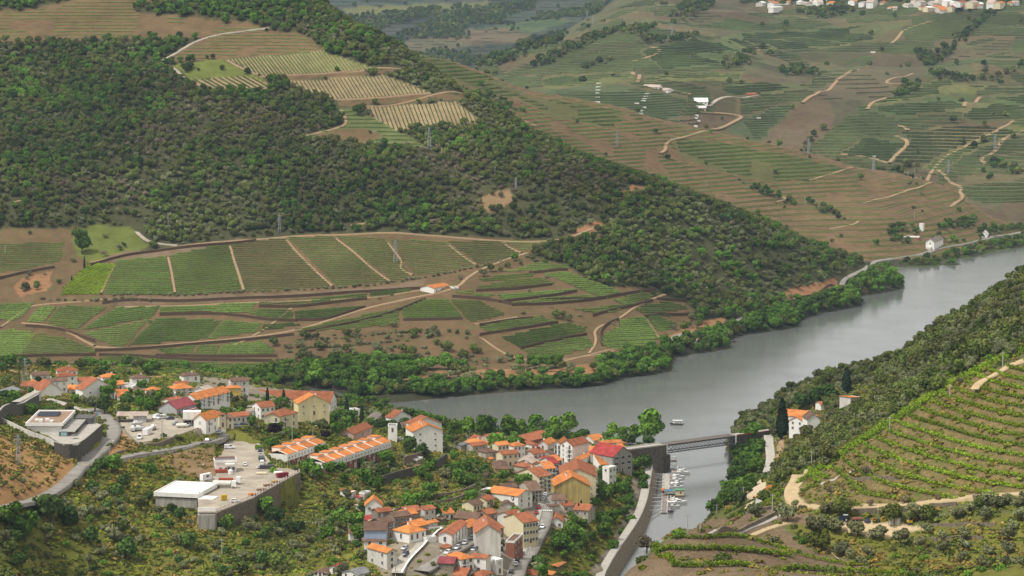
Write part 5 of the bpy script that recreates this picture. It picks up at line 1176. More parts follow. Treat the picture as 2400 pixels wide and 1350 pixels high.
wall_line('retaining_wall','dark grey stone wall round the modern villa terrace','retaining wall',[(700,760),(850,808),(1130,806),(1380,610),(1565,440)],9,.6,M_DSTONE,11,top=60.6,level=60.5,down=3,coping=wallmat('concrete'))
wall_line('garden_wall','pale panelled concrete wall running down past the modern villa','wall',[(-330,400),(0,545),(240,660),(500,745),(700,840),(860,960),(1015,1110)],2.4,.3,wallmat('offwhite'),11,down=2)
wall_line('retaining_wall','dark slate wall behind the modern villa','retaining wall',[(-330,440),(0,300),(250,180),(400,100)],6,.8,M_DSTONE,11,down=3,coping=wallmat('concrete'))
ribbon('driveway',[(-20,215),(200,110),(380,20)],4.0,M_CONC,11,lift=5.2,level=True,skirt=6)
ribbon('driveway',[(590,-10),(800,40),(1000,120),(1200,170),(1330,215)],4.6,M_CONC,11,lift=.5,level=True,skirt=4)
wall_line('retaining_wall','long curved dark wall across the green slope below the terraces','retaining wall',[(370,535),(560,470),(700,435),(850,400),(960,350),(1060,290)],4.2,.8,M_DSTONE,3,down=2)
wall_line('retaining_wall','stone ramp wall with white coping beside the lower street','retaining wall',[(1012,925),(960,980),(860,1080),(760,1170),(690,1250),(640,1350)],1.1,.6,M_STONE,3,down=7,coping=wallmat('white'))
wall_line('garden_wall','short white wall around the terrace by the orange hip roof','wall',[(840,925),(1010,920)],1.2,.4,wallmat('white'),3,down=2)
wall_line('retaining_wall','grey sloped wall between the gable house and the orange hip house','retaining wall',[(480,870),(560,790),(600,780)],3.0,.6,M_STONE,3,down=2,coping=wallmat('concrete'))
wall_line('retaining_wall','brown stone wall along the right side of the street','retaining wall',[(2025,930),(1990,1010),(1900,1120),(1860,1210)],.9,.5,M_STONE,3,down=5)
wall_line('retaining_wall','ivy grown stone wall left of the lettered wine house','retaining wall',[(1330,640),(1440,660),(1490,730)],3.5,.8,M_STONE,3,down=2)
wall_line('retaining_wall','stone wall below the riverside apartment garden','retaining wall',[(660,320),(760,290),(830,265)],4,.7,M_STONE,3,down=2)
for k,(pts,lab) in enumerate([([(830,640),(950,610),(1100,600),(1250,560),(1330,510)],'upper dry stone wall of the overgrown terraces'),([(900,690),(1050,665),(1180,640),(1260,580)],'lower dry stone wall of the overgrown terraces'),([(700,790),(800,740),(830,715)],'short dry stone wall on the straw coloured bank')]):
    wall_line('dry_stone_wall',lab,'stone wall',pts,1.3,.6,M_STONE,3,down=1)
wall_line('retaining_wall','low stone wall along the narrow side road','retaining wall',[(1560,1130),(1700,1080),(1850,1000),(1985,950)],1.2,.5,M_STONE,11,down=1)
wall_line('parapet','grey kerb wall on the outer side of the narrow side road','parapet',[(860,812),(1000,775),(1250,730),(1500,685),(1720,640)],.7,.3,wallmat('concrete'),1,down=3)
for k,(pts,lab) in enumerate([([(0,1115),(20,1100),(60,1095)],''),]):
    pass
# the wall that stands in the Pinhao side river
P_,N_,zt,wd_,_=prom
for side in (-1,1):
    if ground(*(P_[len(P_) // 2]+N_[len(P_) // 2]*side*8))<ground(*(P_[len(P_) // 2]-N_[len(P_) // 2]*side*8)): sd_=side
top_e=P_+N_*sd_*2.05; bot=P_+N_*sd_*5.6
V_=np.concatenate([np.c_[top_e,zt+.02],np.c_[bot,np.full(len(P_),-3.0)],np.c_[P_-N_*sd_*1,np.full(len(P_),-3.0)]],1).reshape(-1,3)
F_=[(3*i+k,3*i+(k+1)%3,3*i+3+(k+1)%3,3*i+3+k) for i in range(len(P_)-1) for k in range(3)]
em=mesh_obj('embankment_wall',V_,F_,mat('embankment_stone',(.30,.245,.18),.95,.45,.8)); tag(em,'sloping stone embankment wall between the promenade and the side river','embankment wall')
V_=np.concatenate([np.c_[top_e-N_*sd_*.5,zt+.02],np.c_[top_e-N_*sd_*.5,zt+.75],np.c_[top_e+N_*0,zt+.75],np.c_[top_e,zt-.1]],1).reshape(-1,3)
F_=[(4*i+k,4*i+k+1,4*i+5+k,4*i+4+k) for i in range(len(P_)-1) for k in range(3)]
mesh_obj('coping',V_,F_,wallmat('concrete'),em)

# ------------------------------------------------------------------ modern villa, garage, office: built from slabs on one frame
def frame(c,A,L,R,h,z0=None,maxw=60):
    P0,z,H_,dx,dy,X,Y=solve(c,A,L,R,h,z0,maxw)
    if dx.x*dy.y-dx.y*dy.x<0: dx,dy,X,Y=dy,dx,Y,X
    cs=[P0,P0+dx*X,P0+dx*X+dy*Y,P0+dy*Y]; occupy([(q.x,q.y) for q in cs])
    return (P0.x,P0.y,z),math.atan2(dx.y,dx.x),X,Y,H_
def prt(name,t,material,*boxes,loc=(0,0,0),rz=0.0):
    mb=MB()
    for b_ in boxes: mb.box(*b_)
    return mb.build(name,material,t,loc,rz)
loc,rz,X,Y,H_=frame(11,(845,425),(168,425),(1075,185),190,z0=60.5)
t=thing('villa','modern white cubic villa with dark slate lower storey, roof panels and pool','villa',loc,rz)
prt('wall',t,wallmat('white'),(.6,X,.6,Y,-3,H_-.6))
prt('roof_slab',t,wallmat('white'),(-.3,X+.3,-.3,Y+.3,H_-.9,H_))
prt('roof_deck',t,mat('brown_gravel',(.30,.20,.14),.95),(.5,X-.5,.5,Y-.5,H_,H_+.03))
for k,(x0,x1,y0,y1) in enumerate([(-.3,.1,-.3,Y+.3),(X-.1,X+.3,-.3,Y+.3),(.1,X-.1,-.3,.1),(.1,X-.1,Y-.1,Y+.3)]): prt('parapet',t,wallmat('white'),(x0,x1,y0,y1,H_+.001,H_+.45))
for k in range(3):
    s_=MB(); s_.add([(X*.55+k*2.6,Y*.3,H_+.3),(X*.55+k*2.6+1.6,Y*.3,H_+1.3),(X*.55+k*2.6+1.6,Y*.9,H_+1.3),(X*.55+k*2.6,Y*.9,H_+.3)],[(0,1,2,3)])
    s_.box(X*.55+k*2.6+1.55,X*.55+k*2.6+1.65,Y*.3,Y*.9,H_+.03,H_+1.28)
    s_.build('solar_panel',mat('solar_blue',(.03,.035,.05),.25,spec=.5),t)
for k in range(4): prt('roof_unit',t,M_WHITE,(X*.12+(k%2)*3,X*.12+(k%2)*3+2.2,Y*.3+k*2.3,Y*.3+k*2.3+1.6,H_+.04,H_+.8+.2*(k%3)))
prt('wing',t,wallmat('darkstone'),(-5.5,4.5,-3.5,.58,-3,H_*.42)); prt('wing',t,wallmat('darkstone'),(4.52,X*.75,-6.0,.58,-3,H_*.42)); prt('wing',t,wallmat('darkstone'),(X*.76,X*1.05,-9,-1,-3,H_*.6))
prt('terrace_slab',t,wallmat('concrete'),(-5.7,X*.76,-6.2,.55,H_*.42+.002,H_*.42+.2))
for k in range(5): prt('window',t,M_GLASS,(2+k*(X-4)/5,2+k*(X-4)/5+(X-4)/6,.52,.62,H_*.48,H_-1.0))
prt('window',t,mat('aqua_glass',(.25,.42,.42),.2,spec=.5),(-5.56,-5.49,-2.8,-.2,.2,2.4)); prt('window',t,M_GLASS,(6,7,-6.06,-5.98,.2,2.0)); prt('window',t,M_GLASS,(9,10,-6.06,-5.98,.2,2.0))
prt('pool',t,mat('pool_water',(.10,.42,.36),.15,spec=.5),(X*1.06,X*1.3,-6,1,-1,.3))
FOOT.append((loc[0]+8,loc[1]+6,17,None))
par=thing('parasol','folded grey parasols on the modern villa terrace','parasol',hit1(*px(11,(1060,720))))
prt('pole',par,M_METAL,(-.04,.04,-.04,.04,0,2.4)); mb=MB(); mb.cone((0,0,2.0),(0,0,2.6),1.6,.1,8); mb.build('canopy',mat('grey_cloth',(.13,.12,.12)),par)
for k in range(3):
    q=hit1(*px(11,(1440+25*k,430))); f=thing('flagpole',f'{["first", "second", "third"][k]} flagpole from the left on the modern villa wall','flagpole',q)
    mb=MB(); mb.cone((0,0,0),(0,0,5.5),.06,.04,6); mb.build('pole',M_WHITE,f)
    mesh_obj('flag',[(0.06,0,3.6),(.45,.1,3.5),(.5,.0,5.3),(.06,0,5.4),(0.06,.03,3.6),(.45,.13,3.5),(.5,.03,5.3),(.06,.03,5.4)],[(0,1,2,3),(7,6,5,4),(0,4,5,1),(1,5,6,2),(2,6,7,3),(3,7,4,0)],mat(['flag_red','flag_green','flag_blue'][k],[(.4,.04,.05),(.05,.2,.08),(.1,.25,.45)][k]),f)

loc,rz,X,Y,H_=frame(12,(722,758),(130,730),(1095,612),60,z0=41.0)
t=thing('garage','large white flat roofed garage with stained wall and projecting corner','garage',loc,rz)
prt('wall',t,wallmat('concrete'),(.3,X-.3,.3,Y-.3,-9,H_-2.0)); prt('roof_deck',t,wallmat('white'),(0,X,0,Y,H_-.5,H_-.1))
prt('band',t,M_DARK,(.5,X-.5,.5,Y-.5,H_-2.0,H_-1.4))
for x0,x1,y0,y1 in ((-.3,X+.3,-.3,.1),(-.3,X+.3,Y-.1,Y+.3),(-.3,.1,.1,Y-.1),(X-.1,X+.3,.1,Y-.1)): prt('parapet',t,wallmat('white'),(x0,x1,y0,y1,H_-1.45,H_+.35))
for k in range(3): prt('roof_seam',t,mat('roof_seam',(.45,.43,.40)),(X*(k+1)/4-.06,X*(k+1)/4+.06,.1,Y-.1,H_-.1,H_-.04))
prt('canopy',t,wallmat('white'),(-.6,6.0,-7.0,-.31,H_-3.0,H_-1.5)); prt('column',t,wallmat('concrete'),(-.5,-.2,-6.9,-6.6,-1,H_-3.0)); prt('column',t,wallmat('concrete'),(5.6,5.9,-6.9,-6.6,-1,H_-3.0)); prt('door',t,mat('green_door',(.04,.12,.08)),(2,4,.2,.31,0,2.4))
loc,rz,X,Y,H_=frame(12,(1262,285),(962,295),8.0,160,z0=41.0)
t=thing('office','small white flat roofed office with grey roof and red rear parapet','office',loc,rz)
prt('wall',t,wallmat('white'),(.2,X-.2,.2,Y-.2,-.5,H_-.3)); prt('roof_deck',t,mat('grey_felt',(.16,.14,.14),.95,.35),(.1,X-.1,.1,Y-.1,H_-.3,H_-.05))
for x0,x1,y0,y1,m_ in ((-.1,X+.1,-.1,.1,'white'),(-.1,X+.1,Y-.1,Y+.1,'white'),(-.1,.1,.1,Y-.1,'white'),(X-.1,X+.1,.1,Y-.1,'brick')): prt('parapet',t,wallmat(m_),(x0,x1,y0,y1,H_-.9,H_+.3))
prt('porch_roof',t,wallmat('white'),(-2.0,-.11,Y*.1,Y*.55,H_-1.9,H_-1.2))
for q in (.15,.35,.75): put(WIN,'window',t,(.198,Y*q,.9),-math.pi/2)
put(DOOR,'door',t,(.198,Y*.5,0),-math.pi/2)
loc,rz,X,Y,H_=frame(15,(635,340),(-50,340),9.0,165,z0=50.0)
t=thing('shed','open fronted boat shed with a pale ribbed sheet roof','shed',loc,rz)
rf=roof_mb('gL',X,Y,H_,1.2,.5,.1).build('roof',[roofmat('pale'),wallmat('white')],t); prt('wall',t,wallmat('grey'),(.2,X-.2,Y-.3,Y-.1,-.5,H_)); prt('wall',t,wallmat('grey'),(.1,.3,0,Y*.45,-.5,H_))
for q in (.0,.3,.6,.95): prt('post',t,M_DARK,(0,.15,Y*q,Y*q+.15,-.5,H_))
loc,rz,X,Y,H_=frame(15,(1905,250),(1485,255),5.0,340,z0=50.0)
t=thing('showroom','white box on grey columns over a dark open parking level','building',loc,rz)
prt('upper_wall',t,wallmat('white'),(0,X,0,Y,H_*.48,H_)); prt('slab',t,wallmat('concrete'),(-.2,X+.2,-.2,Y+.2,H_*.42,H_*.48)); prt('back_wall',t,M_DARK,(X-.3,X,.1,Y-.1,-3,H_*.42))
for q in (.02,.48,.95): prt('column',t,wallmat('concrete'),(.1,.5,Y*q,Y*q+.4,-3,H_*.42))
for q in (.33,.66): prt('joint',t,wallmat('concrete'),(-.03,0,Y*q-.05,Y*q+.05,H_*.5,H_-.2))

# ------------------------------------------------------------------ the iron bridge
BZ=14.4
bl=Vector(at_level(1480,1053,BZ)); b1=Vector(at_level(1564,1042,BZ)); b2=Vector(at_level(1722,1021,BZ)); b3=Vector(at_level(1800,1011,BZ))
bd=(b2-b1).normalized(); bn=Vector((-bd.y,bd.x,0)); blen=(b2-b1).length
brz=math.atan2(bd.y,bd.x)
br=thing('bridge','grey riveted lattice girder bridge over the side river mouth','bridge',(b1.x,b1.y,0),brz)
M_IRON=simple('bridge_iron',(.15,.15,.155),.6,.2)
TD=4.6                                        # girder depth, metres
dk=MB(); dk.box(-1,blen+1,-.4,5.4,BZ-.45,BZ-.05); dk.build('deck',mat('deck_iron',(.16,.13,.11)),br)
for y_ in (-.45,5.25):
    g=MB(); g.box(-1,blen+1,y_,y_+.2,BZ-.04,BZ+.1); g.build('kerb',wallmat('stone'),br)
for y_ in (0,5.0):
    for z_ in (BZ-.8,BZ-TD):
        g=MB(); g.box(-.5,blen+.5,y_-.25,y_+.25,z_,z_+.5); g.build('chord',M_IRON,br)
nb=18; pw=blen/nb
for y_ in (0,5.0):
    for i in range(nb):
        for k,(x0,x1) in enumerate(((i,i+2),(i+2,i))):
            if max(x0,x1)>nb: continue
            g=MB(); g.bar((x0*pw,y_+(.06 if k else-.06)-.12,BZ-TD+.3),(x1*pw,y_+(.06 if k else-.06)-.12,BZ-.8),.26,.12); g.build('lattice_bar',M_IRON if k else M_METAL,br)
for i in range(0,nb+1,2):
    g=MB(); g.box(i*pw-.08,i*pw+.08,.2,4.8,BZ-TD+.1,BZ-TD+.25); g.build('cross_beam',M_METAL,br)
for y_ in (-.35,5.3):
    g=MB(); g.box(-1,blen+1,y_,y_+.06,BZ+1.05,BZ+1.12); g.box(-1,blen+1,y_,y_+.06,BZ+.55,BZ+.6); g.build('handrail',M_METAL,br)['kind']='stuff'
    for i in range(25): prt('railing_post',br,M_METAL,(-1+i*(blen+2)/25,-1+i*(blen+2)/25+.07,y_,y_+.07,BZ+.1,BZ+1.05))
for x_ in (-.9,blen+.1): prt('portal_post',br,M_WHITE,(x_,x_+.7,-.7,-.1,BZ-TD-.3,BZ+.1))
ln=(b1-bl).length
ab=thing('abutment','dark overgrown masonry abutment at the town end of the bridge','abutment',(b1.x,b1.y,0),brz)
mb=MB(); mb.box(-ln-6,-1.0,-.6,5.6,-4,BZ-.1); mb.build('wall',mat('old_masonry',(.15,.13,.105),.95,.5,.6),ab); mb=MB(); mb.box(-2.4,1.0,-1.3,6.2,-4,BZ-TD-.5); mb.build('pier',M_DSTONE,ab)
prt('roadway',ab,M_CONC,(-ln-14,-1.01,-.35,5.35,BZ-.1,BZ+.0)); prt('parapet',ab,wallmat('offwhite'),(-ln-14,-1.01,-.62,-.36,BZ-.1,BZ+.55)); prt('parapet',ab,wallmat('offwhite'),(-ln-14,-1.01,5.36,5.62,BZ-.1,BZ+.55))
lr=(b3-b2).length
ab2=thing('abutment','ivy covered masonry abutment at the far end of the bridge','abutment',(b2.x,b2.y,0),brz)
prt('wall',ab2,M_DSTONE,(.6,lr-2,-.6,5.6,-4,BZ-.1)); prt('roadway',ab2,M_CONC,(1.02,lr+6,-.35,5.35,BZ-.1,BZ)); prt('parapet',ab2,mat('rust_red',(.28,.07,.05),.6),(1.02,lr+2,-.62,-.36,BZ-.1,BZ+.5)); prt('pier',ab2,M_DSTONE,(lr-1.5,lr+.5,-.6,5.6,-2,BZ-.12)); prt('beam',ab2,M_METAL,(lr+.5,lr+7,.0,.4,BZ-1.2,BZ-.12))
for a_,b_ in ((bl,b1),(b2,b3)):
    for k in range(8): FOOT.append((a_.x+(b_.x-a_.x)*k/7+bn.x*2.5,a_.y+(b_.y-a_.y)*k/7+bn.y*2.5,4.0,None))

# ------------------------------------------------------------------ pontoon, gangways, boats
def plank_thing(name,label,cat,c,p,q,w_,z0,z1,zb,m_):
    a=Vector(at_level(*px(c,p),z0)); b_=Vector(at_level(*px(c,q),z1)); d=b_-a
    t=thing(name,label,cat,(a.x,a.y,0),math.atan2(d.y,d.x)); L_=math.hypot(d.x,d.y)
    mb=MB(); mb.add([(0,-w_/2,z0-.25),(L_,-w_/2,z1-.25),(L_,w_/2,z1-.25),(0,w_/2,z0-.25),(0,-w_/2,z0),(L_,-w_/2,z1),(L_,w_/2,z1),(0,w_/2,z0)],[(0,3,2,1),(4,5,6,7),(0,1,5,4),(1,2,6,5),(2,3,7,6),(3,0,4,7)])
    mb.build('deck',m_,t); return t,L_
t,L_=plank_thing('pontoon','upper wide grey floating pontoon nearest the bridge','pontoon',13,(548,700),(540,895),3.4,.5,.5,0,M_CONC)
for s in (-1,1): prt('fender',t,M_WHITE,(0,L_,s*1.72-.06,s*1.72+.06,.1,.55))
t,L_=plank_thing('pontoon','lower narrow brownish floating pontoon at the end of the moorings','pontoon',13,(536,950),(520,1195),2.8,.5,.5,0,mat('grey_planks',(.24,.20,.18),.9,.3,3))
for s in (-1,1): prt('fender',t,M_WHITE,(0,L_,s*1.42-.08,s*1.42+.08,.1,.62))
gang=[((362,686),(525,712),3.5),((358,738),(525,764),3.5),((372,790),(520,806),3.0),((360,822),(520,846),3.2),((325,868),(515,892),3.6),((305,958),(510,972),3.8),((290,1010),(505,1000),3.6),((280,1062),(505,1052),3.6),((278,1108),(500,1105),3.6),((270,1162),(498,1160),3.6)]
for k,(p,q,z0) in enumerate(gang):
    t,L_=plank_thing('gangway',f'slender white mooring beam, {ORDN[k].replace("furthest left", "nearest the bridge").replace(" from the left", " counting from the bridge")}','gangway',13,p,q,.55,z0,.75,0,M_WHITE)
    t['group']='mooring beams between the embankment and the pontoons'
q=at_level(*px(13,(510,950)),.5); t=thing('buoy','big orange spherical buoy standing on the pontoon','buoy',q)
mb=MB(); rr=1.05
for i in range(7):
    z0=rr*math.cos(math.pi*i/7); z1=rr*math.cos(math.pi*(i+1)/7); r0=rr*math.sin(math.pi*i/7); r1=rr*math.sin(math.pi*(i+1)/7)
    n_=12
    mb.add([(max(r0,.01)*math.cos(2*math.pi*j/n_),max(r0,.01)*math.sin(2*math.pi*j/n_),z0+rr+.6) for j in range(n_)]+[(max(r1,.01)*math.cos(2*math.pi*j/n_),max(r1,.01)*math.sin(2*math.pi*j/n_),z1+rr+.6) for j in range(n_)],[(j,n_+j,n_+(j+1)%n_,(j+1)%n_) for j in range(n_)])
mb.build('ball',mat('buoy_orange',(.70,.20,.03),.5),t,smooth=True); prt('stand',t,M_DARK,(-.5,.5,-.5,.5,0,.7))

def hull_mesh(L_,B_,H_,colr_mi=0):
    """pointed hull along +x, deck at H_"""
    mb=MB(); st=[(0,.82,.0),(.15,.95,0),(.45,1.0,0),(.7,.82,.05),(.88,.45,.18),(1.0,.03,.35)]
    rows_=[]
    for s,w_,up in st:
        w2=B_/2*w_
        rows_.append([(s*L_-L_/2,-w2,H_+up*.6),(s*L_-L_/2,-w2*.72,-.25+up),(s*L_-L_/2,w2*.72,-.25+up),(s*L_-L_/2,w2,H_+up*.6)])
    V_=[p for r in rows_ for p in r]; n_=len(rows_)
    F_=[(4*i+k,4*i+4+k,4*i+5+k,4*i+1+k) for i in range(n_-1) for k in range(3)]+[(4*i+3,4*i+7,4*i+4,4*i) for i in range(n_-1)]+[(0,1,2,3),(4*n_-1,4*n_-2,4*n_-3,4*n_-4)]
    return mb.add(V_,F_)
M_HULL=simple('hull_white',(.80,.79,.77),.35,.06,1,.5); M_HDARK=simple('hull_dark',(.05,.04,.05),.4,.1,1,.5)
def cabin_mb(x0,x1,w0,w1,z0,z1,slope=.6):
    return MB().add([(x0,-w0/2,z0),(x1,-w1/2,z0),(x1,w1/2,z0),(x0,w0/2,z0),(x0+.15,-w0/2*.85,z1),(x1-slope,-w1/2*.8,z1),(x1-slope,w1/2*.8,z1),(x0+.15,w0/2*.85,z1)],[(0,3,2,1),(4,5,6,7),(0,1,5,4),(1,2,6,5),(2,3,7,6),(3,0,4,7)])
def motorboat(c,p,L_,B_,ang,label,hull=None,fly=False,canopy=None):
    q=at_level(*px(c,p),0.0); t=thing('boat',label,'boat',(q[0],q[1],0),ang)
    H_=.32*B_+.1
    hull_mesh(L_,B_,H_).build('hull',hull or M_HULL,t)
    cabin_mb(-L_*.22,L_*.26,B_*.78,B_*.55,H_+.02,H_+.75,1.0).build('cabin',M_HULL,t)
    cabin_mb(-L_*.02,L_*.22,B_*.80,B_*.60,H_+.3,H_+.62,.5).build('window',M_GLASS,t)
    prt('deck_well',t,mat('teak',(.28,.17,.10),.8),(-L_*.46,-L_*.23,-B_*.33,B_*.33,H_+.01,H_+.05))
    if fly: cabin_mb(-L_*.2,L_*.06,B_*.72,B_*.6,H_+.78,H_+1.25,.5).build('flybridge',M_HULL,t); prt('arch',t,M_HULL,(-L_*.2,-L_*.16,-B_*.38,B_*.38,H_+1.9,H_+2.05)); prt('arch_leg',t,M_HULL,(-L_*.2,-L_*.16,-B_*.38,-B_*.34,H_,H_+1.9)); prt('arch_leg',t,M_HULL,(-L_*.2,-L_*.16,B_*.34,B_*.38,H_,H_+1.9))
    if canopy: prt('canopy',t,canopy,(-L_*.42,L_*.1,-B_*.42,B_*.42,H_+1.7,H_+1.8)); [prt('canopy_post',t,M_METAL,(x_,x_+.06,y_,y_+.06,H_,H_+1.7)) for x_ in (-L_*.4,L_*.06) for y_ in (-B_*.4,B_*.38)]
    return t
motorboat(13,(700,662),8.5,3.0,.0,'white cabin cruiser moored furthest back under the bridge',fly=True)
motorboat(13,(735,700),9.5,3.2,-.1,'large white motor yacht with sharp bow nearest the bridge',fly=True)
motorboat(13,(675,752),9.0,2.6,-.05,'open brown decked tour boat below the two white yachts',hull=M_HULL)
motorboat(13,(665,788),7.0,2.4,.0,'plain low white speedboat in the middle of the moorings')
motorboat(13,(690,825),6.0,2.2,.02,'small white speedboat below the plain low one')
motorboat(13,(630,850),5.5,2.3,.05,'short white boat with a grey windscreen close to the pontoon')
motorboat(13,(680,880),7.2,2.5,.0,'white boat with open stern above the houseboat',canopy=M_HULL)
motorboat(13,(690,1075),9.5,3.2,-.08,'long white yacht with pointed bow below the houseboat',fly=True)
motorboat(13,(640,1060),7.5,2.8,.0,'white sports cruiser with flybridge against the lower pontoon',fly=True)
motorboat(13,(640,1125),6.5,2.5,-.05,'small white day boat at the end of the lower pontoon',canopy=M_HULL)
motorboat(13,(600,1180),6.0,2.7,math.pi/2+.1,'black boat with twin dark cushions at the pontoon tip',hull=M_HDARK,canopy=M_HDARK)
q=at_level(*px(13,(665,985)),0); t=thing('houseboat','green and cream houseboat with a brown raft base','houseboat',(q[0],q[1],0),0.0)
prt('raft',t,mat('raft_brown',(.16,.11,.08)),(-6,4.6,-2.2,2.6,-.2,.6)); prt('cabin',t,wallmat('cream'),(-.2,4.2,-1.8,1.4,.6,3.2)); prt('roof',t,mat('awning_green',(.12,.28,.15)),(-.5,4.5,-2.1,2.2,3.2,3.4)); prt('awning',t,mat('awning_teal',(.10,.22,.24)),(-5.8,-.6,-2.0,2.2,2.7,2.85)); prt('tarpaulin',t,mat('blue_cloth',(.08,.22,.42)),(-4.5,-2.2,-.5,1.6,2.86,3.0))
for x_ in (-5.6,-3.2,-.8): [prt('post',t,M_METAL,(x_,x_+.1,y_,y_+.1,.6,2.7)) for y_ in (-1.9,2.0)]
mb=MB(); mb.cone((2.4,-1.82,2.0),(2.4,-1.9,2.0),.4,.4,12); mb.build('porthole',M_GLASS,t)
q=at_level(*px(13,(680,78)),0); t=thing('tour_boat','small passenger boat with pale awning out on the river','boat',(q[0],q[1],0),math.pi-.04)
hull_mesh(7.6,2.3,.75).build('hull',M_HDARK,t); prt('gunwale',t,M_HULL,(-3.7,2.2,-1.16,1.16,.76,.9)); prt('awning',t,M_HULL,(-3.4,2.3,-1.1,1.1,2.25,2.4))
for x_ in (-3.2,-.6,2.0): [prt('awning_post',t,M_METAL,(x_,x_+.06,y_,y_+.06,.9,2.25)) for y_ in (-1.05,1.0)]
for k in range(3): prt('seat',t,mat('seat_brown',(.2,.13,.08)),(-2.6+k*1.4,-2.0+k*1.4,-.9,.9,.9,1.3))
q=at_level(*px(13,(640,545)),0); t=thing('raft','tiny brown raft with a metal frame under the bridge','raft',(q[0],q[1],0)); prt('deck',t,mat('raft_brown',(.16,.11,.08)),(-1.6,1.6,-1,1,-.1,.4)); [prt('frame_post',t,M_METAL,(x_,x_+.1,y_,y_+.1,.4,2.4)) for x_ in (-1.5,1.4) for y_ in (-.9,.8)]; prt('frame_top',t,M_METAL,(-1.5,1.5,-.9,.9,2.4,2.5))

# ------------------------------------------------------------------ cars
PAINTS={'white':(.78,.78,.77),'silver':(.45,.46,.47),'black':(.025,.025,.03),'grey':(.16,.17,.18),'blue':(.04,.07,.20),'red':(.40,.03,.03),'darkblue':(.03,.04,.09)}
CARM={k: simple('car_paint_'+k,v,.3,.03,1,.5) for k,v in PAINTS.items()}
M_TYRE=simple('tyre_rubber',(.025,.025,.025),.9,.1)
def car_meshes(L_,W_,H_,van=False):
    hl=L_/2; w=W_/2
    prof=[(-hl,.35),(-hl+.05,.80),(-hl*.9,.95),(hl*.45,.92),(hl*.92,.72),(hl,.5),(hl,.3)] if not van else [(-hl,.35),(-hl,1.1),(-hl+.05,1.15),(hl*.5,1.1),(hl*.92,.85),(hl,.6),(hl,.3)]
    n_=len(prof); V_=[]
    for s in (-1,1): V_+=[(x,s*w*(1 if z<.9 else .96),z) for x,z in prof]
    F_=[tuple(range(n_)),tuple(range(2*n_-1,n_-1,-1))]+[(i,n_+i,n_+(i+1)%n_,(i+1)%n_) for i in range(n_)]
    body=MB().add(V_,F_)
    for x_ in (-hl*.62,hl*.62): pass
    cb=MB(); x0,x1,t0_,t1_=(-hl*.85,hl*.5,-hl*.65,hl*.12) if not van else (-hl*.98,hl*.55,-hl*.95,hl*.3)
    zb=.92 if not van else 1.12
    cb.add([(x0,-w*.9,zb),(x1,-w*.9,zb),(x1,w*.9,zb),(x0,w*.9,zb),(t0_,-w*.74,H_-.04),(t1_,-w*.74,H_-.04),(t1_,w*.74,H_-.04),(t0_,w*.74,H_-.04)],[(0,1,5,4),(1,2,6,5),(2,3,7,6),(3,0,4,7)])
    rf=MB(); rf.box(t0_-.03,t1_+.03,-w*.76,w*.76,H_-.06,H_)
    for s in (-1,1):
        for (xa,ta) in ((x0,t0_),(x1,t1_),(0,0)): rf.bar((xa,s*w*.905,zb),(ta,s*w*.75,H_-.05),.09)
    if van: rf.box(-hl*.97,-hl*.0,-w*.86,w*.86,1.15,H_-.03)
    wh=MB(); wh.cone((0,-.11,0),(0,.11,0),.32,.32,12); wh.cone((0,-.12,0),(0,.12,0),.17,.17,8,1)
    return body.mesh('body',[CARM['white']]),cb.mesh('windows',M_GLASS),rf.mesh('roof',[CARM['white']]),wh.mesh('wheel',[M_TYRE,M_METAL])
SED=car_meshes(4.2,1.75,1.46); VAN=car_meshes(4.9,1.9,1.95,True)
LMP=MB(); LMP.box(-.03,.03,-.16,.16,-.07,.07); LMP_W=LMP.mesh('headlight',mat('lamp_glass',(.6,.6,.58),.2,spec=.5)); LMP=MB(); LMP.box(-.03,.03,-.12,.12,-.1,.1); LMP_R=LMP.mesh('tail_light',mat('tail_red',(.35,.02,.02),.3))
PM={}
def paint_mesh(me,col):
    k=(me.name,col)
    if k not in PM:
        m2=me.copy(); m2.materials.clear(); m2.materials.append(CARM[col]); PM[k]=m2
    return PM[k]
def car_at(x,y,z,ang,col,label,group=None,van=False,name='parked_car',cat='car'):
    B=VAN if van else SED; hl,w=(2.45,.95) if van else (2.1,.875)
    t=thing(name if not van else 'parked_van',label,'van' if van else cat,(x,y,z),ang,group)
    link('body',paint_mesh(B[0],col),parent=t); link('windows',B[1],parent=t); link('roof',paint_mesh(B[2],col),parent=t)
    for sx in (-.62,.62):
        for sy in (-1,1): link('wheel',B[3],(sx*hl,sy*(w-.08),.32),parent=t)
    for sy in (-1,1): link('headlight',LMP_W,(hl+.0,sy*w*.72,.62),parent=t); link('tail_light',LMP_R,(-hl-.0,sy*w*.78,.7),parent=t)
    return t
def road_z(line,x,y):
    P_,N_,Z_,_,_=line
    i=int(np.argmin((P_[:,0]-x)**2+(P_[:,1]-y)**2)); return float(Z_[i]),math.atan2(-N_[i][0],N_[i][1])
def car(c,p,line,col,label,group=None,van=False,ang=None,z=None,flip=False):
    u,v=px(c,p)
    if line is not None:
        x,y,z0=hit1(u,v+2)
        zz,a=road_z(line,x,y)
        for _ in range(2): x,y,_z=at_level(u,v+2,zz+.1); zz,a=road_z(line,x,y)
        zz+=.03
    else:
        x,y,zz=at_level(u,v+2,z if z is not None else hit1(u,v+2)[2]); a=ang
        if z is None: zz+=.05
    if ang is not None: a=ang
    if flip: a+=math.pi
    return car_at(x,y,zz,a,col,label,group,van)
G1='cars parked along the upper street'
W_=['lowest','second lowest','third lowest','fourth lowest','fifth lowest','sixth lowest','seventh lowest','eighth lowest','ninth lowest','tenth lowest','eleventh lowest','twelfth lowest']
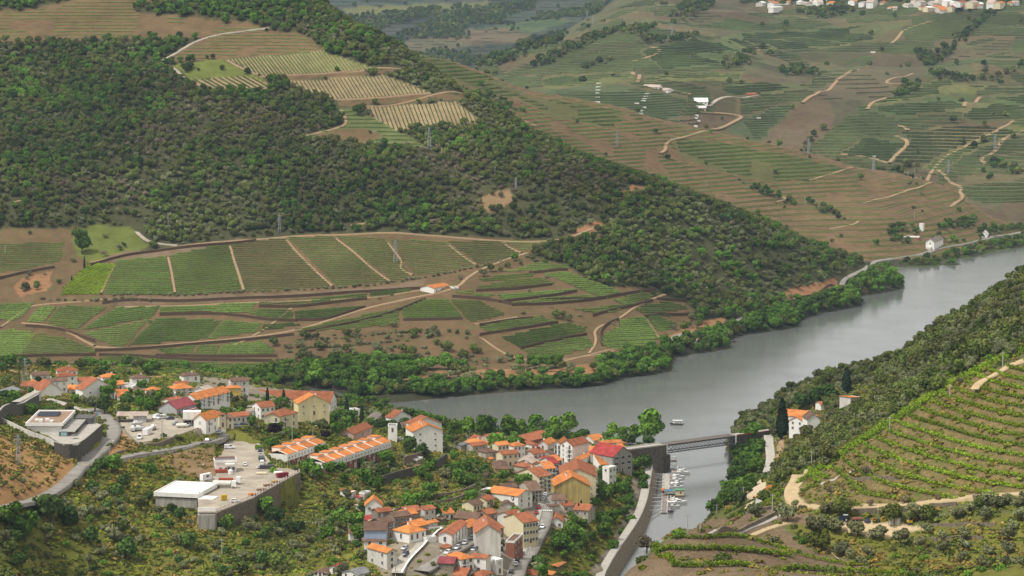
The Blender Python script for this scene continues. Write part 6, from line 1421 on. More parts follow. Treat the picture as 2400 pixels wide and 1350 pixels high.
for k,((x,y),col) in enumerate([((1923,690),'white'),((1945,655),'silver'),((1957,635),'white'),((1966,612),'silver'),((1978,592),'white'),((1990,572),'grey'),((2003,552),'black'),((2018,538),'grey'),((2032,520),'darkblue'),((2045,500),'black'),((2060,480),'grey'),((2075,455),'black')]):
    car(3,(x,y),street,col,f'{ {"darkblue": "dark blue"}.get(col, col)} car, {W_[k]} in the row parked along the shaded street',G1)
car(3,(1918,718),street,'red','dark red car parked just above the zebra crossing')
car(3,(1893,745),street,'red','red car beside the tree at the zebra crossing')
car(3,(1905,868),street,'white','white car at the head of the three parked below the crossing')
car(3,(1902,908),street,'grey','dark grey car between two white ones below the crossing')
car(3,(1888,942),street,'white','white car at the rear of the three below the crossing')
car(3,(1950,890),street,'white','white car driving alone in the right lane',flip=True)
car(3,(1765,1140),street,'grey','dark green grey car parked by the stone wall houses, upper of two')
car(3,(1752,1165),street,'black','black car parked close behind the dark green grey one')
car(3,(1718,1205),street,'black','black car parked in front of the white one near the lamp post')
car(3,(1700,1238),street,'white','white car parked at the foot of the tall apartments')
car(3,(1657,1308),street,'black','black car at the bottom edge of the street')
car(3,(1228,1040),low_r,'silver','silver car parked before the stone house on the lower street')
car(3,(1293,1000),low_r,'grey','grey car parked beneath the stone house wall')
car(3,(1160,1085),low_r,'silver','light car parked at the white corner house')
car(3,(1070,1130),low_r,'white','white car half hidden at the lower street bend')
car(3,(1318,1100),low_r,'grey','grey car beside the small rust roof house')
car(3,(675,1130),ramp_r,'darkblue','dark blue car parked on the ramp street')
car(3,(670,1090),ramp_r,'silver','silver car tucked at the top of the ramp street')
CZ=41.05
car(12,(1162,112),None,'white','white delivery van parked behind the small office',van=True,ang=.15,z=CZ)
car(12,(1372,345),None,'white','white car alone beside the office wall plants',ang=1.75,z=CZ)
car(12,(1582,150),None,'darkblue','dark car at the top of the hedge row in the car park',ang=1.7,z=CZ)
car(12,(1587,212),None,'silver','silver car below the dark one along the hedge',ang=1.7,z=CZ)
car(12,(1610,330),None,'white','large white van by the hedge in the car park',van=True,ang=1.6,z=CZ)
car(12,(1610,285),None,'darkblue','dark van behind the large white van',van=True,ang=1.6,z=CZ)
car(12,(1600,385),None,'white','white car squeezed below the large white van',ang=.3,z=CZ)
car(12,(1240,850),None,'white','white pickup by the railing near the garage',ang=.0,z=CZ)
car(2,(1360,630),None,'black','black car in the parking court under the brown roof',ang=.2)
car(2,(1345,660),None,'silver','silver car in the middle of the small parking court',ang=1.5)
car(2,(1345,712),None,'silver','silver car at the front of the small parking court',ang=.1)
YZ=50.05
car(15,(850,385),None,'white','white truck cab first from the shed in the boat yard',van=True,ang=-1.9,z=YZ)
car(15,(985,395),None,'white','white flatbed truck second from the shed in the boat yard',van=True,ang=-2.4,z=YZ)
car(15,(1190,410),None,'darkblue','dark blue car beside the bush in the boat yard',ang=-2.7,z=YZ)
car(15,(470,860),None,'white','white van parked at the yard entrance',van=True,ang=-1.5,z=YZ)
car(15,(1625,565),None,'white','white car under the box building on columns',ang=-2.0,z=YZ)
car(15,(2080,920),None,'silver','silver car by the small street trees',ang=1.3)
car(15,(2330,740),None,'silver','silver car in front of the dormer house',ang=.5)
car(1,(1745,545),None,'white','white car on the lane below the cream houses',ang=.3)
car(1,(1870,500),None,'blue','blue car before the white bungalow',ang=.2); car(1,(1925,492),None,'black','black car next to the blue car',ang=.2)
car(9,(568,773),far_road,'black','tiny dark car driving on the far river road')
G2='cars by the station near the bridge'
for k,(x,y,col) in enumerate([(40,300,'black'),(58,315,'blue'),(80,322,'blue'),(98,328,'darkblue'),(122,335,'black'),(150,342,'white')]):
    car(13,(x,y),None,col,f'{col.replace("darkblue", "dark blue")} car, {ORDN[k]} of the row parked beside the bridge approach',G2,ang=1.3)

# trucks, containers, tanks, boats in the yards
def truck(c,p,z,ang,label,box=(.78,.77,.74),tank=False):
    x,y,_=at_level(*px(c,p),z); t=thing('truck',label,'truck',(x,y,z),ang)
    prt('cab',t,CARM['white'],(3.0,5.0,-1.2,1.2,.6,3.1)); prt('windscreen',t,M_GLASS,(4.9,5.03,-1.0,1.0,1.8,2.8)); prt('chassis',t,M_DARK,(-5,5,-.5,.5,.6,.9))
    if tank: mb=MB(); mb.cone((-5,0,2.0),(2.7,0,2.0),1.15,1.15,14); mb.build('tank',mat('tank_white',(.7,.68,.62),.4),t,smooth=False)
    else: prt('load_bed',t,simple('truck_bed',box,.7),(-5,2.7,-1.2,1.2,.9,1.7)); prt('load',t,mat('red_machinery',(.35,.08,.05)),(-4.5,1.5,-1,1,1.71,2.5))
    for x_ in (-4,-2.7,3.8):
        for s in (-1,1): link('wheel',SED[3],(x_,s*1.05,.5),parent=t,scale=1.5)
truck(12,(1095,665),CZ,-.05,'white truck with a pale cylindrical tank in the car park',tank=True); truck(12,(1160,610),CZ,-.05,'white lorry with red machinery on its bed',box=(.5,.3,.12))
def boxy(c,p,z,ang,label,dims,m_,name,cat,trim=None):
    x,y,_=at_level(*px(c,p),z); X,Y,Z=dims; t=thing(name,label,cat,(x,y,z),ang)
    prt('body',t,m_,(-X/2,X/2,-Y/2,Y/2,.15,Z)); prt('base',t,M_DARK,(-X/2+.2,X/2-.2,-Y/2+.2,Y/2-.2,0,.15))
    if trim:
        for sx in (-1,1):
            for sy in (-1,1): prt('corner_post',t,trim,(sx*X/2-.08,sx*X/2+.08,sy*Y/2-.08,sy*Y/2+.08,.1,Z+.05))
        for s in (-1,1): prt('edge_rail',t,trim,(-X/2-.05,X/2+.05,s*Y/2-.06,s*Y/2+.06,Z-.1,Z+.06)); prt('window',t,M_GLASS,(-X*.2,X*.1,s*(Y/2+.01)-.02,s*(Y/2+.01)+.02,Z*.5,Z*.8))
    return t
rr_=mat('rust_red',(.28,.07,.05),.6)
boxy(12,(840,555),CZ+2.2,.9,'white site cabin with red frame standing on a lower container',(5.5,2.4,2.7),M_WHITE,'site_cabin','site cabin',rr_)
boxy(12,(860,605),CZ,.9,'pale container carrying the red framed cabin',(6,2.6,2.2),wallmat('offwhite'),'container','container')
boxy(15,(655,780),YZ,1.35,'tall white box trailer in the boat yard',(6.2,2.4,2.9),M_WHITE,'trailer','trailer')
boxy(12,(1085,835),CZ,.4,'yellow forklift by the garage canopy',(2.4,1.4,2.2),mat('machine_yellow',(.55,.36,.04)),'forklift','forklift')
boxy(12,(1470,770),CZ,.6,'orange machine stored against the railing',(3.0,1.4,1.0),mat('machine_orange',(.60,.18,.03)),'machine','machine')
boxy(12,(1890,520),CZ,.6,'dark red trailer at the far corner of the railing',(5,2.2,2.0),mat('dark_red',(.20,.03,.04)),'trailer','trailer')
boxy(12,(1690,640),CZ,.6,'heap of brown pallets beside the railing',(4,1.5,.9),mat('pallet_wood',(.28,.18,.10)),'pallets','pallets'); boxy(12,(1600,700),CZ,.6,'stack of mixed rusty scrap beside the railing',(4,1.6,.8),mat('scrap',(.25,.16,.12),amt=.6,scale=4),'scrap_pile','scrap'); boxy(12,(1790,590),CZ,.6,'yellowish building materials by the railing',(3.4,1.5,.8),mat('ochre_goods',(.40,.28,.10)),'goods','goods')
boxy(12,(1050,455),CZ,.2,'red farm implements before the office',(5,2.0,1.4),mat('red_machinery',(.35,.08,.05)),'implements','implements'); boxy(12,(1680,400),CZ,.1,'black covered speedboat on a trailer by the hedge',(6.5,2.2,1.6),M_HDARK,'covered_boat','boat'); boxy(12,(1600,480),CZ,.1,'cream inflatable boat lying in the car park',(4.5,2.0,.9),wallmat('cream'),'inflatable_boat','boat')
def tank(c,p,z,ang,label,L_,r,m_,name='tank',cat='tank',up=False):
    x,y,_=at_level(*px(c,p),z); t=thing(name,label,cat,(x,y,z),ang); mb=MB()
    if up: mb.cone((0,0,0),(0,0,L_),r,r,14); mb.cone((0,0,L_),(0,0,L_+.5),r,r*.3,14)
    else:
        mb.cone((-L_/2,0,r+.2),(L_/2,0,r+.2),r,r,14); mb.cone((L_/2,0,r+.2),(L_/2+.4,0,r+.2),r,r*.5,14); mb.cone((-L_/2,0,r+.2),(-L_/2-.4,0,r+.2),r,r*.5,14)
    mb.build('shell',m_,t,smooth=False)
    if not up: prt('cradle',t,M_DARK,(-L_/3,-L_/3+.2,-r*.8,r*.8,0,.6)); prt('cradle',t,M_DARK,(L_/3-.2,L_/3,-r*.8,r*.8,0,.6))
tank(12,(1175,480),CZ,0,'white upright water tank before the office',1.8,1.0,M_WHITE,up=True)
tank(12,(1835,490),CZ,0,'white and red lying tank by the railing corner',3.2,.8,M_WHITE)
tank(15,(1455,620),YZ,.1,'white and grey lying tank at the edge of the boat yard',4.5,.9,mat('tank_white',(.7,.68,.62),.4))
tank(15,(1300,560),YZ,1.2,'weathered grey boat hull standing in the yard',2.6,1.0,wallmat('grey'),'tank','tank')
def upboat(c,p,ang,label,L_=6.0,B_=2.2):
    x,y,_=at_level(*px(c,p),YZ); t=thing('laid_up_boat',label,'boat',(x,y,YZ+.8),ang); hull_mesh(L_,B_,1.0).build('hull',mat('faded_hull',(.55,.55,.53),.6,.3),t); cabin_mb(-L_*.25,L_*.15,B_*.7,B_*.5,1.02,1.8).build('cabin',M_HULL,t); prt('cradle',t,M_DARK,(-L_*.3,L_*.2,-.8,.8,-.85,-.2))
upboat(15,(410,590),.5,'white laid up boat beside the shed'); upboat(15,(460,700),.2,'grey laid up boat in the middle of the yard pile'); upboat(15,(310,700),1.8,'tilted grey laid up boat at the slope edge'); upboat(15,(800,670),1.3,'cream laid up boat behind the box trailer')

# ------------------------------------------------------------------ poles, lamps, pylons
M_POLE=simple('pole_concrete',(.42,.41,.38),.9,.1)
def pole(u,v,hpx,label,kind='pole',c=0):
    u,v=px(c,(u,v)); x,y,z=hit1(u,v); s=FPX/math.hypot(y,x); h=hpx/CR[c][2]/s
    n={'pole':'utility_pole','lamp':'street_lamp'}[kind]
    t=thing(n,label,'utility pole' if kind=='pole' else 'street lamp',(x,y,z),rnd.uniform(-.4,.4))
    mb=MB(); mb.cone((0,0,-.5),(0,0,h),.22 if kind=='pole' else .13,.13 if kind=='pole' else .08,8); mb.build('mast',M_POLE,t)
    if kind=='lamp':
        mb=MB(); mb.bar((0,0,h-.1),(1.4,0,h+.25),.09); mb.build('arm',M_POLE,t); prt('lamp_head',t,M_WHITE,(1.2,2.0,-.17,.17,h+.18,h+.34))
    else:
        prt('crossarm',t,M_POLE,(-.9,.9,-.07,.07,h-.5,h-.36))
        for x_ in (-.8,0,.8): prt('insulator',t,M_DARK,(x_-.05,x_+.05,-.05,.05,h-.36,h-.12))
for k,(u,v,hp,lab,kd) in enumerate([(257,1088,55,'street lamp at the junction of the narrow side road','lamp'),(273,982,36,'street lamp by the boat shed','lamp'),(469,1128,40,'street lamp at the cut rock beside the car park','lamp'),(380,1027,42,'bare pole standing in the boat yard','pole'),(352,945,32,'pole among the back gardens','pole'),(160,905,32,'tall pole behind the left white gables','pole'),(52,900,33,'pole beside the palm at the far left','pole'),    (311,902,22,'pole behind the low white flat block','pole'),(465,912,20,'pole between the hipped villa and yellow house','pole'),(582,945,36,'lamp at the corner of the yellow house','lamp'),(685,1040,42,'pole in the garden under the plum tree','pole'),(733,1022,24,'lamp on the green bank below the huge yellow gable','lamp'),(1095,1070,52,'pole behind the riverside tall block','pole'),(1100,1040,32,'pole before the riverside trees','pole'),    (1261,1290,70,'tall lamp post on the right kerb of the street','lamp'),(1233,1330,48,'lamp post by the bottom of the street','lamp'),(1024,1325,34,'lamp on the lower street corner','lamp'),(927,1350,26,'pole by the foot of the ramp street','pole'),(520,1300,38,'pale pole in the olive grove at the bottom','pole'),(1611,1254,50,'thin pole in front of the side river','pole'),(1680,1205,24,'short pole among the right bank bushes','pole'),(1742,1180,40,'pole by the right bank road','pole'),(1810,1206,50,'white pole beside the vineyard track junction','pole'),    (1902,1098,42,'white pole on the vineyard hedge near the junction','pole'),(2085,1012,36,'white pole halfway up the vineyard hedge','pole'),(2226,934,33,'white pole high on the vineyard hedge','pole'),(2350,860,36,'white pole at the top of the vineyard hedge','pole'),(394,532,34,'pale pole in the wood above the upper vineyard','pole'),(1160,415,24,'pole on the rocky part of the hill','pole'),(1657,440,18,'small pole on the ridge skyline','pole'),(2143,516,26,'pole above the far estate shed','pole'),(1887,480,20,'pole on the brown terraced ridge','pole'),(12,596,20,'short pole in the left field','pole'),(2280,1200,10,'short post by the sandy track','pole')]):
    pole(u,v,hp,lab,kd)
def pylon(u,v,hpx,label,far=False):
    x,y,z=hit1(u,v); s=FPX/y; h=hpx/s; t=thing('pylon',label,'pylon',(x,y,z),.3)
    b_=h*.085; th=max(.12,.0055*h)*(1.6 if far else 1.15)
    def w_at(q): return b_*(1-.78*q)
    for sx in (-1,1):
        for sy in (-1,1):
            mb=MB(); mb.bar((sx*w_at(0),sy*w_at(0),-1),(sx*w_at(1),sy*w_at(1),h),th); mb.build('leg',M_METAL,t)
    n_=8
    for i in range(n_):
        a,c_=i/n_,(i+1)/n_; wa,wc=w_at(a),w_at(c_)
        mb=MB()
        for s1,s2 in (((-1,-1),(1,-1)),((1,-1),(1,1)),((1,1),(-1,1)),((-1,1),(-1,-1))):
            mb.bar((s1[0]*wa,s1[1]*wa,a*h),(s2[0]*wc,s2[1]*wc,c_*h),th*.6); mb.bar((s2[0]*wa,s2[1]*wa,a*h),(s1[0]*wc,s1[1]*wc,c_*h),th*.6)
        o=mb.build('bracing',M_METAL,t); o['kind']='stuff'
    for q,l_ in ((.72,.17),(.84,.14),(.95,.10)):
        mb=MB()
        for s in (-1,1): mb.bar((0,0,q*h),(s*l_*h,0,q*h),th); mb.bar((0,0,(q+.05)*h),(s*l_*h,0,q*h),th*.7)
        mb.build('crossarm',M_METAL,t)
for a in [(1006,352,54,'tall lattice pylon at the tip of the striped terraces'),(927,614,52,'lattice pylon standing in the banded vineyard'),(43,1087,70,'lattice pylon on the dry brown slope at the left'),(60,898,60,'lattice pylon behind the town at the far left'),(655,545,42,'lattice pylon at the foot of the wood above the vineyard'),(1209,452,36,'lattice pylon on the rocky hill spur'),(1446,342,36,'lattice pylon on the ridge left of the winding track'),(1565,438,22,'small lattice pylon on the ridge skyline'),          (1575,82,28,'far pale pylon on the hazy hillside',True),(1376,50,25,'far pylon on the blue spur, left of two',True),(1390,60,26,'far pylon on the blue spur, right of two',True),(1895,360,36,'far pylon at the foot of the brown field',True),(2047,400,36,'far pylon beside the white hut',True),(2332,350,36,'far pylon at the right hillside track',True),(2223,405,30,'far pylon above the curved track',True)]: pylon(*a)
# six bare poles by the car park hedge
for k,x_ in enumerate((1808,1845,1885,1925,1960)):
    x,y,z=at_level(*px(12,(x_,425+5*k)),CZ); mb=MB(); mb.cone((0,0,0),(0,0,5.2),.09,.06,6); o=mb.build('bamboo_pole',mat('pale_wood',(.50,.42,.20)),None,(x,y,z)); tag(o,f'thin yellow pole, {ORDN[k]} of five by the car park corner','pole','thin yellow poles')

# ------------------------------------------------------------------ vineyard working place: tractor, bins, mini digger, rings
def on_ground(c,p,dz=.05):
    x,y,z=hit1(*px(c,p)); return x,y,z+dz
WHB=SED[3]
x,y,z=on_ground(5,(985,1018)); t=thing('tractor','dark blue tractor with white cab roof below the sandy track','tractor',(x,y,z),math.pi*.9)
prt('bonnet',t,mat('tractor_blue',(.03,.05,.12),.4),(.2,1.9,-.4,.4,.7,1.4)); prt('cab',t,M_GLASS,(-1.1,.3,-.7,.7,1.0,2.3)); prt('cab_roof',t,M_WHITE,(-1.2,.4,-.8,.8,2.3,2.45)); prt('chassis',t,M_DARK,(-1.2,1.8,-.3,.3,.5,.8))
for s in (-1,1): link('rear_wheel',WHB,(-.8,s*.8,.72),parent=t,scale=2.2); link('front_wheel',WHB,(1.4,s*.7,.42),parent=t,scale=1.3)
x,y,z=on_ground(5,(1058,1015)); t=thing('trailer','faded red tipping trailer next to the tractor','trailer',(x,y,z),.1); prt('bed',t,mat('faded_red',(.34,.13,.09),.8,.3),(-1.7,1.7,-.8,.8,.6,1.2)); [link('wheel',WHB,(q,s*.75,.35),parent=t) for q in (-.6,.6) for s in (-1,1)]
for k,x_ in enumerate((1270,1308)):
    x,y,z=on_ground(5,(x_,1035)); mb=MB(); mb.cone((0,0,-.2),(0,0,2.0),1.05,1.05,18); mb.cone((0,0,2.0),(0,0,2.12),1.12,1.12,18); o=mb.build('concrete_tank',mat('tank_concrete',(.46,.43,.37),.9,.25),None,(x,y,z)); tag(o,['left','right'][k]+' one of the two round pale concrete tanks by the vineyard wall','concrete tank','pale concrete tanks')
x,y,z=on_ground(5,(1382,1035)); t=thing('mini_digger','small yellow digger under the olive tree','digger',(x,y,z),.2); yl=mat('machine_yellow',(.55,.36,.04)); prt('body',t,yl,(-.9,.8,-.7,.7,.6,1.4)); prt('cab',t,M_GLASS,(-.3,.6,-.6,.1,1.4,2.3)); prt('cab_roof',t,M_DARK,(-.35,.65,-.65,.15,2.3,2.4)); prt('track',t,M_DARK,(-1.1,1.1,-.85,-.5,0,.55)); prt('track',t,M_DARK,(-1.1,1.1,.5,.85,0,.55)); mb=MB(); mb.bar((.8,.2,1.2),(2.0,.2,2.2),.22); mb.bar((2.0,.2,2.2),(2.8,.2,.8),.18); mb.build('boom',yl,t)
def ring(c,p,r,r2,m_,label,name='ring',cat='ring',face=1.3):
    x,y,z=on_ground(c,p); V_=[]; F_=[]; n1,n2=16,6
    for i in range(n1):
        for j in range(n2):
            a,b_=2*math.pi*i/n1,2*math.pi*j/n2; R_=r+r2*math.cos(b_); V_.append((R_*math.cos(a),r2*math.sin(b_),r+r2+R_*math.sin(a)))
    for i in range(n1):
        for j in range(n2): F_.append((i*n2+j,(i+1)%n1*n2+j,(i+1)%n1*n2+(j+1)%n2,i*n2+(j+1)%n2))
    o=mesh_obj(name,V_,F_,m_,None,(x,y,z),smooth=True); o.rotation_euler=(0,0,rnd.uniform(-.4,.4)); tag(o,label,cat)
ring(5,(1222,1020),.75,.22,yl,'big yellow hose reel standing left of the concrete tanks','hose_reel','hose reel'); ring(5,(1190,1025),.45,.2,M_TYRE,'small dark tyre left of the yellow hose reel','tyre','tyre'); ring(5,(1165,1020),.4,.18,mat('machine_red',(.5,.06,.03)),'red hoop lying by the vineyard wall','hoop','hoop')
x,y,z=on_ground(5,(1125,1020)); mb=MB(); mb.cone((0,0,0),(0,0,1.6),1.3,.1,7); o=mb.build('tarpaulin_heap',mat('dark_tarp',(.05,.045,.07),.6),None,(x,y,z)); tag(o,'dark tarpaulin heap between trailer and hoop','tarpaulin')
x,y,z=on_ground(5,(1020,945)); t=thing('person','person in dark clothes beside the bare tree on the sandy track','person',(x,y,z))
sk=bpy.data.meshes.new('body'); sv=[(0,0,.95),(0,0,1.15),(0,0,1.42),(0,0,1.52),(0,0,1.68),(.1,0,.9),(.11,.03,.5),(.12,-.02,.06),(-.1,0,.9),(-.11,-.05,.5),(-.12,.04,.06),(.2,0,1.4),(.26,.03,1.15),(.25,.1,.92),(-.2,0,1.4),(-.26,.03,1.15),(-.25,.1,.92)]
sk.from_pydata(sv,[(0,1),(1,2),(2,3),(3,4),(0,5),(5,6),(6,7),(0,8),(8,9),(9,10),(2,11),(11,12),(12,13),(2,14),(14,15),(15,16)],[]); so=link('body',sk,parent=t); sm=so.modifiers.new('skin','SKIN')
for i,r_ in enumerate([.14,.13,.15,.06,.1,.09,.065,.05,.09,.065,.05,.06,.045,.035,.06,.045,.035]): sk.skin_vertices[0].data[i].radius=(r_,r_)
sk.skin_vertices[0].data[0].use_root=True; so.modifiers.new('sub','SUBSURF').levels=1; sk.materials.append(mat('dark_clothes',(.04,.04,.05),.9))
x,y,z=on_ground(3,(1988,925)); 
# dry stone walls on the right hand slope
for pts,hh,lab in [([(0,535),(140,480),(330,420),(560,350)],1.3,'grey dry stone wall edging the lower track bank'),([(120,560),(300,520),(450,460),(570,400)],1.6,'rough fieldstone bank under the stony track'),([(1130,395),(1300,385),(1480,375),(1620,350)],1.8,'dark stone wall behind the parked tractor'),([(1700,350),(1800,340),(1900,330)],1.4,'collapsed stone wall right of the tractor place'),([(1640,495),(1800,480),(2000,475),(2200,470)],1.0,'low stone wall crossing the olive slope, upper one'),([(1700,590),(1850,575),(2100,570)],1.0,'low stone wall crossing the olive slope, lower one'),([(1120,150),(1300,135),(1500,130)],1.2,'dark stone wall inside the vineyard terraces'),([(2200,740),(2400,745)],.9,'stone wall at the lower right corner')]:
    c_=16; CR[16]=(1640,1080,3.158)
    wall_line('dry_stone_wall',lab,'stone wall',pts,hh,.7,M_STONE,c_,down=.8)
x0_=on_ground(16,(1270,345)); x1_=on_ground(16,(1475,330)); t=thing('plank_stack','long pale concrete beams lying beside the sandy track','beams',x0_,math.atan2(x1_[1]-x0_[1],x1_[0]-x0_[0])); L_=math.hypot(x1_[1]-x0_[1],x1_[0]-x0_[0]); prt('beam',t,wallmat('offwhite'),(0,L_,-.3,.1,0,.35)); prt('beam',t,wallmat('offwhite'),(L_*.4,L_,.3,.7,0,.35))
x0_=on_ground(16,(945,665),.3); x1_=on_ground(16,(1035,745),.3); mb=MB(); mb.bar((0,0,0),(x1_[0]-x0_[0],x1_[1]-x0_[1],x1_[2]-x0_[2]+.3),.25); o=mb.build('fallen_pole',mat('pale_timber',(.42,.36,.26)),None,x0_); tag(o,'long pale pole lying on the rubble slope','pole')
# white parapet stones across the far estate slope (vineyard stairs)
for k,(x_,y_) in enumerate([(8,470),(4,490),(3,508),(3,525),(1,550),(0,575),(280,530),(272,545),(265,558),(258,568),(222,583),(262,605),(244,624),(240,640),(556,650),(552,665),(566,680)]):
    u,v=px(6,(x_,y_)); x,y,z=hit1(u,v); mb=MB(); mb.box(-2.6,2.6,-.5,.5,-1,1.0); o=mb.build('stair_wall',M_WHITE,None,(x,y,z)); tag(o,'short white stair wall in a line across the far estate vineyard','stair wall','white stair walls on the far estate slope')

# dark dry stone walls between the plots of the far vineyard
for k,pts in enumerate([[(240,713),(420,707),(600,701),(700,696),(860,685),(990,677)],[(374,740),(480,736),(560,741),(625,752),(700,754)],[(704,783),(860,753),(936,729),(1000,701)],[(222,824),(280,822),(400,814),(560,801),(690,786)],[(60,766),(140,771),(222,802)],[(650,837),(500,839),(430,836)],[(945,752),(1085,749)],[(1200,717),(1300,716),(1404,705),(1460,691),(1540,681)],[(1170,710),(1300,696),(1352,684)],    [(1116,684),(1200,681),(1300,668)],[(1240,643),(1334,634)],[(1124,788),(1225,773),(1308,758)],[(1220,819),(1300,801),(1375,786)],[(1412,812),(1404,790),(1415,765),(1450,750)],[(1390,742),(1470,723),(1530,706)],[(212,624),(300,597),(420,584),(535,573),(600,565)],[(1280,705),(1400,706),(1450,692)],[(1124,765),(1200,752),(1250,748)],[(0,655),(60,640),(130,628)],[(0,842),(60,836),(225,834)],[(232,834),(330,836),(440,846),(640,848)],[(1060,697),(1140,703),(1200,715)],    [(780,912),(860,905),(960,898),(1080,888)],[(1290,900),(1340,896),(1400,893)],[(1870,700),(1930,690),(1965,676)],[(1540,702),(1610,708)],[(1510,745),(1570,738),(1630,737)],[(607,720),(690,722),(730,717),(860,702)],[(693,752),(760,752),(800,740),(858,720)],[(365,836),(450,836),(508,838)]]):
    o=wall_line('dry_stone_wall','dark dry stone wall between plots of the far vineyard','stone wall',pts,1.9,.7,mat('schist_wall',(.105,.07,.045),.95,.4,1.5),0,step=4,down=1,group='dry stone walls of the far vineyard')[0]
# ------------------------------------------------------------------ foliage
def leafmat(name,col,warm=.15,trans=.0):
    m,n,b=newmat(name)
    oi=nd(n,'ShaderNodeObjectInfo'); geo=nd(n,'ShaderNodeNewGeometry')
    f=mathn(n,'MULTIPLY',ramp(n,oi.outputs['Random'],0,1,.62,1.35),ramp(n,noise(n,1.3,geo.outputs['Position'],2,.6),.3,.7,.62,1.4))
    bn_=noise(n,.009,geo.outputs['Position'],4,.65); f=mathn(n,'MULTIPLY',f,ramp(n,bn_,.36,.64,.66,1.42))
    s=n.nodes.new('ShaderNodeVectorMath'); s.operation='SCALE'; s.inputs[0].default_value=col; n.links.new(f,s.inputs['Scale'])
    r2=mathn(n,'FRACT',mathn(n,'MULTIPLY',oi.outputs['Random'],7.31))
    c=mixc(n,ramp(n,r2,.55,1.0,0,warm),s.outputs[0],(.17,.12,.06))
    c=mixc(n,ramp(n,noise(n,.02,geo.outputs['Position'],3),.5,.68,0,.35),c,tuple(q*s_ for q,s_ in zip(col,(1.5,1.12,.9))))
    n.links.new(c,b.inputs['Base Color']); b.inputs['Roughness'].default_value=.75; b.inputs['Specular IOR Level'].default_value=.04
    return m
LM={'oak': leafmat('oak_leaves',(.092,.120,.028),.35),'green': leafmat('green_leaves',(.075,.150,.020),.08),'olive': leafmat('olive_leaves',(.145,.16,.075),.15),'dark': leafmat('dark_leaves',(.048,.090,.020),.1),'bare': leafmat('grey_brown_twigs',(.15,.125,.080),.4),      'bright': leafmat('bright_leaves',(.11,.20,.025),.05),'vine': leafmat('vine_leaves',(.165,.25,.018),.12),'vfar': leafmat('hazy_vine_leaves',(.048,.068,.024),.2),'vined': leafmat('far_vine_leaves',(.082,.125,.028),.2),'plum': leafmat('plum_leaves',(.03,.015,.025),.0),'cypress': leafmat('cypress_leaves',(.018,.034,.016),.0),'ochre': leafmat('dry_grass',(.21,.165,.045),.3),'grass': leafmat('rough_grass',(.15,.175,.025),.3)}
M_BARK=simple('bark',(.11,.085,.06),.95,.35,4)
def leafcloud(seed,n_,lobes,leaf,flat=1.0,core=.78,csub=6):
    """leaf clumps over a few lobes (x, y, z, r) plus a dim core in each lobe"""
    r=np.random.default_rng(seed)
    lob=np.array(lobes,float); wts=lob[:,3]**2; wts /= wts.sum()
    k=r.choice(len(lob),n_,p=wts)
    d=r.normal(size=(n_,3)); d /= np.linalg.norm(d,axis=1,keepdims=True); d[:,2]=np.where(d[:,2]<-.5,-d[:,2],d[:,2])
    rad=lob[k,3]*r.uniform(.78,1.12,n_)
    p=lob[k,:3]+d*rad[:,None]*np.array([1,1,flat])
    nrm=d+r.normal(size=(n_,3))*.55; nrm /= np.linalg.norm(nrm,axis=1,keepdims=True)
    a=np.cross(nrm,r.normal(size=(n_,3))); a /= np.linalg.norm(a,axis=1,keepdims=True); b_=np.cross(nrm,a)
    s=leaf*r.uniform(.55,1.3,n_)[:,None]
    V_=np.stack([p-a*s-b_*s*.7,p+a*s*.8-b_*s,p+a*s+b_*s*.8,p-a*s*.7+b_*s],1).reshape(-1,3)
    F_=np.arange(4*n_).reshape(-1,4)
    cv,cf_=[],[]
    off=len(V_)
    for (x,y,z,rr_) in lobes:
        ring_=csub; lv=4
        base=off+len(cv)
        for i in range(lv+1):
            th=math.pi*i/lv
            for j in range(ring_):
                q=core*rr_*r.uniform(.85,1.1)
                cv.append((x+q*math.sin(th)*math.cos(2*math.pi*j/ring_),y+q*math.sin(th)*math.sin(2*math.pi*j/ring_),z+q*math.cos(th)*flat))
        for i in range(lv):
            for j in range(ring_): cf_.append((base+i*ring_+j,base+i*ring_+(j+1)%ring_,base+(i+1)*ring_+(j+1)%ring_,base+(i+1)*ring_+j))
    return np.vstack([V_,np.array(cv)]),np.vstack([F_,np.array(cf_)])
def mk(seed,kind,n_,leaf):
    r=random.Random(seed)
    if kind=='round': lob=[(0,0,3.0,2.2)]+[(r.uniform(-1.6,1.6),r.uniform(-1.6,1.6),r.uniform(2.0,4.4),r.uniform(1.0,1.6)) for _ in range(5)]
    elif kind=='tall': lob=[(0,0,4.0,2.2),(0,0,6.2,1.8)]+[(r.uniform(-1.8,1.8),r.uniform(-1.8,1.8),r.uniform(2.6,6.6),r.uniform(1.0,1.6)) for _ in range(6)]
    elif kind=='olive': lob=[(r.uniform(-1.5,1.5),r.uniform(-1.5,1.5),r.uniform(1.9,3.4),r.uniform(.9,1.5)) for _ in range(7)]
    elif kind=='bush': lob=[(r.uniform(-1.2,1.2),r.uniform(-1.2,1.2),r.uniform(.5,1.3),r.uniform(.8,1.3)) for _ in range(4)]
    elif kind=='tuft': lob=[(r.uniform(-.8,.8),r.uniform(-.8,.8),.15,r.uniform(.4,.8)) for _ in range(3)]
    return leafcloud(seed,n_,lob,leaf,.9 if kind != 'tuft' else .6)
PROTO={}
def proto(key,seed,kind,n_,leaf,mt):
    V_,F_=mk(seed,kind,n_,leaf); PROTO[key]=np_mesh('crown',V_,F_,LM[mt])
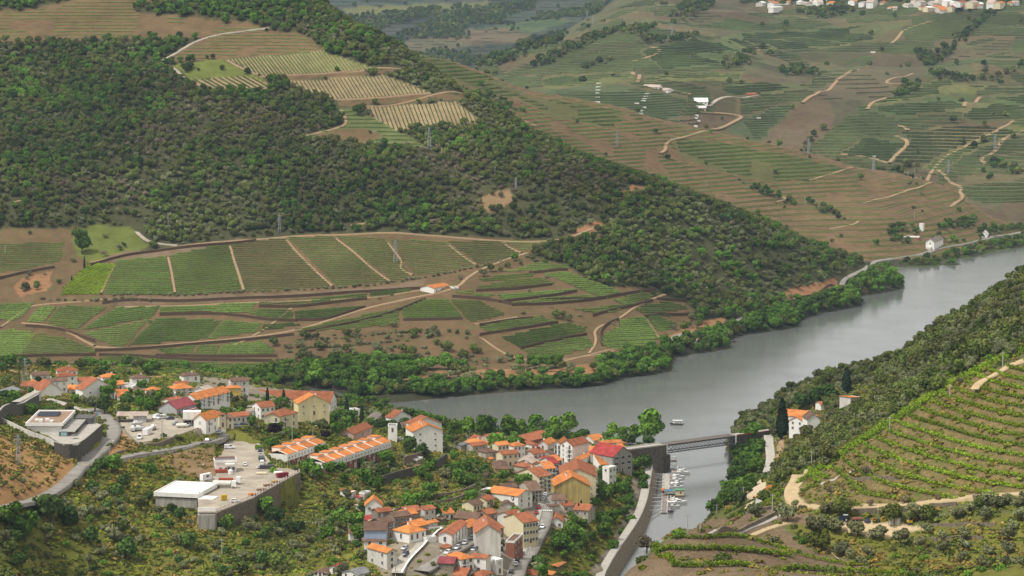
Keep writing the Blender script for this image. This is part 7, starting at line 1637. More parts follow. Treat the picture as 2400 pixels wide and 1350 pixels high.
for i in range(3):
    proto(('oak',i),10+i,'round',420,.36,'oak'); proto(('green',i),20+i,'round',420,.36,'green'); proto(('tall',i),30+i,'tall',620,.38,'green'); proto(('olive',i),40+i,'olive',460,.27,'olive')
    proto(('dark',i),50+i,'round',400,.36,'dark'); proto(('bare',i),60+i,'olive',200,.22,'bare'); proto(('bush',i),70+i,'bush',220,.26,'green'); proto(('obush',i),80+i,'bush',220,.24,'olive')
    proto(('bright',i),90+i,'bush',220,.27,'bright')
for i in range(2):
    proto(('tg',i),100+i,'tuft',46,.25,'grass'); proto(('to',i),110+i,'tuft',46,.25,'ochre'); proto(('td',i),120+i,'tuft',46,.27,'oak')
proto(('fo',0),130,'round',110,.75,'oak'); proto(('fo',1),131,'round',110,.75,'dark'); proto(('fo',2),132,'bush',80,.6,'olive')
proto(('plum',0),140,'round',420,.33,'plum'); proto(('bigreen',0),141,'tall',900,.36,'bright')
def trunk_mesh(seed,h,r0,spread):
    r=random.Random(seed); mb=MB(); top=(r.uniform(-.2,.2),r.uniform(-.2,.2),h*.55); mb.cone((0,0,-.6),top,r0,r0*.65,7)
    for k in range(4):
        a=2*math.pi*k/4+r.uniform(-.4,.4); mb.cone(top,(math.cos(a)*spread,math.sin(a)*spread,h+r.uniform(-.3,.5)),r0*.5,r0*.15,5)
    return mb.mesh('trunk',M_BARK)
TRUNK={'olive':[trunk_mesh(i,2.2,.28,1.1) for i in range(3)],'tree':[trunk_mesh(9+i,2.8,.24,1.2) for i in range(3)]}
PLACED=[]
def far_enough(x,y,d): return all((x-a)**2+(y-b_)**2>d*d for a,b_,in PLACED[-400:])
NAMES={'oak':('oak_tree','tree'),'green':('leafy_tree','tree'),'tall':('tall_tree','tree'),'olive':('olive_tree','olive tree'),'dark':('dark_tree','tree'),'bare':('bare_tree','tree'),'bush':('shrub','shrub'),'obush':('grey_shrub','shrub'),'bright':('bright_shrub','shrub'),'plum':('plum_tree','tree'),'bigreen':('riverside_tree','tree')}
REFOBJ={}
NK={}
def plant(kind,x,y,sc,label,group,var=None,z=None,parts=True):
    nv=len([k for k in PROTO if k[0]==kind]); v_=rnd.randrange(nv) if var is None else var
    z=float(ground(x,y)) if z is None else z
    nm,cat=NAMES[kind]; rz=rnd.uniform(0,6.28)
    NK[kind]=NK.get(kind,0)+1
    if not parts or kind in ('bush','obush','bright'):
        o=link(nm,PROTO[(kind,v_)],(x,y,z-.1),rz,None,(sc*rnd.uniform(.9,1.1),sc*rnd.uniform(.9,1.1),sc)); tag(o,label,cat,group); REFOBJ.setdefault((kind,v_),o)
    else:
        t=thing(nm,label,cat,(x,y,z),rz,group)
        o=link('crown',PROTO[(kind,v_)],(0,0,0),0,t,sc); REFOBJ.setdefault((kind,v_),o)
        link('trunk',TRUNK['olive' if kind in ('olive','bare') else 'tree'][v_%3],(0,0,0),0,t,sc)
    PLACED.append((x,y))
    return o
WID={'oak':5.4,'green':5.4,'tall':5.8,'olive':4.6,'dark':5.4,'bare':4.6,'bush':3.8,'obush':3.8,'bright':3.8,'plum':5.4,'bigreen':5.8}
def plant_px(kind,u,v,wpx,label,group=None,c=0,var=None):
    u2,v2=px(c,(u,v)); x,y,z=hit1(u2,v2); s=FPX/y
    plant(kind,x,y,wpx/CR[c][2]/s/WID[kind],label,group,var,z)
# --- trees the photograph shows one by one
for k,(u,v,w_) in enumerate([(650,445,130),(835,520,112),(1010,530,112),(1165,562,120),(1320,590,118),(1490,622,130),(1635,655,110),(1605,445,142),(1900,432,92),(2120,442,110),(2200,352,100),(2362,352,100),(2372,442,110),(2002,388,84),(1690,542,84),(1797,592,84),(1965,582,100),(2285,592,112),(1805,692,112),(1957,672,100),(1950,752,90),(2142,702,84),(2292,684,92),(2100,812,110),(2262,792,92),(2385,792,70),(2330,512,74)]):
    lab=['olive tree standing alone in the crook of the track junction','olive tree, first of the row below the parked tractor','olive tree, second of the row below the parked tractor','olive tree, third of the row below the parked tractor','olive tree, fourth of the row below the parked tractor','olive tree, fifth of the row, under the concrete tanks','olive tree, last of the row right of the concrete tanks','large olive tree shading the yellow mini digger'][k] if k<8 else 'grey green olive tree on the weedy terraces at the lower right'
    plant_px('olive',u,v,w_*1.05,lab,None if k<8 else 'olive trees on the weedy terraces',16)
for k,(u,v,w_) in enumerate([(1265,345,70),(1515,325,75),(1760,302,66),(2045,302,70),(2255,302,60),(1075,358,80),(965,250,70),(1225,110,80)]):
    plant_px('bare',u,v,w_,['sparse pruned olive, first from the left along the sandy track','sparse pruned olive, second along the sandy track','sparse pruned olive, third along the sandy track','sparse pruned olive, fourth along the sandy track','sparse pruned olive, last along the sandy track','bare twiggy tree beside the person on the track','collapsed bare tree on the bank above the track','bare tree at the end of the stone wall in the terraces'][k],None,16)
plant_px('bare',1515,1296,46,'leafless tree leaning over the side river'); plant_px('bright',1592,1262,34,'bright round bush at the water end of the stone walls')
for k,(u,v,w_,kd) in enumerate([(1068,1036,40,'tall'),(1098,1030,40,'bigreen'),(1128,1034,46,'tall'),(1150,1026,36,'tall'),(1190,1028,42,'bigreen'),(1222,1028,34,'bigreen'),(1250,1026,40,'tall'),(1278,1026,30,'tall'),(1300,1026,38,'bigreen'),(1334,1024,44,'bigreen'),(1437,1030,30,'bigreen'),(1462,1034,26,'tall'),(1488,1040,34,'bigreen'),(1526,1046,66,'bigreen')]):
    plant_px(kd,u,v,w_,f'full green riverside tree, {ORDN[k]} along the town waterfront','riverside trees in front of the town')
for k,(u,v,w_,kd,lab) in enumerate([(1165,1068,52,'green','big round dark tree among the old roofs, left one'),(1205,1068,46,'green','big round dark tree among the old roofs, right one'),(1228,1074,26,'bush','bush beside the two round dark trees'),(642,1022,34,'plum','dark purple plum tree below the cream villa'),(762,1030,24,'plum','smaller purple plum tree behind the longer terrace'),(1507,1153,30,'tall','dark tree on the promenade opposite the pontoon'),        (1497,1196,22,'green','young promenade tree, fourth from the bottom'),(1479,1234,26,'green','young promenade tree, third from the bottom'),(1460,1262,26,'green','young promenade tree, second from the bottom'),(1438,1292,28,'green','young promenade tree, lowest of the row'),(1492,1106,36,'green','dark tree against the bridge abutment, left'),(1514,1100,34,'dark','dark tree against the bridge abutment, right'),(1500,1130,30,'green','tree between warehouse and embankment'),        (1243,1180,26,'dark','conifer at the zebra crossing'),(618,1208,44,'green','dense dark tree against the tall car park wall'),(642,1228,44,'dark','grey green tree below the dense one at the wall foot'),(535,1238,52,'bright','bright leafy bush under the garage corner'),(960,1062,40,'dark','dark tree in front of the riverside block, left'),(990,1075,36,'dark','dark tree in front of the riverside block, right'),(845,1052,12,'bush','round bush behind the terrace lane'),        (1775,1025,34,'green','bushy tree hiding the right bridge pier, upper'),(1752,1050,50,'green','ivy like bushy tree on the right abutment'),(1735,1075,40,'dark','dark bush at the waterline of the right abutment'),(1812,1022,26,'olive','light green tree left of the giant cypress'),(1880,962,44,'dark','dark round tree behind the cross roofed house, left'),(1915,950,44,'dark','dark round tree behind the cross roofed house, middle'),(1940,940,44,'dark','dark round tree behind the cross roofed house, right'),        (420,935,60,'dark','tall dark tree behind the boat shed')][:27]):
    plant_px(kd,u,v,w_,lab)
for (u,v,w_,kd,lab) in [(222,965,40,'olive','grey green tree left of the boat shed'),(245,970,44,'dark','dark tree beside the boat shed roof'),(410,950,20,'bush','bush right of the yard garden'),(432,986,20,'green','round bush by the white box building'),(385,1024,19,'bush','clipped bush by the boat yard pole'),(330,960,30,'green','garden tree behind the boat yard, left'),(350,965,30,'green','garden tree behind the boat yard, middle'),(372,940,26,'green','garden tree behind the boat yard, right'),(255,1048,22,'bush','bush in the bend of the road'),(120,1225,72,'dark','largest dark tree mass at the lower left'),(160,1228,48,'dark','dark tree right of the largest one'),(100,1210,40,'green','green tree left of the largest dark one'),(60,1270,70,'green','broad green thicket at the left edge'),(20,1240,60,'green','bush mass cut by the left edge'),(300,1312,52,'dark','dark dome shaped tree near the bottom'),(742,860+50,50,'bigreen','tall bright tree on the far bank behind the red warehouse'),                        (192,596,44,'tall','umbrella shaped tree by the green slope'),(207,1208,28,'olive','olive tree right of the dark thicket'),(240,1176,30,'olive','olive tree below the road bend'),(350,1170,22,'dark','dark bush left of the garage'),(640,1108,22,'bright','bright bush at the hedge end'),(617,1080,20,'bright','bright bush in the car park hedge, middle'),(605,1055,22,'bright','bright bush in the car park hedge, top'),(632,1095,20,'bright','bright bush in the car park hedge, lower'),(1040,1215,26,'green','round tree beside the ruin'),(1005,1205,24,'green','small round tree on the slope by the ruin'),(1015,1330,16,'olive','small palm like tree by the lower street lamp'),(838,250+20,26,'dark','lone dark tree in the upper tan vineyard'),(790,168,12,'green','small round tree between upper plots'),(655,205,16,'green','round tree at the corner of the upper green plot'),(1133,648,20,'olive','round tree beside the pale farm track'),(1207,612,18,'green','pair tree where the farm track bends'),(1080,655,12,'olive','small round tree above the farmhouse')]:
    plant_px(kd,u,v,w_,lab)
# cypresses
def cyp(seed,n_=520):
    r=np.random.default_rng(seed); t=r.uniform(0,1,n_); prof=np.sin(np.clip(t,0,1)**.72*math.pi)**.75*(1-.25*t)+.05; a=r.uniform(0,6.283,n_)
    p=np.stack([prof*np.cos(a),prof*np.sin(a),t*7.2+.2],1); nrm=np.stack([np.cos(a),np.sin(a),np.full(n_,.35)],1)+r.normal(size=(n_,3))*.35
    nrm /= np.linalg.norm(nrm,axis=1,keepdims=True); q=np.cross(nrm,r.normal(size=(n_,3))); q /= np.linalg.norm(q,axis=1,keepdims=True); b_=np.cross(nrm,q); s=.22
    V_=np.stack([p-q*s-b_*s,p+q*s-b_*s,p+q*s+b_*s*1.5,p-q*s+b_*s*1.5],1).reshape(-1,3); F_=np.arange(4*n_).reshape(-1,4)
    cv=[]; cf_=[]
    for i in range(9):
        tt=i/8; pr=(math.sin(tt**.72*math.pi)**.75*(1-.25*tt)+.03)*.9 if 0<tt<1 else .03
        for j in range(8): cv.append((pr*math.cos(j*math.pi/4),pr*math.sin(j*math.pi/4),tt*7.2+.2))
    o_=len(V_)
    for i in range(8):
        for j in range(8): cf_.append((o_+i*8+j,o_+i*8+(j+1)%8,o_+i*8+8+(j+1)%8,o_+i*8+8+j))
    return np_mesh('crown',np.vstack([V_,cv]),np.vstack([F_,cf_]),LM['cypress'])
CYP=cyp(3)
for (u,v,h,w_,lab) in [(1833,1030,97,30,'giant dark cypress beside the cross roofed house'),(1984,922,62,24,'pointed cypress standing on the right bank skyline'),(627,942,34,9,'slim cypress before the long red warehouse, left'),(665,950,38,10,'slim cypress before the long red warehouse, right'),(813,982,50,12,'dark cypress left of the small flat white house'),(848,994,44,12,'dark cypress right of the small flat white house'),(198,632,32,5,'thin cypress under the umbrella shaped tree'),(168,660,14,4,'tiny cypress by the orange earth patch'),(1362,1205,34,9,'ivy column like cypress at the old plastered house, left'),(1356,1208,30,8,'ivy column like cypress at the old plastered house, right'),(2140,418,12,5,'tiny cypress on the ridge beside the far track')]:
    x,y,z=hit1(u,v); s=FPX/y; hm=h/s; t=thing('cypress',lab,'cypress',(x,y,z),rnd.uniform(0,6)); link('crown',CYP,(0,0,0),0,t,(w_/s/2.2,w_/s/2.2,hm/7.4)); mb=MB(); mb.cone((0,0,-.5),(0,0,hm*.3),.2,.12,6); mb.build('trunk',M_BARK,t); PLACED.append((x,y))
x,y,z=hit1(45,898); t=thing('palm_tree','tall palm with drooping crown behind the town at the far left','palm',(x,y,z)); mb=MB(); mb.cone((0,0,-.5),(.2,0,9.5),.32,.24,8); mb.build('trunk',M_BARK,t)
for k in range(16):
    a=2*math.pi*k/16; mb=MB(); pts_=[Vector((.2+math.cos(a)*q*2.8,math.sin(a)*q*2.8,9.5+1.3*math.sin(q*2.6)-q*q*1.6+.4*(k%2))) for q in (0,.35,.7,1.0)]
    for p0,p1 in zip(pts_,pts_[1:]): mb.bar(p0,p1,.42,.06)
    mb.build('frond',LM['dark'],t)

# --- scattered growth: candidates on a jittered grid of the ground, kept by land use
def scatter(spacing,y0,y1,seed,keep):
    r=np.random.default_rng(seed); out=[]
    ys=np.arange(y0,y1,spacing); xs=np.arange(-.243*y1,.243*y1,spacing)
    XX,YY=np.meshgrid(xs,ys); XX=XX+r.uniform(-.48,.48,XX.shape)*spacing; YY=YY+r.uniform(-.48,.48,XX.shape)*spacing
    m=np.abs(XX/YY)<.243; XX,YY=XX[m],YY[m]
    c_,l_,v_=gclass(XX,YY); z=ground(XX,YY); u,v=proj(XX,YY,z)
    rr=r.uniform(0,1,len(XX)); p,kind=keep(XX,YY,z,u,v,c_,l_,v_,r); m=rr<p
    return XX[m],YY[m],z[m],u[m],v[m],kind[m],v_[m]
KI=['oak','green','tall','olive','dark','bare','bush','obush','bright','fo']
def pick(r,n_,w_): return r.choice(len(w_),n_,p=np.array(w_,float)/sum(w_))
cid={k: CLS[k][0] for k in CLS}
def in_any(u,v,polys):
    m=np.zeros(u.shape,bool)
    for p in polys: m |= inpoly(u,v,p)
    return m
PARCH=[[(280,330),(420,230),(560,235),(760,300),(690,330),(480,330),(340,400)],[(950,330),(1150,380),(1250,470),(1100,500),(900,420)],[(80,420),(300,400),(350,470),(150,500)],[(1250,350),(1480,440),(1420,470),(1280,440)]]
def keepA(X,Y,z,u,v,c_,l_,vis,r):
    n_=len(X); p=np.zeros(n_)
    f=(l_==LA)&(c_==cid['forest'])&(z>.4); p[f]=np.where(vnoise(X,Y,34,77)+.5*vnoise(X,Y,13,78)>.95,.35,.97)[f]
    thin=in_any(u,v,[[(1600,560),(2000,620),(1900,690),(1800,700),(1650,690)],[(1120,430),(1300,440),(1350,520),(1150,540)]]); p[f&thin]=.62
    s=(l_==LA)&(c_==cid['soil']); p[s]=.012; p[(l_==LA)&((c_==cid['straw']))]=.25; p[(l_==LA)&(c_==cid['brownterr'])]=.002
    g=s&in_any(u,v,[[(640,775),(760,790),(900,765),(1010,765),(1120,790),(1230,850),(1000,862),(700,858)]]); p[g]=.22
    g=s&in_any(u,v,[[(1130,640),(1240,600),(1330,620),(1260,640)],[(1180,730),(1420,745),(1420,765),(1180,755)],[(1600,700),(1660,720),(1640,800),(1560,800)]]); p[g]=.25
    p[(l_==LA)&(c_==cid['orange'])]=.16; p[(l_==LA)&(c_==cid['lightgreen'])]=.05
    # rows of small olives along the walls between the plots
    kd=np.full(n_,0); nz=vnoise(X,Y,70,21)+.6*vnoise(X,Y,26,22)
    a=pick(r,n_,[.55,.12,.0,.15,.14,.04]); kd=a.copy()
    olv=nz>.45; kd[olv]=r.choice([3,3,0,7,0],olv.sum()); drk=nz<-.55; kd[drk]=r.choice([4,1,0,1],drk.sum())
    par=in_any(u,v,PARCH); kd[par]=r.choice([5,5,0,3,0],par.sum())
    low=(z<9)&f; kd[low]=r.choice([1,1,2,4,0],low.sum()); rt=f&(u>1500)&(z<60); kd[rt&~low]=r.choice([0,0,3,3,1],(rt&~low).sum())
    kd[s|(c_==cid['orange'])]=r.choice([3,3,7,0],(s|(c_==cid['orange'])).sum())
    return p,kd
SA=scatter(4.5,1660,2700,31,keepA)
RIVB=[[(2010,650),(2045,632),(2110,616),(2190,604),(2235,596),(2300,575),(2420,552),(2420,585),(2330,600),(2240,622),(2120,665),(2040,705)],[(2070,545),(2120,520),(2160,545),(2150,570),(2100,575)],[(2190,528),(2230,520),(2290,510),(2280,535),(2200,540)],[(2280,560),(2300,535),(2400,530),(2400,552)],[(2180,565),(2240,560),(2280,562),(2230,574)]]
def keepB(X,Y,z,u,v,c_,l_,vis,r):
    n_=len(X); p=np.zeros(n_); b_=((l_==LB)|(l_==LC)|(l_==LA))&(z>.3)&~((l_==LA)&(c_==cid['forest']))
    p[b_&in_any(u,v,RIVB)]=.9
    p[(l_==LB)&in_any(u,v,[[(935,165),(1000,160),(1060,190),(1090,215),(1010,210),(950,195)],[(1080,225),(1150,215),(1230,260),(1180,290),(1110,270)],[(1730,420),(1800,445),(1880,480),(1850,482),(1760,450)],[(1880,470),(1960,495),(1985,520),(1930,505)]])]=.7
    p[(l_==LB)&(p==0)&b_]=.006
    return p,r.choice([0,4,1,3],n_)
SB=scatter(5.5,2200,3000,32,keepB)
FARP=[[(1821,167),(1912,167),(1908,179),(1842,179)],[(1562,54),(1608,0),(1679,12),(1633,42)],[(1454,58),(1538,62),(1504,88),(1450,75)],[(1870,25),(1958,12),(2008,30),(1920,46)],[(2142,125),(2192,117),(2233,100),(2317,25),(2333,29),(2267,96),(2192,154),(2170,162)],[(2183,175),(2333,179),(2400,142),(2400,156),(2329,194),(2192,187)],[(1879,354),(1942,287),(1954,292),(1917,329),(1896,358)],        [(2071,400),(2133,379),(2171,392),(2125,410)],[(2090,225),(2120,192),(2160,190),(2150,208),(2110,228)],[(1692,138),(1767,138),(1758,150),(1692,156)],[(1500,92),(1640,85),(1630,96),(1520,100)],[(1366,155),(1430,140),(1426,155),(1370,163)],[(2200,445),(2245,440),(2245,455),(2205,455)],[(2290,360),(2320,375),(2400,400),(2390,410),(2310,390)],[(1660,262),(1730,265),(1725,272),(1660,268)],[(1480,60),(1400,100),(1290,150),(1240,155),(1290,130),(1390,80)],[(1730,0),(2400,0),(2400,8),(1730,8)],        [(800,45),(870,38),(1030,18),(1020,35),(880,75),(860,100),(780,70)],[(880,100),(1000,60),(1060,18),(1260,5),(1250,22),(1180,40),(1200,55),(1100,62),(1080,90),(980,90),(920,110)],[(930,130),(1040,118),(1130,130),(1240,118),(1230,140),(1160,162),(1080,155)],[(1200,110),(1240,90),(1330,75),(1300,110),(1220,125)],[(1340,25),(1400,5),(1440,0),(1400,35),(1320,45),(1250,50),(1260,35)]]
def keepC(X,Y,z,u,v,c_,l_,vis,r):
    n_=len(X); p=np.zeros(n_); b_=(l_==LC)|(l_==LD); uu=u+9*vnoise(X,Y,35,40); vv=v+5*vnoise(X,Y,28,41)
    p[b_]=.006; p[b_&(vnoise(X,Y,55,42)>.62)]=.06; p[b_&in_any(uu,vv,FARP)]=.85
    kd=np.full(n_,9); return p,kd
SC_=scatter(8.0,2850,6400,33,keepC)
DT=[([(0,1180),(200,1150),(350,1165),(500,1180),(740,1240),(850,1360),(0,1360)],.42),([(700,1090),(790,1110),(900,1200),(850,1350),(740,1300),(700,1180)],.4),([(800,1060),(1000,1080),(1150,1160),(1150,1200),(1050,1210),(900,1190)],.45),([(1020,1120),(1100,1080),(1150,1120),(1140,1180),(1040,1190)],.8),([(1280,1260),(1400,1120),(1480,1110),(1490,1180),(1400,1350),(1230,1360)],.75),([(860,975),(1060,1000),(1380,1020),(1560,1035),(1560,1055),(1050,1040)],.3),      ([(160,870),(560,880),(820,930),(800,1020),(560,985),(200,960)],.13),([(0,930),(60,950),(40,990),(0,985)],.5),([(560,985),(640,1000),(700,1030),(640,1050),(600,1030)],.5),([(740,1240),(820,1200),(840,1240),(800,1300)],.7),([(780,940),(900,950),(900,990),(800,985)],.5),([(740,1110),(800,1130),(860,1150),(1050,1120),(1060,1100),(900,1090)],.5)]
def keepT(X,Y,z,u,v,c_,l_,vis,r):
    n_=len(X); p=np.zeros(n_); b_=(l_==LT)&(z>1.0); p[b_]=.08
    for poly,d in DT: p[b_&inpoly(u,v,poly)]=d*.78
    p[b_&(vnoise(X,Y,14,55)>.2)]*=.45; p[b_&(c_==cid['dry'])]=.01; p[b_&(c_==cid['yellowgreen'])]=.07; p[b_&(c_==cid['straw'])]=.05; p[b_&(c_==cid['dirt'])]*=.45
    kd=pick(r,n_,[.10,.16,.0,.16,.10,.02,.22,.14,.10]); gr=(u>1280); kd[gr]=r.choice([1,6,6,8,4,1],gr.sum()); ll=(u<760)&(v>1150); kd[ll]=r.choice([3,3,7,0,6,7,4,8],ll.sum())
    sh=b_&(Y>1480)&(z<6); p[sh]=.6
    return p,kd
ST_=scatter(3.9,900,1680,34,keepT)
def keepR(X,Y,z,u,v,c_,l_,vis,r):
    n_=len(X); p=np.zeros(n_); b_=(l_==LR)&(z>.5); s=b_&(c_==cid['scrub']); p[s]=.78
    near=s&in_any(u,v,[[(1300,1340),(2500,1340),(2500,1900),(1300,1900)],[(1600,1230),(1700,1190),(1850,1130),(2050,990),(2400,800),(2400,840),(2050,1060),(1850,1170),(1700,1230),(1500,1330)]]); p[near]=.12
    p[s&(Y<1010)&(u<1800)]=.05; p[b_&(c_==cid['olive'])]=.05; p[b_&(c_==cid['rubble'])]=.01
    p[s&in_any(u,v,[[(1900,1020),(2000,940),(2080,900),(2060,930),(1960,1000)],[(1830,1000),(1880,1000),(1900,1040),(1840,1060)],[(2080,850),(2110,830),(2110,860)]])]=.3
    p[in_any(u,v,[[(1825,1030),(1890,1030),(1890,1080),(1825,1095)],[(1855,955),(1940,945),(1940,1012),(1855,1022)],[(1985,905),(2040,905),(2040,962),(1990,968)],[(1760,1125),(1832,1120),(1832,1190),(1760,1195)]])]*=.08
    kd=r.choice([3,3,7,0,0,7,3,6],n_); k2=in_any(u,v,[[(1640,1240),(1720,1060),(1800,1020),(1800,1160),(1740,1200)]]); kd[k2]=r.choice([1,4,6,1,8],k2.sum()); ol=c_==cid['olive']; kd[ol]=r.choice([6,7,8],ol.sum())
    return p,kd
SR=scatter(4.0,560,1800,35,keepR)
SIZE={0:(.6,1.4),1:(.65,1.5),2:(.8,1.3),3:(.6,1.2),4:(.6,1.4),5:(.6,1.2),6:(.5,1.1),7:(.5,1.1),8:(.5,1.0),9:(1.0,1.7)}
# nearest ones become trees of their own, the rest one mass of woodland
GROUPS={'T':'trees and shrubs on the overgrown slopes around the town','R':'olive scrub trees on the back slope of the right hill'}
LABT={'oak':'small oak like tree','green':'green leafy tree','olive':'grey green olive tree','dark':'dark leafy tree','bare':'sparse twiggy tree','bush':'low green shrub','obush':'low grey green shrub','bright':'bright green shrub','tall':'tall green tree'}
rest=[]
cnt={}
LMK=[]
for o in list(bpy.data.objects):
    if o.parent is None and o.get('category') and o.get('label') and not o.get('group') and o['category'] not in ('tree','shrub','olive tree','grass tuft') and len(o['label'].split())<=8:
        q=proj(o.location.x,o.location.y,o.location.z); LMK.append((float(q[0]),float(q[1]),o['label']))
LMA=np.array([q[:2] for q in LMK])
def near_label(kd,u,v,sc):
    d=LMA-np.array([u,v]); dist=np.hypot(d[:,0],d[:,1]*1.6)
    for i in np.argsort(dist)[:7]:
        if dist[i]>120: return None
        dx,dy=-d[i]; side=('right of' if dx>0 else 'left of') if abs(dx)>abs(dy)*1.2 else ('below' if dy>0 else 'above')
        l=f'{"large " if sc > 1.12 else "small " if sc < .8 else ""}{LABT[kd].replace("small ", "").replace("low ", "")} {side} the {LMK[i][2]}'
        if l not in USED: USED.add(l); return l
    return None
USED=set()
for tagk,S in (('T',ST_),('R',SR)):
    X,Y,Z,Uu,Vv,K,Vs=S
    order=np.argsort(Y)
    for i in order:
        if occupied(X[i],Y[i],1.0): continue
        k=int(K[i]); sc=rnd.uniform(*SIZE[k])
        if tagk=='T' and Y[i]>1560: sc*=.8
        kd=KI[k]; inframe=Vs[i] and-20<Uu[i]<2420 and Vv[i]<1385
        key=kd
        if inframe and cnt.get(key,0)<250:
            cnt[key]=cnt.get(key,0)+1
            region='on the scrubby slope behind the vineyard hedge' if tagk=='R' and Y[i]>1010 else 'on the near right hand hillside' if tagk=='R' else 'on the overgrown slope at the lower left' if Uu[i]<760 and Vv[i]>1140 else 'between the street and the promenade' if Uu[i]>1270 else 'in the gardens among the upper houses' if Vv[i]<1100 else 'on the terraced slope in the middle of town'
            lb=near_label(kd,Uu[i],Vv[i],sc) or f'{LABT[kd]} {region}'
            plant(kd,float(X[i]),float(Y[i]),sc,lb,f'{LABT[kd]}s {region}',parts=(kd not in ('dark','oak') or Y[i]<1200))
        else: rest.append((X[i],Y[i],Z[i]-.1,k,sc))
for S in (SA,SB,SC_):
    X,Y,Z,Uu,Vv,K,Vs=S
    lo=(S is SA)
    for i in range(len(X)):

        sc=SIZE[int(K[i])]
        q=rnd.uniform(*sc)*(.92 if S is SA else 1.0)
        if S is SA and Z[i]<9 : q*=1.15
        if S is SB: q*=.85
        rest.append((X[i],Y[i],Z[i]-.2,int(K[i]),q))
# clear the growth off tracks and farmhouses on the far slopes
fx=np.array([(a,b_,r_) for a,b_,r_,_ in FOOT if b_>1600]); rest=np.array(rest)
if len(fx):
    keep=np.ones(len(rest),bool)
    for s in range(0,len(fx),200):
        q=fx[s:s+200]; d=(rest[:,None,0]-q[None,:,0])**2+(rest[:,None,1]-q[None,:,1])**2
        keep &= (d>(q[None,:,2]+1.6)**2).all(1)
    rest=rest[keep]
def instancer(name,pts,refs,label,kind='stuff'):
    """points carry which tree, size and turn; a node group sets the trees"""
    me=bpy.data.meshes.new(name); n_=len(pts); me.vertices.add(n_); me.vertices.foreach_set('co',pts[:,:3].astype(np.float32).ravel())
    r=np.random.default_rng(5)
    a=me.attributes.new('which','INT','POINT'); a.data.foreach_set('value',pts[:,3].astype(np.int32))
    a=me.attributes.new('size','FLOAT','POINT'); a.data.foreach_set('value',pts[:,4].astype(np.float32))
    a=me.attributes.new('turn','FLOAT_VECTOR','POINT'); t_=np.zeros((n_,3),np.float32); t_[:,2]=r.uniform(0,6.28,n_); t_[:,:2]=r.uniform(-.12,.12,(n_,2)); a.data.foreach_set('vector',t_.ravel())
    o=link(name,me); tag(o,label,kind='stuff')
    g=bpy.data.node_groups.new(name,'GeometryNodeTree'); g.interface.new_socket('Geometry',in_out='INPUT',socket_type='NodeSocketGeometry'); g.interface.new_socket('Geometry',in_out='OUTPUT',socket_type='NodeSocketGeometry')
    gi=g.nodes.new('NodeGroupInput'); go=g.nodes.new('NodeGroupOutput'); jn=g.nodes.new('GeometryNodeJoinGeometry')
    def attr(nm,ty):
        x=g.nodes.new('GeometryNodeInputNamedAttribute'); x.data_type=ty; x.inputs[0].default_value=nm; return x.outputs[0]
    wh,sz,tn=attr('which','INT'),attr('size','FLOAT'),attr('turn','FLOAT_VECTOR')
    for i,ref in enumerate(refs):
        if not (pts[:,3]==i).any(): continue
        oi=g.nodes.new('GeometryNodeObjectInfo'); oi.transform_space='ORIGINAL'; oi.inputs[0].default_value=ref; oi.inputs[1].default_value=True
        cp=g.nodes.new('FunctionNodeCompare'); cp.data_type='INT'; cp.operation='EQUAL'; g.links.new(wh,cp.inputs[2]); cp.inputs[3].default_value=i
        ip=g.nodes.new('GeometryNodeInstanceOnPoints'); g.links.new(gi.outputs[0],ip.inputs['Points']); g.links.new(cp.outputs[0],ip.inputs['Selection']); g.links.new(oi.outputs['Geometry'],ip.inputs['Instance'])
        g.links.new(tn,ip.inputs['Rotation']); g.links.new(sz,ip.inputs['Scale']); g.links.new(ip.outputs[0],jn.inputs[0])
    g.links.new(jn.outputs[0],go.inputs[0])
    md=o.modifiers.new('scatter','NODES'); md.node_group=g
    return o
def ref_for(key,at_=None):
    """a real plant of this kind standing in the scene, whose crown the mass repeats"""
    if key in REFOBJ: return REFOBJ[key]
    x,y,z=at_; o=link({'fo':'far_tree','tg':'grass_tuft','to':'dry_grass_tuft','td':'herb_tuft','tall':'tall_tree'}.get(key[0],NAMES.get(key[0],('shrub',))[0]),PROTO[key],(x,y,z))
    tag(o,{'fo':'dark tree in the hazy far woods','tg':'green grass tuft on the slope','to':'straw coloured grass tuft on the slope','td':'dark herb tuft on the slope'}.get(key[0],'tree at the edge of the wood'),'tree' if key[0] not in ('tg','to','td') else 'grass tuft','far woodland trees' if key[0]=='fo' else 'tufts on the open slopes'); REFOBJ[key]=o; return o
refs=[]; base={}
for k,kd in enumerate(KI):
    base[k]=len(refs); nv=len([q for q in PROTO if q[0]==kd])
    sp_=rest[rest[:,3]==k]
    for i in range(nv):
        p0=sp_[i%len(sp_)][:3] if len(sp_) else (0,2200,100)
        refs.append(ref_for((kd,i),tuple(float(q) for q in p0)))
    base[(k,'n')]=nv
which=np.array([base[int(k)]+rnd.randrange(base[(int(k),'n')]) for k in rest[:,3]])
rp=rest.copy(); rp[:,3]=which
yy=rp[:,1]
instancer('woodland',rp[(yy<2850)],refs,'mixed oak and olive woodland covering the left hill and the far banks')
instancer('woodland',rp[(yy>=2850)],refs,'bluish far woods in the folds of the distant hills')

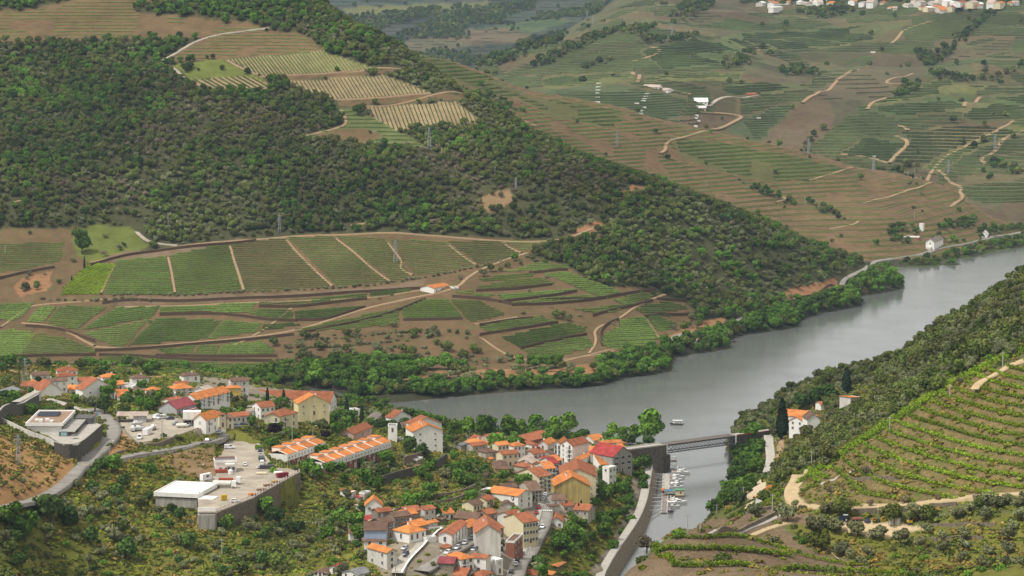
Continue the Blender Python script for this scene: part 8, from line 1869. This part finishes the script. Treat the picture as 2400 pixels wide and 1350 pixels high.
# low growth: tufts and herbs that roughen the grassy slopes
def keepG(X,Y,z,u,v,c_,l_,vis,r):
    n_=len(X); p=np.zeros(n_); b_=((l_==LT)|(l_==LR))&(z>.6)&vis
    for nm,d in (('grass',.85),('scrub',.6),('olive',.6),('yellowgreen',.8),('dry',.5),('straw',.3),('rubble',.10),('terr',.42),('dirt',.06)): p[b_&(c_==cid[nm])]=d
    kd=pick(r,n_,[.64,.14,.22]); nz=vnoise(X,Y,17,61)+.7*vnoise(X,Y,6,62)
    kd[nz>.75]=1; kd[nz<-.6]=2; kd[(c_==cid['dry'])|(c_==cid['straw'])]=1; kd[(c_==cid['dry'])&(r.uniform(0,1,n_)<.2)]=2; t_=(c_==cid['terr'])|(c_==cid['rubble']); kd[t_]=r.choice([0,0,1],t_.sum())
    return p,kd
X,Y,Z,Uu,Vv,K,Vs=scatter(2.3,700,1640,36,keepG)
fn_=np.array([(a,b_,r_) for a,b_,r_,p_ in FOOT if b_<1700 and p_ is None]); keep=np.ones(len(X),bool)
for a,b_,r_,p_ in FOOT:
    if p_ is not None and b_<1700: keep &= ~inpoly(X,Y,p_)
for s in range(0,len(fn_),100):
    q=fn_[s:s+100]; keep &= (((X[:,None]-q[None,:,0])**2+(Y[:,None]-q[None,:,1])**2)>(q[None,:,2]*.92)**2).all(1)
X,Y,Z,K=X[keep],Y[keep],Z[keep],K[keep]
trefs=[ref_for((a,i),(float(X[j]),float(Y[j]),float(Z[j]))) for j,(a,i) in enumerate([('tg',0),('tg',1),('to',0),('to',1),('td',0),('td',1)])]
gp=np.c_[X,Y,Z-.05,K*2+rng.integers(0,2,len(X)),rng.uniform(.6,1.7,len(X))]
instancer('undergrowth',gp,trefs,'grass tufts and herbs over the open slopes')

# --- vines
def hedge_np(lines,w_,h_,jit,seed,step=1.6):
    """solid leafy ridges along many short lines -> one mesh"""
    r=np.random.default_rng(seed); VV=[]; FF=[]; o_=0
    for L_ in lines:
        L_=np.asarray(L_,float); n_=len(L_)
        if n_<2: continue
        N_=normals2(L_[:,:2]); N3=np.c_[N_,np.zeros(n_)]; J=lambda s: r.uniform(-s,s,(n_,1))
        a=L_+N3*(w_/2+J(jit)); a[:,2]+=.15; b_=L_+N3*(w_*.3+J(jit)); b_[:,2]+=h_+J(jit*1.2)[:,0]; c_=L_-N3*(w_*.3+J(jit)); c_[:,2]+=h_+J(jit*1.2)[:,0]; d=L_-N3*(w_/2+J(jit)); d[:,2]+=.15
        V_=np.stack([a,b_,c_,d],1).reshape(-1,3); i=(np.arange(n_-1)[:,None]*4+np.arange(3)[None]).ravel()
        F_=np.stack([i,i+1,i+5,i+4],1); VV.append(V_); FF.append(F_+o_); o_+=len(V_)
    if not VV: return None
    return np.vstack(VV),np.vstack(FF)
def fill_rows(poly,d,spacing,layer=LA,step=2.2,perp=None):
    p=np.array(poly,float); cen=p.mean(0); D=np.array(d,float); D /= np.linalg.norm(D); out=[]
    Q=np.array([0.,1.]) if abs(D[0])>.85 else np.array([1.,0.])
    ext=np.abs(p-cen).sum(1).max()*1.3
    us,vs,ids=[],[],[]
    nk=int(ext/spacing)+1
    for k in range(-nk,nk+1):
        o_=cen+Q*spacing*(k+rng.uniform(-.08,.08)); t=np.arange(-ext,ext,step)
        uu=o_[0]+D[0]*t; vv=o_[1]+D[1]*t; m=inpoly(uu,vv,poly)
        if m.sum()<2: continue
        j=np.nonzero(m)[0]; br_=np.nonzero(np.diff(j)>1)[0]
        for seg in np.split(j,br_+1):
            if len(seg)>=2: us.append(uu[seg]); vs.append(vv[seg]); ids.append(len(seg))
    if not us: return []
    X,Y,Z=hit(np.concatenate(us),np.concatenate(vs),.0)
    q=0
    for n_ in ids:
        L_=np.c_[X[q:q+n_],Y[q:q+n_],Z[q:q+n_]]; q+=n_
        dj=np.abs(np.diff(L_[:,1]))>14
        for seg in np.split(np.arange(n_),np.nonzero(dj)[0]+1):
            if len(seg)>1: out.append(L_[seg])
    return out
M_VA=LM['vined']
PLAB=['banded upper vineyard','lower left vineyard','middle vineyard','right hand vineyard']
for k,(poly,d,hue) in enumerate(VINE_A['a']):
    poly=[(-60 if a<=0 else a,b) for a,b in poly]
    pc=np.mean(poly,0); poly=[tuple(pc+(np.array(q)-pc)*1.035) for q in poly]; lines=fill_rows(poly,d,4.6)
    if hue<.9: lines=[L_[(np.arange(len(L_))+3*j)%9 != 0] for j,L_ in enumerate(lines)]
    r_=hedge_np(lines,1.05 if hue>=.9 else .8,1.05 if hue>=.9 else .7,.22,k)
    if r_ is None: continue
    o=link('vine_rows',np_mesh('vine_rows',r_[0],r_[1],M_VA if hue<1.2 else LM['vine']))
    tag(o,'rows of green vines in one plot of the terraced vineyard',kind='stuff',group='vineyard plots on the far bank')
for k,(poly,d,sp,ty) in enumerate(ROWS_TOP):
    r_=hedge_np(fill_rows(poly,d,sp,step=2.0),1.0 if ty=='g' else .7,1.0 if ty=='g' else .7,.15,300+k)
    o=link('vine_rows',np_mesh('vine_rows',r_[0],r_[1],LM['vined'] if ty=='g' else LM['vfar'])); tag(o,'straight downhill vine rows high on the hill',kind='stuff')
# contour rows on terraced hills: where the ground crosses a level inside a class
def contours(levels,mask,src,gap=7.0,minlen=5):
    out=[]
    for L_ in levels:
        s=(src[:-1]<L_)&(src[1:]>=L_)&mask[:-1]&mask[1:]
        has=s.any(0); i=np.argmax(s,0); j=np.arange(NA)
        f=np.where(has,(L_-src[i,j])/np.maximum(src[i+1,j]-src[i,j],1e-6),0)
        x=GX[i,j]*(1-f)+GX[i+1,j]*f; y=GY[i,j]*(1-f)+GY[i+1,j]*f
        jj=np.nonzero(has)[0]
        if len(jj)<2: continue
        br_=np.nonzero((np.diff(jj)>2)|(np.abs(np.diff(y[jj]))>gap))[0]
        for seg in np.split(jj,br_+1):
            if len(seg)>=minlen:
                X,Y=x[seg],y[seg]
                if len(seg)>6: Y=np.convolve(np.pad(Y,2,'edge'),np.ones(5)/5,'valid')
                out.append((L_,np.c_[X,Y,ground(X,Y)]))
    return out
for lay,stepz,nm in ((LA,2.6,'brownterr'),(LB,3.2,'brownterr'),(LB,3.2,'bgreen'),(LA,2.6,'terrgreen'),(LC,2.7,'ctile'),(LC,2.2,'cgreen'),(LC,3.6,'cbrown'),(LC,3.0,'colive'),(LC,2.2,'cdark'),(LC,2.2,'cyellow'),(LD,6.0,'blue'),(LD,5.0,'cbrown')):
    mk_=(GL==lay)&(GC==cid[nm])&VIS
    if not mk_.any(): continue
    lv=np.arange(math.ceil(GZ0[mk_].min()/stepz),GZ0[mk_].max()/stepz)*stepz+.25
    L2=[l for _,l in contours(lv,mk_,GZ0,14)] 
    if nm in ('bgreen','ctile','cgreen','colive','cyellow') or (nm=='brownterr' and lay==LB): L2+=[l for _,l in contours(lv+stepz*.35,mk_,GZ0,14)]
    keep_=[]
    for l in L2:
        q=np.arange(len(l)); cut=vnoise(l[:,0],l[:,1],22 if lay != LC else 60,71)>({'terrgreen':-.9,'cbrown':.1}.get(nm,-.45))
        for seg in np.split(q,np.nonzero(np.diff(cut.astype(int)))[0]+1):
            if cut[seg[0]] and len(seg)>3: keep_.append(l[seg])
    r_=hedge_np(keep_,*(((.7,.6,.15) if nm=='brownterr' else (.9,.8,.22)) if lay<LC else (1.4,1.0,.3)),400)
    if r_ is not None:
        o=link('vine_rows',np_mesh('vine_rows',r_[0],r_[1],M_VA if lay<LC else LM['vfar'])); tag(o,'thin contour rows of vines on a brown terraced slope',kind='stuff')
# near vines: every row its own thing
def leafy_row(L_,w_,h_,dens,leaf,seed,gap=.0):
    r=np.random.default_rng(seed); seg=np.r_[0,np.cumsum(np.linalg.norm(np.diff(L_[:,:2],axis=0),axis=1))]; tot=seg[-1]; n_=int(tot*dens)
    if n_<4: return None
    t=r.uniform(0,tot,n_); env=.72+.4*np.sin(t*2.1+r.uniform(0,6))*np.sin(t*.83)+r.uniform(-.15,.15,n_)
    if gap: m=vnoise(t,t*0+seed,3.2,seed)>-1+gap*2; t=t[m]; env=env[m]; n_=len(t)
    p=np.stack([np.interp(t,seg,L_[:,k]) for k in range(3)],1); p[:,0]+=r.normal(0,w_*.3,n_); p[:,1]+=r.normal(0,w_*.3,n_); p[:,2]+=h_*(.25+.75*r.uniform(0,1,n_)**.7)*np.clip(env,.45,1.15)
    nrm=r.normal(size=(n_,3)); nrm[:,2]=np.abs(nrm[:,2])+.3; nrm /= np.linalg.norm(nrm,axis=1,keepdims=True); a=np.cross(nrm,r.normal(size=(n_,3))); a /= np.linalg.norm(a,axis=1,keepdims=True); b_=np.cross(nrm,a); s=leaf*r.uniform(.6,1.3,n_)[:,None]
    V_=np.stack([p-a*s-b_*s*.7,p+a*s*.8-b_*s,p+a*s+b_*s*.8,p-a*s*.7+b_*s],1).reshape(-1,3)
    return V_,np.arange(4*n_).reshape(-1,4)
POSTM=MB(); POSTM.box(-.06,.06,-.06,.06,-.3,1.7); POSTM=POSTM.mesh('post',mat('vine_post',(.16,.13,.11),.9))
def vine_row(L_,label,seed,w_=.8,h_=1.35,dens=17,leaf=.19,gap=0.0,posts=True,mt='vine',group='vine rows on the near terraces'):
    r_=leafy_row(L_,w_,h_,dens,leaf,seed,gap)
    if r_ is None: return
    t=thing('vine_row',label,'vine row',tuple(float(q) for q in L_[0]),0,group)
    V_=r_[0]-L_[0]
    link('foliage',np_mesh('foliage',V_,r_[1],LM[mt]),parent=t)
    if posts:
        seg=np.r_[0,np.cumsum(np.linalg.norm(np.diff(L_[:,:2],axis=0),axis=1))]
        for d_ in np.arange(2,seg[-1],6.5): link('post',POSTM,tuple(float(np.interp(d_,seg,L_[:,k])-L_[0,k]) for k in range(3)),0,t)
mk_=(GL==LR)&(GC==cid['terr'])&VIS
lv=np.arange(math.ceil(GZ0[mk_].min()/2.35),GZ0[mk_].max()/2.35+1)*2.35+.16
seed_=500; nrow=0; LV0=lv[0]+2.35; STEPS=['lowest']+[q+' lowest' for q in 'second third fourth fifth sixth seventh eighth ninth tenth eleventh twelfth thirteenth fourteenth fifteenth sixteenth seventeenth eighteenth nineteenth twentieth'.split()]
for li,l in contours(lv,mk_,GZ0,5.0,8):
    if len(l)<10: continue
    if GZ0[mk_].min()+4.2>li : continue
    sl=li<GZ0[mk_].min()+15
    if sl and l[:,0].mean()<80 and len(l)<60: continue
    seed_+=1; nrow+=1; dn=22 if sl else 15
    l=l[::2] if len(l)>40 else l
    sn=STEPS[min(int((li-LV0)/2.35+.5),len(STEPS)-1)]; vine_row(l,f'vine row along the {sn} step of the right hand terraces',seed_,gap=.05 if not sl else .0,dens=dn*2.0,h_=1.5,leaf=.19,w_=.8)
    if True:
        l2=l.copy(); l2[:,1]+=1.9; l2[:,2]=ground(l2[:,0],l2[:,1]); seed_+=1
        vine_row(l2,f'sparser rear vine row on the {sn} step of the right hand terraces',seed_,gap=.22,dens=20,leaf=.2)
def px_line(pts,c=0,step=1.5):
    P_=world_line(pts,c,step); return np.c_[P_,ground(P_[:,0],P_[:,1])]
for k,(off,lab) in enumerate([(0,'dense vine hedge running up the crest of the right hill, front line'),(2.4,'dense vine hedge running up the crest of the right hill, middle line'),(4.8,'dense vine hedge running up the crest of the right hill, rear line'),(7.2,'looser vine hedge along the back of the crest')]):
    L_=px_line([(1790,1186),(1850,1148),(1930,1098),(2000,1052),(2100,988),(2200,922),(2260,890),(2310,867),(2400,826),(2470,795)]); N_=normals2(L_[:,:2]); sg=1 if (N_[0] @ np.array([0,1]))>0 else-1
    L_[:,:2]+=N_*off*sg; L_[:,2]=ground(L_[:,0],L_[:,1]); vine_row(L_,lab,800+k,dens=44-4*k,h_=1.7,w_=1.2,leaf=.2,posts=False,group=None)
for k,(pts,lab) in enumerate([([(-420,600),(-200,585),(0,590),(150,570),(330,575),(500,620),(700,690),(900,740),(1150,780)],'vine row curling over the near knoll, topmost'),([(-330,690),(-150,668),(0,665),(250,670),(500,690),(690,712)],'thick vine row on the near knoll, second from the top'),([(-520,800),(-300,790),(0,795),(300,790),(600,800),(900,812),(1200,826),(1450,853)],'thick vine row on the near knoll, lowest'),([(740,228),(820,205),(890,190)],'short vine row at the track junction bank'),        ([(812,60),(818,110),(850,140),(885,165)],'short vine row curving beside the track bend'),([(200,435),(400,332),(560,242),(680,140),(800,55)],'vine row along the outer side of the sandy bend, first'),([(260,420),(450,335),(590,250),(640,215)],'vine row along the outer side of the sandy bend, second'),([(180,400),(360,310),(500,235),(640,150),(740,70)],'vine row along the outer side of the sandy bend, third'),([(870,95),(900,130),(950,135)],'broken vine row inside the track bend, lower'),([(900,50),(960,70),(1050,85)],'broken vine row inside the track bend, upper')]):
    th=k in (1,2); vine_row(px_line(pts,16),lab,850+k,dens=80 if th else 44,h_=2.0 if th else 1.6,w_=1.7 if th else 1.0,leaf=.19,posts=False,group=None)
# small olives along the walls between plots of the far vineyard
for pts,n_ in (([(270,694),(420,692),(580,685),(700,680),(790,676),(920,664),(1030,646),(1120,626),(1200,606)],62),([(100,703),(240,705),(350,707)],14),([(700,800),(800,795),(900,782),(1000,775)],22),([(720,815),(820,812),(930,800)],20),([(700,838),(850,836),(1000,830)],18),([(450,712),(620,704),(800,696)],0)):
    if not n_: continue
    L_=world_line(pts,0,1.0); idx_=np.linspace(0,len(L_)-1,n_).astype(int)
    for i in idx_:
        x,y=L_[i]+rng.uniform(-.8,.8,2); plant('obush',float(x),float(y),rnd.uniform(.55,.95),'small round olive in a line along a far vineyard wall','small olives lining the far vineyard walls')
# ------------------------------------------------------------------ the air
hb=MB(); hb.box(-2600,2600,-60,7600,-14.5,345); hz=hb.build('haze',[])
m=bpy.data.materials.new('haze_air'); m.use_nodes=True; n=m.node_tree; n.nodes.clear()
vo=n.nodes.new('ShaderNodeVolumePrincipled'); vo.inputs['Color'].default_value=(.60,.78,1.0,1); vo.inputs['Density'].default_value=.000030; vo.inputs['Anisotropy'].default_value=.2
oo=n.nodes.new('ShaderNodeOutputMaterial'); n.links.new(vo.outputs[0],oo.inputs['Volume'])
hz.data.materials.append(m); hz['kind']='stuff'; hz['label']='thin bluish haze over the valley'
